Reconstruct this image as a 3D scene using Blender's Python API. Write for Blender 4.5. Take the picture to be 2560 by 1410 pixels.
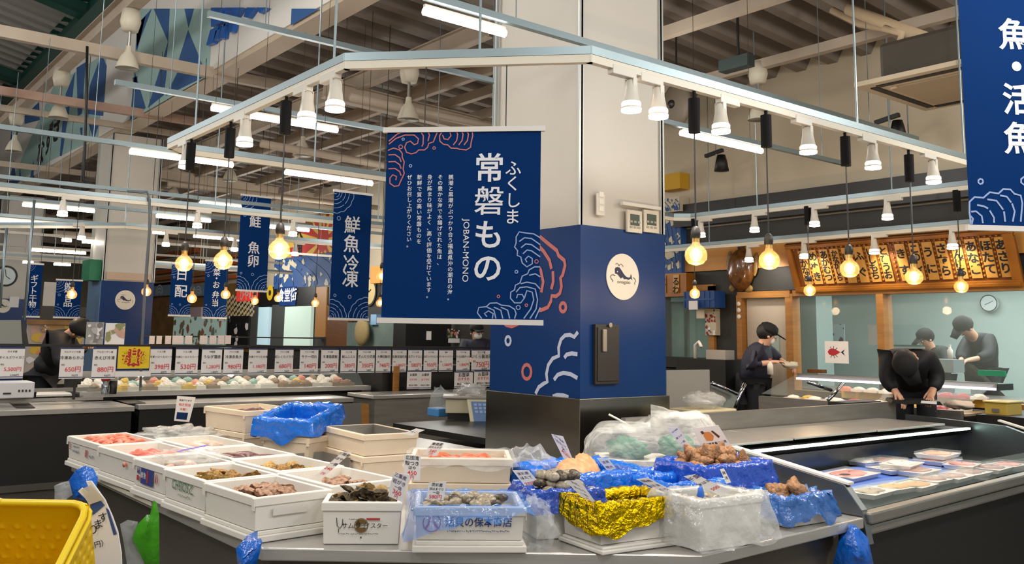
import bpy, math, random
from mathutils import Vector, Matrix, noise
random.seed(7)
S = bpy.context.scene
COL = S.collection
R = math.radians
for o in list(bpy.data.objects):
    bpy.data.objects.remove(o)

# ------------------------------------------------------------------ camera
EYE = Vector((0, 0, 1.6))
FPX, CX, CY = 2250.0, 1232.0, 538.0
def cam_axes(az=R(52.135), pit=R(7.579), rol=R(-0.982)):
    def d(r, f, u):
        f, u = f * math.cos(pit) + u * math.sin(pit), -f * math.sin(pit) + u * math.cos(pit)
        return (r * math.cos(rol) - u * math.sin(rol), f, r * math.sin(rol) + u * math.cos(rol))
    a = d(math.sin(az), math.cos(az), 0); b = d(-math.cos(az), math.sin(az), 0); c = d(0, 0, 1)
    return [Vector((a[i], b[i], c[i])) for i in range(3)]          # right, forward, up in the world
C_R, C_F, C_U = cam_axes()
cam = bpy.data.objects.new('camera', bpy.data.cameras.new('camera'))
COL.objects.link(cam); S.camera = cam
cam.data.sensor_width = 36; cam.data.lens = FPX / 2560 * 36
cam.data.shift_x = (1280 - CX) / 2560; cam.data.shift_y = -(705 - CY) / 2560
cam.data.clip_start = .05; cam.data.clip_end = 200
m = Matrix((C_R, C_U, -C_F)).transposed().to_4x4(); m.translation = EYE
cam.matrix_world = m

def at(px, py, z=None, X=None, Y=None, d=None):
    """point of the hall seen at a pixel of the 2560 x 1410 photo, on the plane z / X / Y or at a depth"""
    r = C_F + C_R * ((px - CX) / FPX) - C_U * ((py - CY) / FPX)
    t = (z - EYE.z) / r.z if z is not None else X / r.x if X is not None else Y / r.y if Y is not None else d
    return EYE + r * t
def depth(p):
    return (Vector(p) - EYE).dot(C_F)

# ------------------------------------------------------------------ world, exposure
S.view_settings.view_transform = 'Standard'; S.view_settings.look = 'None'
S.view_settings.gamma = 1; S.view_settings.use_curve_mapping = False
S.view_settings.exposure = 0.22
w = bpy.data.worlds.new('hall_light'); S.world = w; w.use_nodes = True
w.node_tree.nodes['Background'].inputs[0].default_value = (1, .95, .89, 1)
w.node_tree.nodes['Background'].inputs[1].default_value = .5
S.cycles.max_bounces = 6; S.cycles.diffuse_bounces = 3; S.cycles.glossy_bounces = 3
S.cycles.transparent_max_bounces = 12; S.cycles.transmission_bounces = 4
S.cycles.caustics_reflective = False; S.cycles.caustics_refractive = False
S.cycles.sample_clamp_indirect = 4
def area_light(name, loc, sx, sy, power, col, rot=(0, 0, 0)):
    l = bpy.data.lights.new(name, 'AREA'); l.shape = 'RECTANGLE'; l.size = sx; l.size_y = sy
    l.energy = power; l.color = col
    o = bpy.data.objects.new(name, l); COL.objects.link(o); o.location = loc; o.rotation_euler = rot
    return o
# unseen fill points: some stand for lamp rows out of view, others only brighten (the rows in view are lamps of their own further down)
def fill_light(loc, power, col=(1, .97, .92)):
    l = bpy.data.lights.new('hall_fill_light', 'POINT'); l.energy = power; l.color = col; l.shadow_soft_size = .35
    o = bpy.data.objects.new('hall_fill_light', l); COL.objects.link(o); o.location = loc; return o
for x, y, z, e in ((-1.5, 3, 4.0, 150), (.5, .2, 4.0, 130), (4.2, .4, 3.8, 130), (6.8, .6, 3.8, 140), (-2.5, 8, 4.4, 170), (-1.5, 13, 4.6, 170), (-1, 19, 4.6, 170), (8.4, .2, 4.0, 120), (0, -3, 4, 120), (7.6, 11, 2.9, 60), (7.9, 15.5, 2.9, 90), (7.9, 20, 2.9, 110), (.6, 8, 5.8, 170), (6.3, 5.8, 3.9, 30)):
    fill_light((x, y, z), e)  # points among the stalls and by the hanging wall are added to brighten them

# ------------------------------------------------------------------ helpers
def lin(h):
    h = h.lstrip('#')
    c = [int(h[i:i + 2], 16) / 255 for i in (0, 2, 4)]
    return tuple(v / 12.92 if v <= .04045 else ((v + .055) / 1.055) ** 2.4 for v in c) + (1,)
MATS = {}
def mat(name, col, rough=.55, metal=0, emit=0, alpha=1, spec=.5, mix=None, bump=None, coat=0, aniso=None, trans=0):
    """procedural material: mix = (second colour, noise scale, contrast), bump = (scale, strength)"""
    if name in MATS: return MATS[name]
    m = bpy.data.materials.new(name); m.use_nodes = True; MATS[name] = m
    nt = m.node_tree; b = nt.nodes['Principled BSDF']
    b.inputs['Base Color'].default_value = lin(col); b.inputs['Roughness'].default_value = rough
    b.inputs['Metallic'].default_value = metal; b.inputs['Specular IOR Level'].default_value = spec
    b.inputs['Alpha'].default_value = alpha; b.inputs['Coat Weight'].default_value = coat
    b.inputs['Transmission Weight'].default_value = trans
    if emit:
        b.inputs['Emission Color'].default_value = lin(col); b.inputs['Emission Strength'].default_value = emit
    m.diffuse_color = lin(col)
    if mix or bump:
        tc = nt.nodes.new('ShaderNodeTexCoord'); mp = nt.nodes.new('ShaderNodeMapping')
        nt.links.new(tc.outputs['Object'], mp.inputs[0])
        if aniso: mp.inputs['Scale'].default_value = aniso
    if mix:
        n = nt.nodes.new('ShaderNodeTexNoise'); n.inputs['Scale'].default_value = mix[1]; n.inputs['Detail'].default_value = 5
        rp = nt.nodes.new('ShaderNodeValToRGB'); k = mix[2]
        rp.color_ramp.elements[0].position = max(0, .5 - k); rp.color_ramp.elements[1].position = min(1, .5 + k)
        rp.color_ramp.elements[0].color = lin(col); rp.color_ramp.elements[1].color = lin(mix[0])
        nt.links.new(mp.outputs[0], n.inputs[0]); nt.links.new(n.outputs[0], rp.inputs[0])
        nt.links.new(rp.outputs[0], b.inputs['Base Color'])
    if bump:
        n = nt.nodes.new('ShaderNodeTexNoise'); n.inputs['Scale'].default_value = bump[0]; n.inputs['Detail'].default_value = 4
        bp = nt.nodes.new('ShaderNodeBump'); bp.inputs['Strength'].default_value = bump[1]; bp.inputs['Distance'].default_value = .02
        nt.links.new(mp.outputs[0], n.inputs[0]); nt.links.new(n.outputs[0], bp.inputs['Height'])
        nt.links.new(bp.outputs[0], b.inputs['Normal']); nt.links.new(bp.outputs[0], b.inputs['Coat Normal'])
    return m

ROOT = {}
def wloc(o):
    v = Vector((0, 0, 0))
    while o is not None:
        v += o.location; o = o.parent
    return v
class MB:
    """collects shapes and links them as ONE mesh object; M is a transform put on everything added next"""
    def __init__(s, *mats, M=None):
        s.v = []; s.f = []; s.mi = []; s.mats = list(mats); s.M = M; s.k = 0
    def use(s, k): s.k = k; return s
    def add(s, vs, fs):
        n = len(s.v)
        s.v += [tuple(s.M @ Vector(p)) if s.M else tuple(p) for p in vs]
        s.f += [tuple(i + n for i in f) for f in fs]; s.mi += [s.k] * len(fs)
        return s
    def hexa(s, a, b):                                            # two quads, bottom and top, same winding
        return s.add(list(a) + list(b), [(3, 2, 1, 0), (4, 5, 6, 7), (0, 1, 5, 4), (1, 2, 6, 5), (2, 3, 7, 6), (3, 0, 4, 7)])
    def box(s, x0, x1, y0, y1, z0, z1):
        return s.hexa([(x0, y0, z0), (x1, y0, z0), (x1, y1, z0), (x0, y1, z0)], [(x0, y0, z1), (x1, y0, z1), (x1, y1, z1), (x0, y1, z1)])
    def poly(s, pts): return s.add(pts, [tuple(range(len(pts)))])
    def prism(s, pts, off):                                       # a flat outline pushed along off
        n = len(pts); off = Vector(off)
        return s.add([Vector(p) for p in pts] + [Vector(p) + off for p in pts],
                     [tuple(range(n))[::-1], tuple(range(n, 2 * n))] + [(i, (i + 1) % n, n + (i + 1) % n, n + i) for i in range(n)])
    def tube(s, pts, r, seg=8, caps=True, rs=None):
        pts = [Vector(p) for p in pts]; vs = []; fs = []; prev = None
        for i, p in enumerate(pts):
            t = (pts[min(i + 1, len(pts) - 1)] - pts[max(i - 1, 0)]).normalized()
            if prev is None:
                a = t.orthogonal().normalized()
                if seg == 4: a = t.cross(Vector((0, 0, 1))); a = a.normalized() if a.length > .01 else Vector((1, 0, 0))
            else: a = (prev - t * prev.dot(t)).normalized()
            prev = a; b = t.cross(a); rr = rs[i] if rs else r
            for k in range(seg):
                an = 2 * math.pi * (k + (.5 if seg == 4 else 0)) / seg
                vs.append(p + (a * math.cos(an) + b * math.sin(an)) * rr)
        for i in range(len(pts) - 1):
            for k in range(seg):
                a, b = i * seg + k, i * seg + (k + 1) % seg
                fs.append((a, b, b + seg, a + seg))
        if caps: fs += [tuple(range(seg))[::-1], tuple(range(len(vs) - seg, len(vs)))]
        return s.add(vs, fs)
    def bar(s, a, b, w, h):                                       # square-cut bar w wide, h high, along a-b
        a = Vector(a); b = Vector(b); t = (b - a).normalized(); u = t.cross(Vector((0, 0, 1)))
        u = u.normalized() if u.length > .01 else Vector((1, 0, 0)); n = u.cross(t)
        q = lambda p: [p - u * w / 2 - n * h / 2, p + u * w / 2 - n * h / 2, p + u * w / 2 + n * h / 2, p - u * w / 2 + n * h / 2]
        return s.hexa(q(a), q(b))
    def lathe(s, prof, c=(0, 0, 0), seg=16, caps=True):
        vs = []; fs = []; c = Vector(c)
        for r, z in prof:
            for k in range(seg):
                an = 2 * math.pi * k / seg; vs.append(c + Vector((r * math.cos(an), r * math.sin(an), z)))
        for i in range(len(prof) - 1):
            for k in range(seg):
                a, b = i * seg + k, i * seg + (k + 1) % seg; fs.append((a, b, b + seg, a + seg))
        if caps: fs += [tuple(range(seg))[::-1], tuple(range(len(vs) - seg, len(vs)))]
        return s.add(vs, fs)
    def grid(s, fn, nu, nv, closed=False):
        vs = [fn(i / nu, j / nv) for j in range(nv + 1) for i in range(nu + (0 if closed else 1))]
        w = nu if closed else nu + 1
        return s.add(vs, [(j * w + i, j * w + (i + 1) % w, (j + 1) * w + (i + 1) % w, (j + 1) * w + i) for j in range(nv) for i in range(nu)])
    def ball(s, c, r, seg=12, rings=8, amp=0, freq=3, seed=0):
        c = Vector(c); r = Vector(r) if hasattr(r, '__len__') else Vector((r, r, r))
        def fn(u, v):
            th = math.pi * min(max(v, .02), .98); ph = 2 * math.pi * u
            d = Vector((math.sin(th) * math.cos(ph), math.sin(th) * math.sin(ph), math.cos(th)))
            k = 1 + amp * noise.noise(d * freq + Vector((seed * 7.3, seed * 1.7, seed)))
            return c + Vector((d.x * r.x, d.y * r.y, d.z * r.z)) * k
        n = len(s.v); s.grid(fn, seg, rings, closed=True)
        L = len(s.v); s.f += [tuple(range(n, n + seg)), tuple(range(L - seg, L))[::-1]]; s.mi += [s.k] * 2
        return s
    def text(s, txt, M, size=.1, bold=0, align='CENTER', sx=1):
        vs, fs = glyphs(txt, bold, align)
        return s.add([M @ Vector((x * size * sx, y * size, 0)) for x, y in vs], fs)
    def build(s, name, parent=None, smooth=False, bevel=0, local=False):
        me = bpy.data.meshes.new(name)
        off = Vector((0, 0, 0)) if (local or parent is None) else wloc(parent)
        me.from_pydata([(x - off.x, y - off.y, z - off.z) for x, y, z in s.v], [], s.f)
        for q in s.mats: me.materials.append(q)
        for p, k in zip(me.polygons, s.mi): p.material_index = min(k, max(0, len(s.mats) - 1)); p.use_smooth = smooth
        me.update()
        o = bpy.data.objects.new(name, me); COL.objects.link(o); o.parent = parent
        if bevel:
            b = o.modifiers.new('bevel', 'BEVEL'); b.width = bevel; b.segments = 2; b.limit_method = 'ANGLE'
        return o
GL = {}
def glyphs(txt, bold=0, align='CENTER'):
    key = (txt, bold, align)
    if key not in GL:
        cu = bpy.data.curves.new('t', 'FONT'); cu.body = txt; cu.size = 1; cu.align_x = align; cu.align_y = 'CENTER'
        cu.resolution_u = 3; cu.offset = bold
        o = bpy.data.objects.new('t', cu); COL.objects.link(o)
        bpy.context.view_layer.update()
        me = o.evaluated_get(bpy.context.evaluated_depsgraph_get()).to_mesh()
        GL[key] = ([(v.co.x, v.co.y) for v in me.vertices], [tuple(p.vertices) for p in me.polygons])
        bpy.data.objects.remove(o); bpy.data.curves.remove(cu)
    return GL[key]
def frame(o, ux, uy):                                             # matrix of a flat sheet: x along ux, y along uy
    ux = Vector(ux).normalized(); n = ux.cross(Vector(uy)).normalized(); uy = n.cross(ux)
    m = Matrix((ux, uy, n)).transposed().to_4x4(); m.translation = Vector(o); return m
def tag(o, label=None, cat=None, group=None, kind=None):
    if label: o['label'] = label
    if cat: o['category'] = cat
    if group: o['group'] = group
    if kind: o['kind'] = kind
    return o
def thing(name, label, cat, loc=(0, 0, 0), group=None, rz=0):
    o = bpy.data.objects.new(name, None); COL.objects.link(o); o.location = loc; o.rotation_euler.z = rz
    o.empty_display_size = .1
    return tag(o, label, cat, group)
def struct(name, mb, **k): return tag(mb.build(name, **k), kind='structure')
def dup(root, loc=None, label=None, group=None, rz=None, scale=None):
    r = root.copy(); COL.objects.link(r)
    if loc is not None: r.location = loc
    if rz is not None: r.rotation_euler = (0, 0, rz) if not hasattr(rz, '__len__') else rz
    if scale: r.scale = (scale,) * 3 if not hasattr(scale, '__len__') else scale
    if label: r['label'] = label
    if group: r['group'] = group
    for ch in list(root.children):
        c = ch.copy(); COL.objects.link(c); c.parent = r
        for g in list(ch.children):
            d = g.copy(); COL.objects.link(d); d.parent = c
    return r
ORD = ['first', 'second', 'third', 'fourth', 'fifth', 'sixth', 'seventh', 'eighth', 'ninth', 'tenth', 'eleventh', 'twelfth',
       'thirteenth', 'fourteenth', 'fifteenth', 'sixteenth', 'seventeenth', 'eighteenth', 'nineteenth', 'twentieth']
Z = Vector((0, 0, 1)); UX = Vector((1, 0, 0)); UY = Vector((0, 1, 0))
# ================================================================== THE SETTING
m_steel = mat('stainless', '#cbc9c4', rough=.28, metal=.6, mix=('#b3b1ac', 3, .35), aniso=(1, 1, 12))
m_steel_d = mat('stainless dull', '#a5a29c', rough=.34, metal=.65, mix=('#8a8781', 2.5, .3), aniso=(1, 1, 9))
m_galv = mat('galvanised', '#8a999e', rough=.42, metal=.85)
m_white = mat('white paint', '#e4e0d6', rough=.5)
m_beige = mat('beige paint', '#cdbfae', rough=.6)
m_black = mat('black', '#0c0c0c', rough=.5)
m_dark = mat('dark metal', '#1b1b1a', rough=.45)
m_navy = mat('navy', '#0a2a5c', rough=.4)
m_ink = mat('black ink', '#151515', rough=.8)
m_red = mat('red ink', '#d8404a', rough=.7)
m_paper = mat('white paper', '#e9e6e4', rough=.7)
m_wood = mat('honey wood', '#b5803c', rough=.45, mix=('#8f5c24', 4, .35), aniso=(1, 1, 8))
m_woodd = mat('brown wood', '#7a4a1e', rough=.5, mix=('#5c3412', 5, .35), aniso=(1, 1, 8))

struct('floor', MB(mat('floor', '#6a655e', rough=.35, mix=('#57534d', 1.5, .3))).box(-14, 11, -8, 42, -.1, 0))

# low folded-plate roof over the stalls, falling gently to the right-hand wall
RS = .06
def roof_z(x): return 4.86 + RS * (9.5 - x)
def folded(x0, x1, y0, y1, zf, pitch=.41, h=.16, mb=None, mats=()):
    mb = MB(*mats); n = int((y1 - y0) / pitch)
    for i in range(n):
        y = y0 + i * pitch
        prof = [(y, 0), (y + pitch * .3, 0), (y + pitch * .5, h), (y + pitch * .8, h), (y + pitch, 0)]
        for (a, za), (b, zb) in zip(prof, prof[1:]):
            mb.poly([(x0, a, zf(x0) + za), (x1, a, zf(x1) + za), (x1, b, zf(x1) + zb), (x0, b, zf(x0) + zb)])
    mb.box(x0, x1, y0, y1, max(zf(x0), zf(x1)) + h + .02, max(zf(x0), zf(x1)) + h + .06)
    return mb
m_deck = mat('deck', '#7b7065', rough=.65, mix=('#6c6157', 2, .3))
ceil = struct('ceiling', folded(4.4, 9.75, .6, 41, roof_z, pitch=.42, mats=(m_deck,)))
def beam(a, b, w, h, m, flange=True):
    """H-beam between two points"""
    mb = MB(m); a = Vector(a); b = Vector(b)
    if flange:
        mb.bar(a - Z * h / 2, b - Z * h / 2, w, .015).bar(a + Z * h / 2, b + Z * h / 2, w, .015).bar(a, b, .015, h)
    else: mb.bar(a, b, w, h)
    return mb.build('beam', ceil)
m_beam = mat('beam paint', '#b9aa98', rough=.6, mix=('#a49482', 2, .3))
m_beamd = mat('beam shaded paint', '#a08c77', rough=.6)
for X, z, w, h in ((5.5, 4.78, .1, .2), (6.2, 4.7, .08, .16), (6.88, 4.72, .09, .12), (7.45, 4.66, .08, .14), (7.98, 4.52, .09, .1), (8.8, 4.56, .08, .14)):
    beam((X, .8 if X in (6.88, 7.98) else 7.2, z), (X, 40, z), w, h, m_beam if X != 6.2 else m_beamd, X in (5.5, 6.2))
for Y in (9.9, 17.6, 27, 33):
    beam((5, Y, 4.6), (9.5, Y, 4.42), .12, .22, m_beam)
# purlins crossing the open hall in front of the hanging wall
for Y, z, x0, x1, r in ((11.45, 4.98, -2, 5.6, .1), (14.4, 4.98, -2, 5.4, .09), (15.55, 4.98, -2, 5.4, .07), (20.5, 4.9, -1, 5, .08), (23.5, 4.9, -1, 5, .08)):
    beam((x0, Y, z), (x1, Y, z), r, r * 1.4, mat('beam rust', '#b79a88', rough=.7, mix=('#8f6f60', 2.5, .3)) if Y == 14.4 else m_beam, False)
beam((3, 4, 5.62), (3, 40, 5.62), .16, .24, m_beam)                      # carries the bell lamps

# atrium roof, green steel
struct('ceiling', folded(-8, 4.2, 8, 42, lambda x: 7.75 + .22 * (4.2 - x), .5, .2, mats=(mat('atrium deck', '#8d8882', rough=.7),)))
m_green = mat('green steel', '#12453a', rough=.5)
for (a, b) in (((4.02, 6, 7.62), (4.02, 41, 7.62)), ((4.0, 24.2, 7.7), (-4, 24.2, 9.5)), ((4.0, 18.0, 7.7), (-4, 18.0, 9.5)), ((4.0, 32, 7.7), (-4, 32, 9.5))):
    beam(a, b, .3, .42, m_green)

# hanging wall over the pillar line, painted with blue diamonds
m_bulk = mat('hanging wall', '#e2dfd9', rough=.6)
m_teal = mat('pale teal paint', '#9fc0bd', rough=.6)
m_blue2 = mat('mid blue paint', '#2d5a94', rough=.6)
XB = 4.15
bulk = struct('wall_middle', MB(m_bulk, mat('soffit', '#bfae98', rough=.6)).box(XB, XB + .26, 4.6, 41, 5.02, 7.6).use(1).box(XB + .02, XB + .3, 4.6, 41, 4.95, 5.03))
def bpaint(mb, k, pts, lift=.004):
    mb.use(k).poly([Vector((XB - lift, p.y, p.z)) for p in (at(x, y, X=XB) for x, y in pts)])
dm = MB(m_teal, m_blue2)
bpaint(dm, 0, [(345, 22), (532, 22), (523, 188), (326, 302)], .003)
bpaint(dm, 0, [(135, 215), (268, 130), (245, 345), (130, 400), (22, 470)], .003)
for pts in ([(345, 60), (380, 22), (340, 128)], [(385, 22), (425, 22), (421, 105)], [(342, 62), (365, 40), (343, 130)], [(462, 22), (486, 22), (472, 70)],
            [(471, 75), (507, 163), (445, 158)], [(422, 100), (409, 145), (417, 142)], [(338, 180), (365, 270), (325, 302)], [(332, 195), (345, 190), (338, 240)],
            [(405, 160), (420, 160), (410, 238), (370, 270)], [(450, 170), (520, 188), (415, 240)], [(255, 133), (267, 165), (258, 290), (220, 285), (225, 215)],
            [(192, 170), (215, 155), (205, 285), (195, 290)], [(165, 235), (188, 180), (180, 260), (163, 262)], [(222, 310), (250, 305), (235, 350)],
            [(200, 320), (207, 318), (205, 350)], [(62, 290), (98, 255), (100, 300), (62, 310)], [(160, 270), (175, 265), (155, 390), (150, 390)],
            [(30, 320), (55, 305), (40, 345), (25, 360)], [(35, 400), (40, 445), (25, 447)], [(85, 400), (84, 445), (75, 448)], [(50, 410), (53, 447), (48, 447)], [(18, 452), (52, 452), (18, 476)]):
    bpaint(dm, 1, pts, .006)
dm.build('diamond_pattern', bulk)
# big blue brush lettering on the hanging wall, cut by the top of the view
lt = MB(mat('sign blue', '#1f5fb4', rough=.3))
for pts in ([(540, 22), (570, 22), (566, 60), (540, 70)], [(575, 22), (620, 22), (602, 45), (572, 70)], [(538, 78), (560, 66), (545, 110), (528, 116)], [(552, 80), (563, 75), (556, 100), (546, 106)],
            [(566, 72), (577, 58), (572, 98), (562, 100)], [(585, 64), (598, 58), (594, 82), (584, 84)], [(630, 22), (650, 22), (632, 48), (622, 45)], [(655, 22), (680, 22), (662, 36)]):
    lt.prism([Vector((XB - .01, p.y, p.z)) for p in (at(x, y, X=XB) for x, y in pts)], (-.06, 0, 0))
lt.build('lettering', bulk)
lb = MB(m_blue2); bpaint(lb, 0, [(730, 22), (800, 22), (728, 64)], .006); lb.build('blue_corner', bulk)
sm = MB(m_ink)
for i, c in enumerate('きずな'):
    p = at(142 - 20 * i, 322 + 32 * i, X=XB); sm.text(c, frame((XB - .01, p.y, p.z), -UY, Z), .75, .02)
sm.build('small_lettering', bulk)

# right-hand wall, X = 9.5
XW = 9.5
wr = MB(mat('cream wall', '#c6b9a1', rough=.7), mat('charcoal wall', '#2b2a26', rough=.6))
wr.box(XW, XW + .2, 8.4, 41, 2.2, 5.1).use(1).box(XW, XW + .2, 12.6, 41, 0, 2.2).use(0).box(XW, XW + .2, .5, 8.4, 3.05, 5.1)
wr.use(1).box(XW - .01, XW + .2, .5, 8.2, 2.2, 3.06)
wr.box(XW - .01, XW + .2, 7.12, 7.5, 0, 2.2).box(XW, XW + .2, 8.4, 12.6, 0, 2.2)
wr.box(XW - .01, XW + .15, .5, 6.3, 0, .95)
wall_r = struct('wall_right', wr)
struct('trim_1', MB(mat('black band', '#161411', rough=.4)).box(XW - .14, XW + .02, .5, 8.05, 3.08, 3.38))
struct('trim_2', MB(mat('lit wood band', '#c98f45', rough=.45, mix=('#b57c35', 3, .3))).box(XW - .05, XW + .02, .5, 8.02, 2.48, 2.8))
struct('wall_back', MB(mat('far wall', '#a39b8e', rough=.7)).box(-14, XW, 40, 40.2, 0, 9))
struct('wall_left', MB(mat('side wall', '#a8a196', rough=.7)).box(-14.2, -14, -8, 42, 0, 9))

# door_1: grey swing door in a wooden frame
d1 = MB(m_wood); y0, y1, zt = 6.33, 7.09, 2.13
d1.box(XW - .055, XW + .1, y1 - .06, y1 + .02, 0, zt + .02).box(XW - .055, XW + .1, y0 - .03, y0 + .07, 0, zt + .02).box(XW - .06, XW + .1, y0, y1, zt - .02, zt + .06)
door = struct('door_1', d1)
dl = MB(mat('door leaf', '#b9ad9c', rough=.45)).box(XW + .04, XW + .09, y0 + .06, y1 - .07, .9, zt - .03)
MBk = MB(mat('steel kick plate', '#4d4a46', rough=.4, metal=.7)).box(XW + .035, XW + .09, y0 + .06, y1 - .07, 0, .9)
dl.build('door_leaf', door); MBk.build('kick_plate', door)
MB(mat('pale glass', '#a9bcb6', rough=.2)).box(XW + .03, XW + .045, 6.55, 6.85, 1.35, 1.72).build('door_window', door, bevel=.03)
hb = MB(m_white)
for i in range(3): hb.lathe([(.028, 0), (.034, .02), (.02, .035)], (0, 0, 0), 12) if False else hb.ball((XW - .07, 7.06, 2.04 - i * .08), (.02, .03, .03), 10, 6)
hb.build('button', door)
# window_1 / window_2: large panes into the preparation room
m_glass = mat('window glass', '#cfe0da', rough=.03, alpha=.07, spec=.8)
for n, (ya, yb) in enumerate(((5.24, 6.3), (2.2, 5.16)), 1):
    f = MB(m_wood); zb, zt2 = 1.02, 2.12
    f.box(XW - .05, XW + .12, ya - .08, yb, zt2, zt2 + .07).box(XW - .05, XW + .12, ya - .08, yb, zb - .06, zb)
    f.box(XW - .07, XW + .12, ya - .08, ya, zb, zt2)
    wf = struct('window_%d' % n, f)
    MB(m_glass).box(XW + .03, XW + .036, ya, yb, zb, zt2).build('glass', wf)
# preparation room behind the panes
m_room = mat('room wall', '#b4c6c0', rough=.5)
rm = MB(m_room)
rm.box(13.2, 13.3, -.5, 9.2, 0, 3).box(XW + .2, 13.3, 9.1, 9.2, 0, 3).box(XW + .2, 13.3, -.6, -.5, 0, 3)
struct('wall_room', rm)
struct('ceiling_room', MB(m_room).box(XW + .2, 13.3, -.6, 9.2, 2.75, 2.8))
struct('trim_3', MB(mat('room column', '#93a5a0', rough=.5)).box(11.2, 11.6, 7.1, 7.7, 0, 2.75))
area_light('room_tube_light', (11.2, 4.2, 2.7), 2.2, 4, 140, (.93, 1, .98))
# ================================================================== FLAT ART HELPERS
def onp(M, px, py):
    """pixel -> 2D coordinates on the flat sheet M"""
    r = C_F + C_R * ((px - CX) / FPX) - C_U * ((py - CY) / FPX)
    n = M.col[2].to_3d(); p = EYE + r * ((M.translation - EYE).dot(n) / r.dot(n))
    q = M.inverted() @ p
    return (q.x, q.y)
def ribbon(mb, M, pts, w, lift=.002, closed=False):
    """thick drawn line on a sheet"""
    pts = [Vector(p) for p in pts]; n = len(pts); L = []; Rr = []
    for i, p in enumerate(pts):
        a = pts[(i - 1) % n] if (closed or i) else p; b = pts[(i + 1) % n] if (closed or i < n - 1) else p
        t = (b - a); t = t.normalized() if t.length > 1e-9 else Vector((1, 0)); nn = Vector((-t.y, t.x)) * w / 2
        L.append(M @ Vector((p.x + nn.x, p.y + nn.y, lift))); Rr.append(M @ Vector((p.x - nn.x, p.y - nn.y, lift)))
    k = n if closed else n - 1
    return mb.add(L + Rr, [(i, n + i, n + (i + 1) % n, (i + 1) % n) for i in range(k)])
def arc(cx, cy, r, a0, a1, n=14):
    return [(cx + r * math.cos(R(a0 + (a1 - a0) * i / n)), cy + r * math.sin(R(a0 + (a1 - a0) * i / n))) for i in range(n + 1)]
def spiral(cx, cy, r0, r1, a0, a1, n=26):
    return [(cx + (r0 + (r1 - r0) * i / n) * math.cos(R(a0 + (a1 - a0) * i / n)), cy + (r0 + (r1 - r0) * i / n) * math.sin(R(a0 + (a1 - a0) * i / n))) for i in range(n + 1)]
def scallop(pts, bulge=.25, n=5):
    """bumpy cloud outline through pts, bulging to the left of travel"""
    out = []
    for a, b in zip(pts, pts[1:]):
        a = Vector(a); b = Vector(b); t = b - a; nn = Vector((-t.y, t.x))
        for i in range(n): f = i / n; out.append(tuple(a + t * f + nn * bulge * 4 * f * (1 - f)))
    return out + [tuple(pts[-1])]
def disc(mb, M, cx, cy, r, lift=.002, n=28):
    return mb.poly([M @ Vector((cx + r * math.cos(2 * math.pi * i / n), cy + r * math.sin(2 * math.pi * i / n), lift)) for i in range(n)])
def wave_corner(mb, M, x, y, s, w, sx=1, sy=1):
    """one wave curl in a corner: concentric arcs and a bumpy crest; s is its radius, opening along sx, sy"""
    T = lambda L: [(x + px * sx * s, y + py * sy * s) for px, py in L]
    ribbon(mb, M, T(scallop([(0, .98), (.35, .93), (.68, .72), (.92, .38), (1, 0)], .16)), w)
    for r in (.78, .58, .4): ribbon(mb, M, T(arc(0, 0, r, 88, 48, 8)), w * .85); ribbon(mb, M, T(arc(0, 0, r, 42, 2, 8)), w * .85)
    ribbon(mb, M, T(spiral(.08, .04, .22, .05, 80, -320)), w * .85)

# ================================================================== PILLARS
def pillar(X0, X1, Y0, Y1, label, z0, zb, zs, near):
    t = thing('pillar', label, 'pillar', ((X0 + X1) / 2, (Y0 + Y1) / 2, 0))
    sh = MB(mat('pillar panel', '#d0cbc1', rough=.45, mix=('#c8c3b8', 2, .3)))
    sh.box(X0 + .012, X1 - .012, Y0 + .012, Y1 - .012, z0, 4.94).build('shaft', t)
    for x, y in ((X0, Y0), (X1, Y0), (X0, Y1), (X1, Y1)):
        c = MB(mat('aluminium trim', '#b9bcb8', rough=.4, metal=.4)); e = .022
        c.box(x - e if x == X0 else x - .012, x + .012 if x == X0 else x + e, y - .004 if y == Y0 else y - .012, y + .012 if y == Y0 else y + .004, zb, 4.94)
        c.box(x - .004 if x == X0 else x - .02, x + .02 if x == X0 else x + .004, y - .004 if y == Y0 else y - .03, y + .03 if y == Y0 else y + .004, zb, 4.94)
        c.build('corner_trim', t)
    MB(mat('pillar blue', '#08336b', rough=.3, spec=.3)).box(X0 - .012, X1 + .012, Y0 - .012, Y1 + .012, zs, zb).build('blue_cladding', t)
    return t
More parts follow.
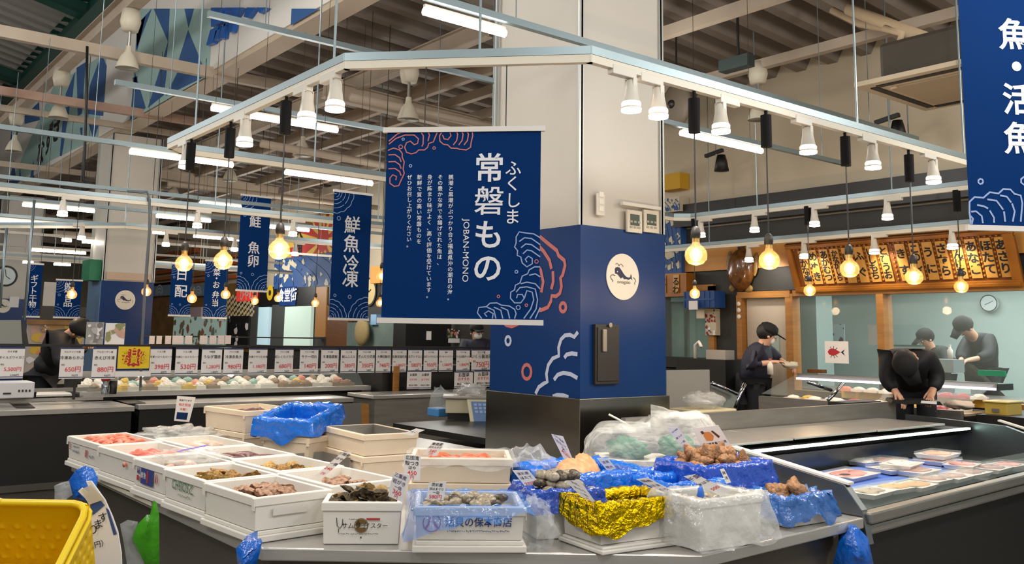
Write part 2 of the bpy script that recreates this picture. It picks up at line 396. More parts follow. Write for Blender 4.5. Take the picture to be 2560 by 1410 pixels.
def whale_logo(t, M, r):
    lg = MB(mat('logo cream', '#e6ddcb', rough=.45)); n = 40
    lg.prism([M @ Vector((r * math.cos(2 * math.pi * i / n), r * math.sin(2 * math.pi * i / n), 0)) for i in range(n)], M.col[2].to_3d() * .006)
    L = lg.build('logo_disc', t)
    ar = MB(mat('logo navy', '#23294a', rough=.6), mat('logo grey', '#6f665e', rough=.7), lg.mats[0])
    C = lambda u, v: ((u - 525) / 375 * r, -(v - 690) / 545 * r)
    P = lambda pts: ar.poly([M @ Vector((*C(*p), .008)) for p in pts])
    P([(335, 520), (360, 482), (400, 470), (440, 480), (480, 530), (530, 610), (580, 672), (640, 700), (690, 690), (705, 610), (722, 665), (722, 705), (742, 755), (700, 720), (650, 755), (590, 735), (555, 750), (510, 700), (470, 738), (430, 680), (390, 640), (340, 625)])
    ar.use(2); disc(ar, M, *C(390, 580), r * .035, .0095)
    ar.use(1); ribbon(ar, M, [C(*p) for p in ((430, 450), (415, 405), (385, 385), (350, 415))], r * .03, .008)
    ribbon(ar, M, [C(*p) for p in ((430, 450), (450, 405), (485, 395), (530, 450))], r * .03, .008)
    ribbon(ar, M, [C(*p) for p in ((345, 680), (300, 660), (255, 670), (235, 705), (255, 760), (295, 800), (280, 830))], r * .04, .008)
    ribbon(ar, M, [C(*p) for p in ((755, 690), (800, 720), (820, 770), (790, 820), (800, 860))], r * .035, .008)
    ar.text('onagaki', M @ Matrix.Translation((*C(540, 815), .008)), r * .2, .004, sx=1.35)
    ar.build('whale_mark', L)
PX0, PX1, PY0, PY1 = 4.224, 5.055, 4.452, 5.41
P1 = pillar(PX0, PX1, PY0, PY1, 'large square pillar at the centre with wave art, blue cladding and steel foot', .7, 2.357, 1.19, True)
MB(mat('foot steel', '#8b8882', rough=.2, metal=1, mix=('#6f6c67', 1.6, .35), aniso=(1, 1, 5))).box(PX0 - .03, PX1 + .03, PY0 - .03, PY1 + .03, .7, 1.19).build('steel_foot', P1, bevel=.004)
ML = frame((PX0 - .013, PY1, 1.19), -UY, Z)                       # left face, x towards the corner
MR = frame((PX0, PY0 - .013, 1.19), UX, Z)                         # right face
c8 = lambda u, v: onp(ML, 1220 + u / 2.431, 540 + v / 2.431)
m_pink = mat('coral print', '#c06a66', rough=.5); m_pale = mat('pale print', '#b9c3dc', rough=.5)
wa = MB(m_pink, m_pale); lw = .028
ribbon(wa, ML, [c8(*p) for p in ((230, 90), (320, 128), (370, 170), (420, 210), (430, 240), (465, 270), (470, 300), (455, 360), (442, 375), (448, 430), (438, 470), (415, 488), (388, 485), (385, 515), (365, 555), (325, 572), (290, 570))], lw)
ribbon(wa, ML, [c8(*p) for p in ((200, 130), (290, 160), (340, 215), (375, 270), (387, 322))], lw); ribbon(wa, ML, [c8(*p) for p in ((396, 335), (398, 400), (386, 445))], lw)
ribbon(wa, ML, [c8(*p) for p in ((200, 230), (290, 280), (322, 330), (337, 400), (325, 465))], lw)
ribbon(wa, ML, [c8(*p) for p in ((90, 640), (110, 662), (145, 672), (185, 655), (200, 630), (230, 645), (265, 650))], lw)
ribbon(wa, ML, [c8(457 + 18 * math.cos(a / 12 * 6.283), 555 + 27 * math.sin(a / 12 * 6.283)) for a in range(12)], .026, closed=True)
ribbon(wa, ML, [c8(237 + 27 * math.cos(a / 12 * 6.283), 947 + 44 * math.sin(a / 12 * 6.283)) for a in range(12)], .026, closed=True)
wa.use(1)
ribbon(wa, ML, [c8(*p) for p in ((290, 1080), (310, 1040), (340, 1018), (362, 1008), (356, 960), (368, 905), (395, 865), (432, 850), (430, 800), (445, 750), (470, 725), (500, 722), (525, 735), (548, 705))], lw)
ribbon(wa, ML, [c8(*p) for p in ((465, 862), (480, 842), (510, 835), (545, 840))], lw); ribbon(wa, ML, [c8(*p) for p in ((402, 996), (425, 965), (460, 953), (505, 962), (545, 985))], lw)
ribbon(wa, ML, [c8(*p) for p in ((395, 1098), (420, 1088), (460, 1090), (490, 1102))], lw)
ribbon(wa, ML, [c8(123 + 16 * math.cos(a / 12 * 6.283), 758 + 26 * math.sin(a / 12 * 6.283)) for a in range(12)], .022, closed=True)
wa.build('wave_art', P1)
cx, cy = onp(MR, 1556, 692)
whale_logo(P1, MR @ Matrix.Translation((cx, cy, 0)), .163)
q = [onp(MR, x, y) for x, y in ((1481, 961), (1541, 961), (1541, 812), (1481, 808))]
x0, x1, y0, y1 = q[0][0], q[1][0], q[0][1], q[2][1]
B = lambda mb, a, b, c, d, lo, hi: mb.hexa([MR @ Vector((a, c, lo)), MR @ Vector((b, c, lo)), MR @ Vector((b, d, lo)), MR @ Vector((a, d, lo))], [MR @ Vector((a, c, hi)), MR @ Vector((b, c, hi)), MR @ Vector((b, d, hi)), MR @ Vector((a, d, hi))])
h = B(MB(mat('meter box', '#2b2825', rough=.4)), x0, x1, y0, y1, 0, .03)
B(h, x0 + .015, x1 - .015, y0 + .02, y1 - .02, .03, .038); h = h.build('meter_cabinet', P1, bevel=.004)
B(MB(mat('latch', '#a39b8d', rough=.35, metal=.7)), x0 + .05, x0 + .085, y0 + .22, y0 + .37, .038, .055).build('latch', h, bevel=.004)
hk = MB(mat('latch', '')); disc(hk, MR, x0 + .13, y0 + .4, .016, .045); hk.build('lock', h)
x0, y0 = onp(MR, 1488, 538); x1, y1 = onp(MR, 1509, 486)
sw = B(MB(mat('switch plate', '#ddd8cc', rough=.35)), x0, x1, y0, y1, .002, .016).build('switch_plate', P1, bevel=.004)
kk = MB(mat('switch key', '#efebe2', rough=.3))
for i in range(3): B(kk, x0 + .02, x1 - .02, y0 + .03 + i * .05, y0 + .065 + i * .05, .016, .022)
kk.build('switch_key', sw)
x0, y0 = onp(MR, 1550, 520); x1, y1 = onp(MR, 1645, 509)
B(MB(m_white), x0, x1, onp(MR, 1600, 520)[1], onp(MR, 1600, 512)[1], .002, .03).build('cable_cover', P1)
for px in (1563, 1605):
    x0, yy = onp(MR, px, 580); x1 = onp(MR, px + 37, 580)[0]; yt = onp(MR, px, 524)[1]
    k = B(MB(mat('panel plastic', '#d9d0bd', rough=.4)), x0, x1, yy, yt, .002, .022).build('control_panel', P1, bevel=.003)
    B(MB(mat('lcd', '#3c4a3c', rough=.3)), x0 + .03, x1 - .03, yt - .11, yt - .03, .022, .025).build('display', k)
    kb = MB(mat('panel key', '#a79f90'))
    for i in range(3):
        for j in range(2): B(kb, x0 + .025 + i * .04, x0 + .05 + i * .04, yy + .03 + j * .04, yy + .045 + j * .04, .022, .026)
    kb.build('keys', k)

P2 = pillar(4.15, 4.98, 16, 16.85, 'square rear pillar with a small round whale logo on blue cladding, green box on its side', 0, 2.4, 0, False)
M2 = frame((4.15, 15.985, 0), UX, Z); a = onp(M2, 313, 750)
whale_logo(P2, M2 @ Matrix.Translation((*a, 0)), .165)
MB(mat('tape', '#cdb39a', rough=.6)).box(4.2, 4.93, 15.985, 16.0, 2.42, 2.55).build('tan_band', P2)
MB(mat('box green', '#1f7a55', rough=.5)).box(3.95, 4.14, 16.1, 16.6, 2.4, 2.75).build('green_box', P2)
P3 = pillar(4.2, 5.05, 25.5, 26.4, 'square pillar deepest in the hall, behind a round black rimmed clock', 0, 2.3, 0, False)
M3 = frame((4.2, 25.485, 0), UX, Z); a = onp(M3, 8, 765)
whale_logo(P3, M3 @ Matrix.Translation((*a, 0)), .17)
pp = MB(m_paper); a = onp(M3, 22, 768); b = onp(M3, 48, 742)
pp.poly([M3 @ Vector((x, y, .012)) for x, y in ((a[0], a[1]), (b[0], a[1]), (b[0], b[1]), (a[0], b[1]))]).build('notice', P3)

# ================================================================== LIGHTING TRACKS
m_rail = mat('white rail', '#d9d2c0', rough=.45)
def track(label, pts, z, rods, rod_top, closed=False):
    t = thing('lighting_track', label, 'track', (*pts[0], z))
    ch = MB(m_galv); rl = MB(m_rail)
    for a, b in zip(pts, pts[1:]):
        a = Vector((*a, 0)); b = Vector((*b, 0)); e = (b - a).normalized() * .012
        ch.bar(a - e + Z * z, b + e + Z * z, .042, .042); rl.bar(a - e + Z * (z - .042), b + e + Z * (z - .042), .036, .04)
    ch.build('channel', t); rl.build('power_rail', t)
    for x, y in rods: MB(m_galv).tube([(x, y, z + .02), (x, y, rod_top(x))], .007, 6).build('hanger_rod', t)
    return t
ring = [(8.1, 3.11), (3.01, 3.11), (2.15, 4.01), (2.15, 6.72), (2.27, 6.84), (7.95, 6.84), (8.1, 6.7), (8.1, 3.11)]
track('closed lighting track ring around the central pillar, largest of the tracks', ring, 3.0,
      [(2.15, 4.15), (2.15, 6.2), (2.62, 3.5), (5.45, 3.11), (6.95, 3.11), (3.4, 6.84), (8.1, 5.8), (8.1, 4.3), (5.3, 6.84)], lambda x: roof_z(max(x, 4.7)) + .05)
track('straight lighting track above the row of hanging price cards', [(.6, 10.0), (6.2, 10.0)], 3.0, [(1.2, 10), (3.75, 10), (5.9, 10)], lambda x: 4.95)
track('bent lighting track passing in front of the rear pillar with the green box', [(2.2, 13.87), (3.5, 12.57), (8.5, 12.57)], 3.0, [(3.5, 12.6), (6, 12.57)], lambda x: 4.95)
track('straight lighting track beyond the rear pillar with the green box', [(3, 19), (9, 19)], 2.95, [(4, 19), (7, 19)], lambda x: 4.9)
track('short lighting track close to the wooden name board', [(9.05, 3.9), (9.05, 8.0)], 2.78, [(9.05, 4.6), (9.05, 7.2)], lambda x: 4.85)

# ---- spot lamps on the tracks
m_lamp = mat('lamp body', '#d3cdc0', rough=.4); m_led = mat('led face', '#ffe3d6', emit=22); m_led2 = mat('led glow', '#ffe9dc', emit=6)
def spot_lamp(label, group, pos, rz, zt, on=True):
    """track spot: adapter on the rail, arm, flared body, glowing ring and lens"""
    t = thing('spot_lamp', label, 'lamp', (pos[0], pos[1], zt), group, rz)
    MB(m_lamp).box(-.02, .15, -.021, .021, -.048, 0).build('adapter', t, local=True, bevel=.003)
    MB(m_lamp).box(-.014, .014, -.03, -.025, -.13, -.048).box(-.014, .014, .025, .03, -.13, -.048).box(-.014, .014, -.0301, .0301, -.052, -.047).build('arm', t, local=True)
    sh_ = MB(m_lamp).lathe([(.018, -.05), (.027, -.06), (.034, -.11), (.044, -.165), (.047, -.168)], (0, 0, 0), 18).build('lamp_shade', t, smooth=True, local=True)
    MB(m_led2).lathe([(.043, -.168), (.05, -.175), (.05, -.19), (.044, -.195)], (0, 0, 0), 18).build('glow_ring', sh_, smooth=True, local=True)
    rim = MB(m_lamp).lathe([(.05, -.195), (.053, -.2), (.053, -.205)], (0, 0, 0), 18).build('rim', sh_, local=True)
    MB(m_led).lathe([(.051, -.205), (.051, -.218), (.03, -.222)], (0, 0, 0), 18).build('lens', sh_, smooth=True, local=True)
    return t
def spot_light(pos, tgt, power):
    l = bpy.data.lights.new('spot_light', 'SPOT'); l.energy = power; l.spot_size = R(85); l.spot_blend = .6; l.shadow_soft_size = .05; l.color = (1, .9, .78)
    o = bpy.data.objects.new('spot_light', l); COL.objects.link(o); o.location = pos
    o.rotation_euler = (Vector(tgt) - Vector(pos)).to_track_quat('-Z', 'Y').to_euler()
base = None
def place_spots(items, zt, gname, lab, tgt=None, power=60, **pl):
    global base
    for i, (px, py, rz) in enumerate(items):
        p = at(px, py, **pl); d = (p.x, p.y, zt)
        L = lab(i); 
        if base is None: base = spot_lamp(L, gname, d, rz, zt); o = base
        else: o = dup(base, d, L, gname, rz)
        if tgt: spot_light((d[0], d[1], zt - .23), tgt(d), power)
place_spots([(838, 255, R(90)), (768, 270, R(90)), (612, 345, R(90)), (466, 400, R(90))], 2.96, 'spot lamps on the ring track',
            lambda i: 'white spot lamp on the ring track over the narrow banners, %s from big banner' % ORD[i], lambda d: (d[0] + .1, d[1] - .1, .8), 46, X=2.15)
place_spots([(1578, 250, R(180)), (1646, 270, R(180)), (1802, 300, 0), (2020, 355, R(180)), (2182, 398, R(180)), (2333, 430, R(180))], 2.96, 'spot lamps on the ring track',
            lambda i: 'white spot lamp on the ring track before the cream wall, %s from the central pillar' % ORD[i], lambda d: (d[0] - .1, d[1] + .05, .8), 46, Y=3.11)
place_spots([(1752, 575, R(-90)), (1886, 555, R(-90)), (2036, 540, R(-90)), (2218, 525, R(-90))], 2.96, 'spot lamps on the rear rail of the ring track',
            lambda i: 'white spot lamp against the charcoal wall band, %s from the pillar' % ORD[i], lambda d: (d[0], d[1], .8), 40, X=8.1)
place_spots([(1872, 625, R(-90)), (2010, 615, R(-90)), (2185, 605, R(-90)), (2380, 590, R(-90))], 2.74, 'small spot lamps lighting the name board',
            lambda i: 'small white spot lamp lighting the wood wall board, %s from the turtle shell' % ORD[i], lambda d: (d[0] + .5, d[1], 2.3), 22, X=9.05)
place_spots([(158, 510, 0), (494, 545, 0), (733, 565, 0)], 2.96, 'spot lamps above the price cards',
            lambda i: 'white spot lamp above the hanging price cards, %s from the round clock' % ORD[i], lambda d: (d[0], d[1], .8), 50, Y=10.0)
place_spots([(416, 590, 0), (587, 605, 0), (738, 622, 0)], 2.96, 'spot lamps on the bent track',
            lambda i: 'small spot lamp on the bent track beside the rear pillar, %s from that pillar' % ORD[i], lambda d: (d[0], d[1], .8), 50, Y=12.57)
place_spots([(202, 618, R(120))], 2.96, 'spot lamps beside the rear pillar', lambda i: 'tiny spot lamp on the slanting end of the bent track', X=2.95)

# ---- pendant bulbs
m_bulbglass = mat('amber bulb glass', '#f3c98a', rough=.04, alpha=.22, spec=.8); m_fil = mat('filament', '#ffc983', emit=38); m_halo = mat('bulb core', '#ffb765', emit=5, alpha=.4)
def pendant(label, group, bulb, rail_z, reel):
    t = thing('pendant_bulb', label, 'lamp', tuple(bulb), group)
    if reel: MB(mat('reel black', '#050505', rough=.7, spec=.2)).lathe([(.032, 0), (.032, .19)], (0, 0, rail_z - .26 - bulb[2]), 16).lathe([(.01, 0), (.01, .09)], (0, 0, rail_z - .09 - bulb[2]), 8).build('cord_reel', t, local=True)
    MB(m_dark).tube([(0, 0, .12), (0, 0, rail_z - bulb[2] - .04)], .0045, 6).build('cord', t, local=True)
    so_ = MB(mat('socket', '#2c2a28', rough=.5)).lathe([(.008, .15), (.02, .14), (.026, .12), (.027, .085)], (0, 0, 0), 16).build('socket', t, smooth=True, local=True)
    MB(mat('bulb cap', '#d8b26a', rough=.3, metal=.7)).lathe([(.02, .085), (.02, .06)], (0, 0, 0), 14).build('screw_cap', so_, local=True)
    prof = [(.02, .062), (.024, .05), (.042, .035), (.056, .015), (.06, -.008), (.055, -.032), (.038, -.052), (.012, -.06)]
    bu_ = MB(m_bulbglass).lathe(prof, (0, 0, 0), 20).build('bulb', t, smooth=True, local=True)
    MB(m_fil).ball((0, 0, -.002), (.017, .017, .026), 10, 8).build('filament', bu_, smooth=True, local=True)
    MB(m_halo).ball((0, 0, -.004), (.034, .034, .038), 12, 8).build('glow', bu_, smooth=True, local=True)
    return t
def bulb_light(p, e=7):
    l = bpy.data.lights.new('bulb_light', 'POINT'); l.energy = e; l.color = (1, .72, .42); l.shadow_soft_size = .05
    o = bpy.data.objects.new('bulb_light', l); COL.objects.link(o); o.location = (p[0], p[1], p[2] - .12)
pend = None
for i, (px, py) in enumerate([(698, 622), (558, 650), (460, 657)]):
    p = at(px, py, X=2.15); L = 'large glowing amber globe bulb beside the narrow banners, %s from the big banner' % ORD[i]
    if pend is None: pend = pendant(L, 'globe bulbs on the ring track', (p.x, p.y, p.z), 2.98, True)
    else: dup(pend, p, L)
    bulb_light(p)
for i, (px, py) in enumerate([(1740, 635), (1923, 648), (2124, 670), (2285, 690)]):
    p = at(px, py, Y=3.11); dup(pend, p, 'large glowing amber globe bulb before the charcoal wall, %s from the central pillar' % ORD[i]); bulb_light(p)
for i, (px, py) in enumerate([(1737, 733), (2024, 725), (2403, 715)]):
    p = at(px, py, X=8.1); dup(pend, p, 'smaller looking amber bulb before the wooden name board, %s from the pillar' % ORD[i], 'globe bulbs on the rear rail'); bulb_light(p)
for i, (px, py) in enumerate([(955, 690), (950, 757)]):
    p = at(px, py, d=10 + 3 * i)
    if i == 0: pend2 = pendant('amber bulb beside the bottom corner of the big banner, upper of two', 'globe bulbs far back', tuple(p), p.z + 3.12, False)
    else: dup(pend2, p, 'amber bulb beside the bottom corner of the big banner, %s one' % ('upper', 'lower')[i], 'globe bulbs far back')
for i, (px, py) in enumerate([(180, 735), (366, 728), (480, 745), (564, 735), (637, 752), (695, 745), (788, 757)]):
    p = at(px, py, d=11.2 if i < 4 else 14); p.z = p.z
    dup(pend2, p, 'small amber bulb in the low row beyond the price cards, %s from the gift banners' % ORD[i], 'globe bulbs far back'); bulb_light(p, 5)

# ---- fluorescent tubes and their rails
m_tube = mat('tube light', '#fff4ea', emit=20); m_fix = mat('tube housing', '#c9c4b8', rough=.5)
tube0 = [0]
def tube_lamp(a, b, label):
    a = Vector(a); b = Vector(b); t = thing('tube_lamp', label, 'lamp', tuple(a), 'fluorescent tubes under the roof')
    MB(m_tube).tube([a, b], .026, 8).build('tube', t, smooth=True)
    MB(m_fix).bar(a + Z * .034, b + Z * .034, .022, .02).build('housing', t)
    for f in (.15, .85):
        if a.y > 9 and f > .5: continue
        p = a.lerp(b, f); MB(m_dark).tube([p + Z * .03, (p.x, p.y, 4.9 if p.x < 4.3 else roof_z(p.x) + .03)], .0022, 4).build('hanger_wire', t)
    return t
TUBES = [((1060, 28), (1262, 84), 3.5, 'fluorescent tube ending at the top of the central pillar'), ((533, 268), (590, 283), 3.5, 'short lit length of tube above the ring track corner'),
         ((622, 290), (846, 325), 3.5, 'fluorescent tube behind the pair of spot lamps beside the big banner'), ((322, 380), (585, 412), 3.3, 'long fluorescent tube crossing the top of the rear pillar'),
         ((715, 430), (928, 460), 3.3, 'fluorescent tube ending just short of the big banner'), ((1705, 332), (1902, 378), 3.3, 'fluorescent tube before the cream wall beside the central pillar'),
         ((55, 512), (238, 527), 3.2, 'fluorescent tube above the gift banners, upper of the long pair'), ((-60, 546), (165, 565), 3.2, 'fluorescent tube above the round clock, lower of the long pair'),
         ((390, 540), (527, 552), 3.2, 'fluorescent tube between the rear pillar and the delivery banner'), ((500, 508), (602, 519), 3.2, 'fluorescent tube ending at the salmon roe banner'),
         ((485, 590), (602, 600), 3.2, 'lower fluorescent tube beside the salmon roe banner'), ((672, 565), (766, 577), 3.2, 'fluorescent tube between the salmon roe banner and the rising sun flag'),
         ((383, 580), (412, 583), 3.1, 'bit of tube at the edge of the rear pillar'), ((80, 624), (212, 634), 3.1, 'tube above the gift banners, third row down'), ((60, 643), (142, 648), 3.1, 'tube above the gift banners, fourth row down'),
         ((58, 655), (82, 657), 3.1, 'bit of tube above the gift banner'), ((136, 660), (175, 663), 3.1, 'tube above the gift return banner'), ((200, 650), (230, 652), 3.1, 'bit of tube beside the green box'),
         ((155, 600), (178, 602), 3.1, 'bit of tube before the slanting end of the bent track'), ((206, 604), (232, 606), 3.1, 'bit of tube between the bent track end and the rear pillar')]
for (a, b, z, l) in TUBES:
    A = at(*a, z=z); Bq = at(*b, z=z); Bq.y = A.y = (A.y + Bq.y) / 2
    tube_lamp(A, Bq, l)
def rail_bar(a, b, w, h, name, label, m):
    mb = MB(m); mb.bar(a, b, w, h); a = Vector(a); b = Vector(b)
    for f in (.12, .85):
        p = a.lerp(b, f); mb.tube([p, (p.x, p.y, 4.96 if p.x < 4.4 else roof_z(p.x) + .03)], .004, 5)
    return tag(mb.build(name), label, 'rail')
rail_bar((2.33, 6.59, 4.0), (6.2, 6.59, 4.0), .045, .045, 'cable_channel', 'galvanised cable channel starting in front of the hanging wall, highest one', m_galv)
rail_bar((2.04, 7.95, 3.7), (6.0, 7.95, 3.7), .045, .045, 'cable_channel', 'galvanised cable channel over the tube behind the pair of spot lamps', m_galv)
rail_bar((2.8, 4.29, 3.58), (8.6, 4.29, 3.58), .045, .045, 'cable_channel', 'galvanised cable channel above the tube at the pillar top', m_galv)
rail_bar((5.08, 4.84, 3.36), (8.3, 4.84, 3.36), .04, .04, 'cable_channel', 'galvanised cable channel above the tube before the cream wall', m_galv)
rows_ = []
for (a, b, z, l) in TUBES:
    y = (at(*a, z=z).y + at(*b, z=z).y) / 2
    if y > 8 and all(abs(y - q) > .12 for q, _ in rows_): rows_.append((y, z + .067))
for i, (Y, z) in enumerate(sorted(rows_)):
    rail_bar((1.2, Y, z), (9.0, Y, z), .045, .045, 'cable_channel', 'long cable channel carrying tubes, %s row counted from the banners' % ORD[i], m_galv if i < 4 else m_fix)
# more pipes under the roof
for i, (a, b, r) in enumerate((((5.0, 9.2, 4.35), (9.2, 9.2, 4.3), .05), ((5.2, 12.2, 4.3), (9.2, 12.2, 4.2), .06), ((5.0, 15.6, 4.1), (9.2, 15.6, 4.1), .05), ((5.0, 18.5, 4.0), (9.2, 18.5, 4.0), .06), ((5.0, 24, 3.9), (9.2, 24, 3.9), .08), ((5, 30, 3.8), (9.3, 30, 3.8), .1))):
    tag(MB(m_beam).tube([a, b], r, 8).build('roof_pipe', smooth=True), 'beige pipe crossing under the low roof, %s from the front' % ORD[i], 'pipe', 'pipes under the low roof')

# ---- unlit bell lamps
m_bell = mat('bell enamel', '#cfc7b3', rough=.45)
def bell(label, p, s):
    t = thing('bell_lamp', label, 'lamp', tuple(p), 'unlit bell lamps')
    MB(m_bell).lathe([(.11 * s, .78 * s), (.13 * s, .62 * s), (.1 * s, .5 * s)], (0, 0, 0), 18).build('canopy', t, smooth=True, local=True)
    MB(m_steel_d).tube([(0, 0, .5 * s), (0, 0, .28 * s)], .02 * s, 8).build('stem', t, local=True)
    MB(m_bell, mat('bell inside', '#77705f', rough=.5)).lathe([(.035 * s, .3 * s), (.045 * s, .22 * s), (.09 * s, .16 * s), (.13 * s, .06 * s), (.145 * s, 0)], (0, 0, 0), 20, caps=False).use(1).lathe([(.14 * s, .002), (.1 * s, .08 * s), (.02 * s, .12 * s)], (0, 0, 0), 20).build('bell_shade', t, smooth=True, local=True)
for px, py, X, s, l in ((318, 172, 3, .95, 'largest unlit bell lamp, in front of the blue diamond pattern'), (146, 295, 3, 1, 'unlit bell lamp second along the beige beam'), (34, 378, 3, 1, 'unlit bell lamp third along the beige beam'),
                        (1020, 300, 5.5, .9, 'unlit bell lamp above the big banner'), (755, 390, 5.9, 1, 'unlit bell lamp behind the tubes beside the big banner'), (575, 452, 6.4, 1, 'unlit bell lamp far back above the salmon roe banner'),
                        (433, 490, 6.4, .9, 'unlit bell lamp next to the rear pillar'), (1897, 300, 7.98, .8, 'unlit bell lamp before the cream wall under the beam')):
    bell(l, at(px, py, X=X), s)
# ---- cassette air conditioner and fan, floodlights on the right
t = thing('air_conditioner', 'ceiling cassette air conditioner with a cream grille beside the live fish banner', 'air conditioner', (7.9, 3.6, 3.7))
a = [at(x, y, z=3.72) for x, y in ((2232, 242),)][0]
ax0, ay1 = 7.05, 4.0
MB(mat('unit body', '#4d473e', rough=.5)).box(7.12, 8.05, 2.9, 3.85, 3.78, 4.12).build('housing', t, bevel=.04)
g = MB(mat('unit panel', '#d8c9ae', rough=.5), m_dark).box(6.98, 8.2, 2.8, 4.0, 3.74, 3.78).use(1)
for (x0, x1, y0, y1) in ((7.1, 8.08, 3.86, 3.92), (7.1, 8.08, 2.88, 2.94), (7.06, 7.12, 2.95, 3.85), (8.06, 8.12, 2.95, 3.85)): g.box(x0, x1, y0, y1, 3.732, 3.741)
g.build('face_panel', t); fp_ = [c_ for c_ in t.children if c_.name.startswith('face_panel')][0]; MB(mat('grille', '#b9a98c', rough=.6, bump=(80, .3))).box(7.2, 8.0, 3.0, 3.8, 3.725, 3.742).build('grille', fp_)
pts = [at(x, y, X=7.2) for x, y in ((2210, 70), (2255, 85), (2240, 130), (2228, 190), (2235, 222))]
MB(mat('hose', '#c9b190', rough=.6)).tube(pts, .03, 8).build('drain_hose', t, smooth=True)
pts = [at(x, y, X=7.9) for x, y in ((2080, 25), (2150, 60), (2230, 75), (2290, 90), (2345, 130), (2420, 145))]
tag(MB(mat('hose', '')).tube(pts, .035, 8).build('coolant_pipe', smooth=True), 'cream insulated pipe running over the air conditioner', 'pipe')
pts = [at(x, y, X=7.6) for x, y in ((2120, 22), (2240, 68), (2420, 135))]
tag(MB(mat('hose', '')).tube(pts, .055, 8).build('coolant_pipe', smooth=True), 'thicker cream pipe behind the thin insulated pipe', 'pipe')
for (px, py, X, l) in ((2225, 305, 8.9, 'black floodlight under the roof beside the air conditioner'), (1790, 390, 8.9, 'black floodlight between the central pillar and the cream wall tube')):
    p = at(px, py, X=X); t = thing('floodlight', l, 'lamp', tuple(p))
    MB(m_black).bar(p + Vector((0, .16, .02)), p + Vector((0, -.1, .06)), .05, .04).build('bracket', t)
    MB(m_steel_d).tube([p, (p.x, p.y, roof_z(p.x) + .05)], .008, 5).build('rod', t); MB(m_black).lathe([(.05, .1), (.07, .02), (.09, -.1)], p + Vector((0, -.08, -.1)), 14).build('lamp_head', t, smooth=True)
p = at(1692, 262, X=7.6); t = thing('wall_fan', 'round fan half hidden behind a spot lamp beside the central pillar', 'fan', tuple(p))
MB(mat('fan cage', '#6f6455', rough=.5)).ball(p, (.07, .2, .26), 18, 10).build('cage', t, smooth=True); MB(m_dark).ball(p + Vector((-.06, .02, 0)), (.05, .05, .05), 10, 8).build('motor', t, smooth=True); MB(m_dark).tube([p, (p.x, p.y, roof_z(p.x) + .05)], .012, 6).build('rod', t)
p = at(1846, 158, X=7.3); t = thing('speaker', 'dark green box speaker clamped to the roof beam before the cream wall', 'speaker', tuple(p))
MB(mat('speaker green', '#2c3a38', rough=.5)).bar(p + UY * .2, p - UY * .15, .12, .12).build('case', t)
MB(m_dark).bar(p + Z * .06, p + Z * .6, .02, .02).build('bracket', t)
# black cable hanging at the left and white cable down to the counter
tag(MB(m_black).tube([at(*q, Y=11.4) for q in ((218, 116), (216, 250), (211, 400), (208, 450), (220, 466), (232, 470))], .016, 8).build('power_cable', smooth=True), 'thick black cable hanging in front of the hanging wall', 'cable')
tag(MB(mat('grey cable', '#5d6266', rough=.5)).tube([at(*q, Y=9.95) for q in ((318, 478), (368, 480), (374, 500), (373, 580), (368, 640), (362, 720), (356, 840), (350, 990))], .013, 8).build('power_cable', smooth=True), 'grey cable dropping from the track to the counter in front of the rear pillar', 'cable')
for (q0, q1, l) in (((86, 500), (50, 800), 'thin galvanised post between the round clock and the gift banners'), ((17, 570), (0, 770), 'thin galvanised post crossing the black rimmed round clock')):
    A = at(*q0, Y=11); Bq = at(*q1, Y=11); tag(MB(m_galv).tube([A, (A.x, A.y, Bq.z)], .016, 8).build('post', smooth=True), l, 'post')
c = at(15, 690, Y=20); t = thing('wall_clock', 'round black rimmed clock on the deepest pillar', 'clock', tuple(c))
MC = frame(c, UX, Z); k = MB(m_black); ribbon(k, MC, arc(0, 0, .19, 0, 345, 24), .04, closed=True); k.build('rim', t)
k = MB(mat('clock face', '#b9c4c6', rough=.3)); disc(k, MC, 0, 0, .18, .001); k.build('face', t)
k = MB(m_black); ribbon(k, MC, [(0, 0), (.08, -.06)], .015, .004); ribbon(k, MC, [(0, 0), (-.02, .13)], .012, .004); k.build('hands', t)
# ================================================================== BANNERS
m_ban = mat('banner cloth', '#002c63', rough=.7, spec=.08); m_line = mat('wave line', '#8fa4cf', rough=.6); m_bartop = mat('banner bar', '#d9d5cf', rough=.35)
m_lett = mat('banner lettering', '#dfe0e6', rough=.6)
class Sub:
    """draw into a mesh whose first material is the cloth"""
    def __init__(s, mb): s.mb = mb; mb.use(1)
    def use(s, k): s.mb.use(k + 1); return s
    def add(s, v, f): s.mb.add(v, f); return s
    def poly(s, p): s.mb.poly(p); return s
def banner(name, label, M, w, h, texts, art, bars=(True, True), wires=(), bold=.012):
    """M: top left corner of the cloth, x across, y up"""
    t = thing(name, label, 'banner', tuple(M @ Vector((w / 2, 0, 0))))
    c = MB(m_ban, m_line, m_pink); nz = 6
    c.prism([M @ Vector(p) for p in ((0, -h, 0), (w, -h, 0), (w, 0, 0), (0, 0, 0))], M.col[2].to_3d() * -.003)
    if art: art(Sub(c))
    c = c.build('cloth', t)
    for k, y in enumerate((.008, -h - .008)):
        if bars[k]: MB(m_bartop).bar(M @ Vector((-.02 if w > .6 else -.012, y, 0)), M @ Vector((w + .02 if w > .6 else w + .012, y, 0)), .022, .026).build('rod', t)
    tx = MB(m_lett)
    for s, x, y, size in texts:
        tx.text(s, M @ Matrix.Translation((x, y, .003)), size, bold)
    if texts: tx.build('lettering', c)
    for x, zt in wires: 
        p = M @ Vector((x, .02, 0)); MB(m_dark).tube([p, (p.x, p.y, zt)], .003, 5).build('wire', t)
    return t
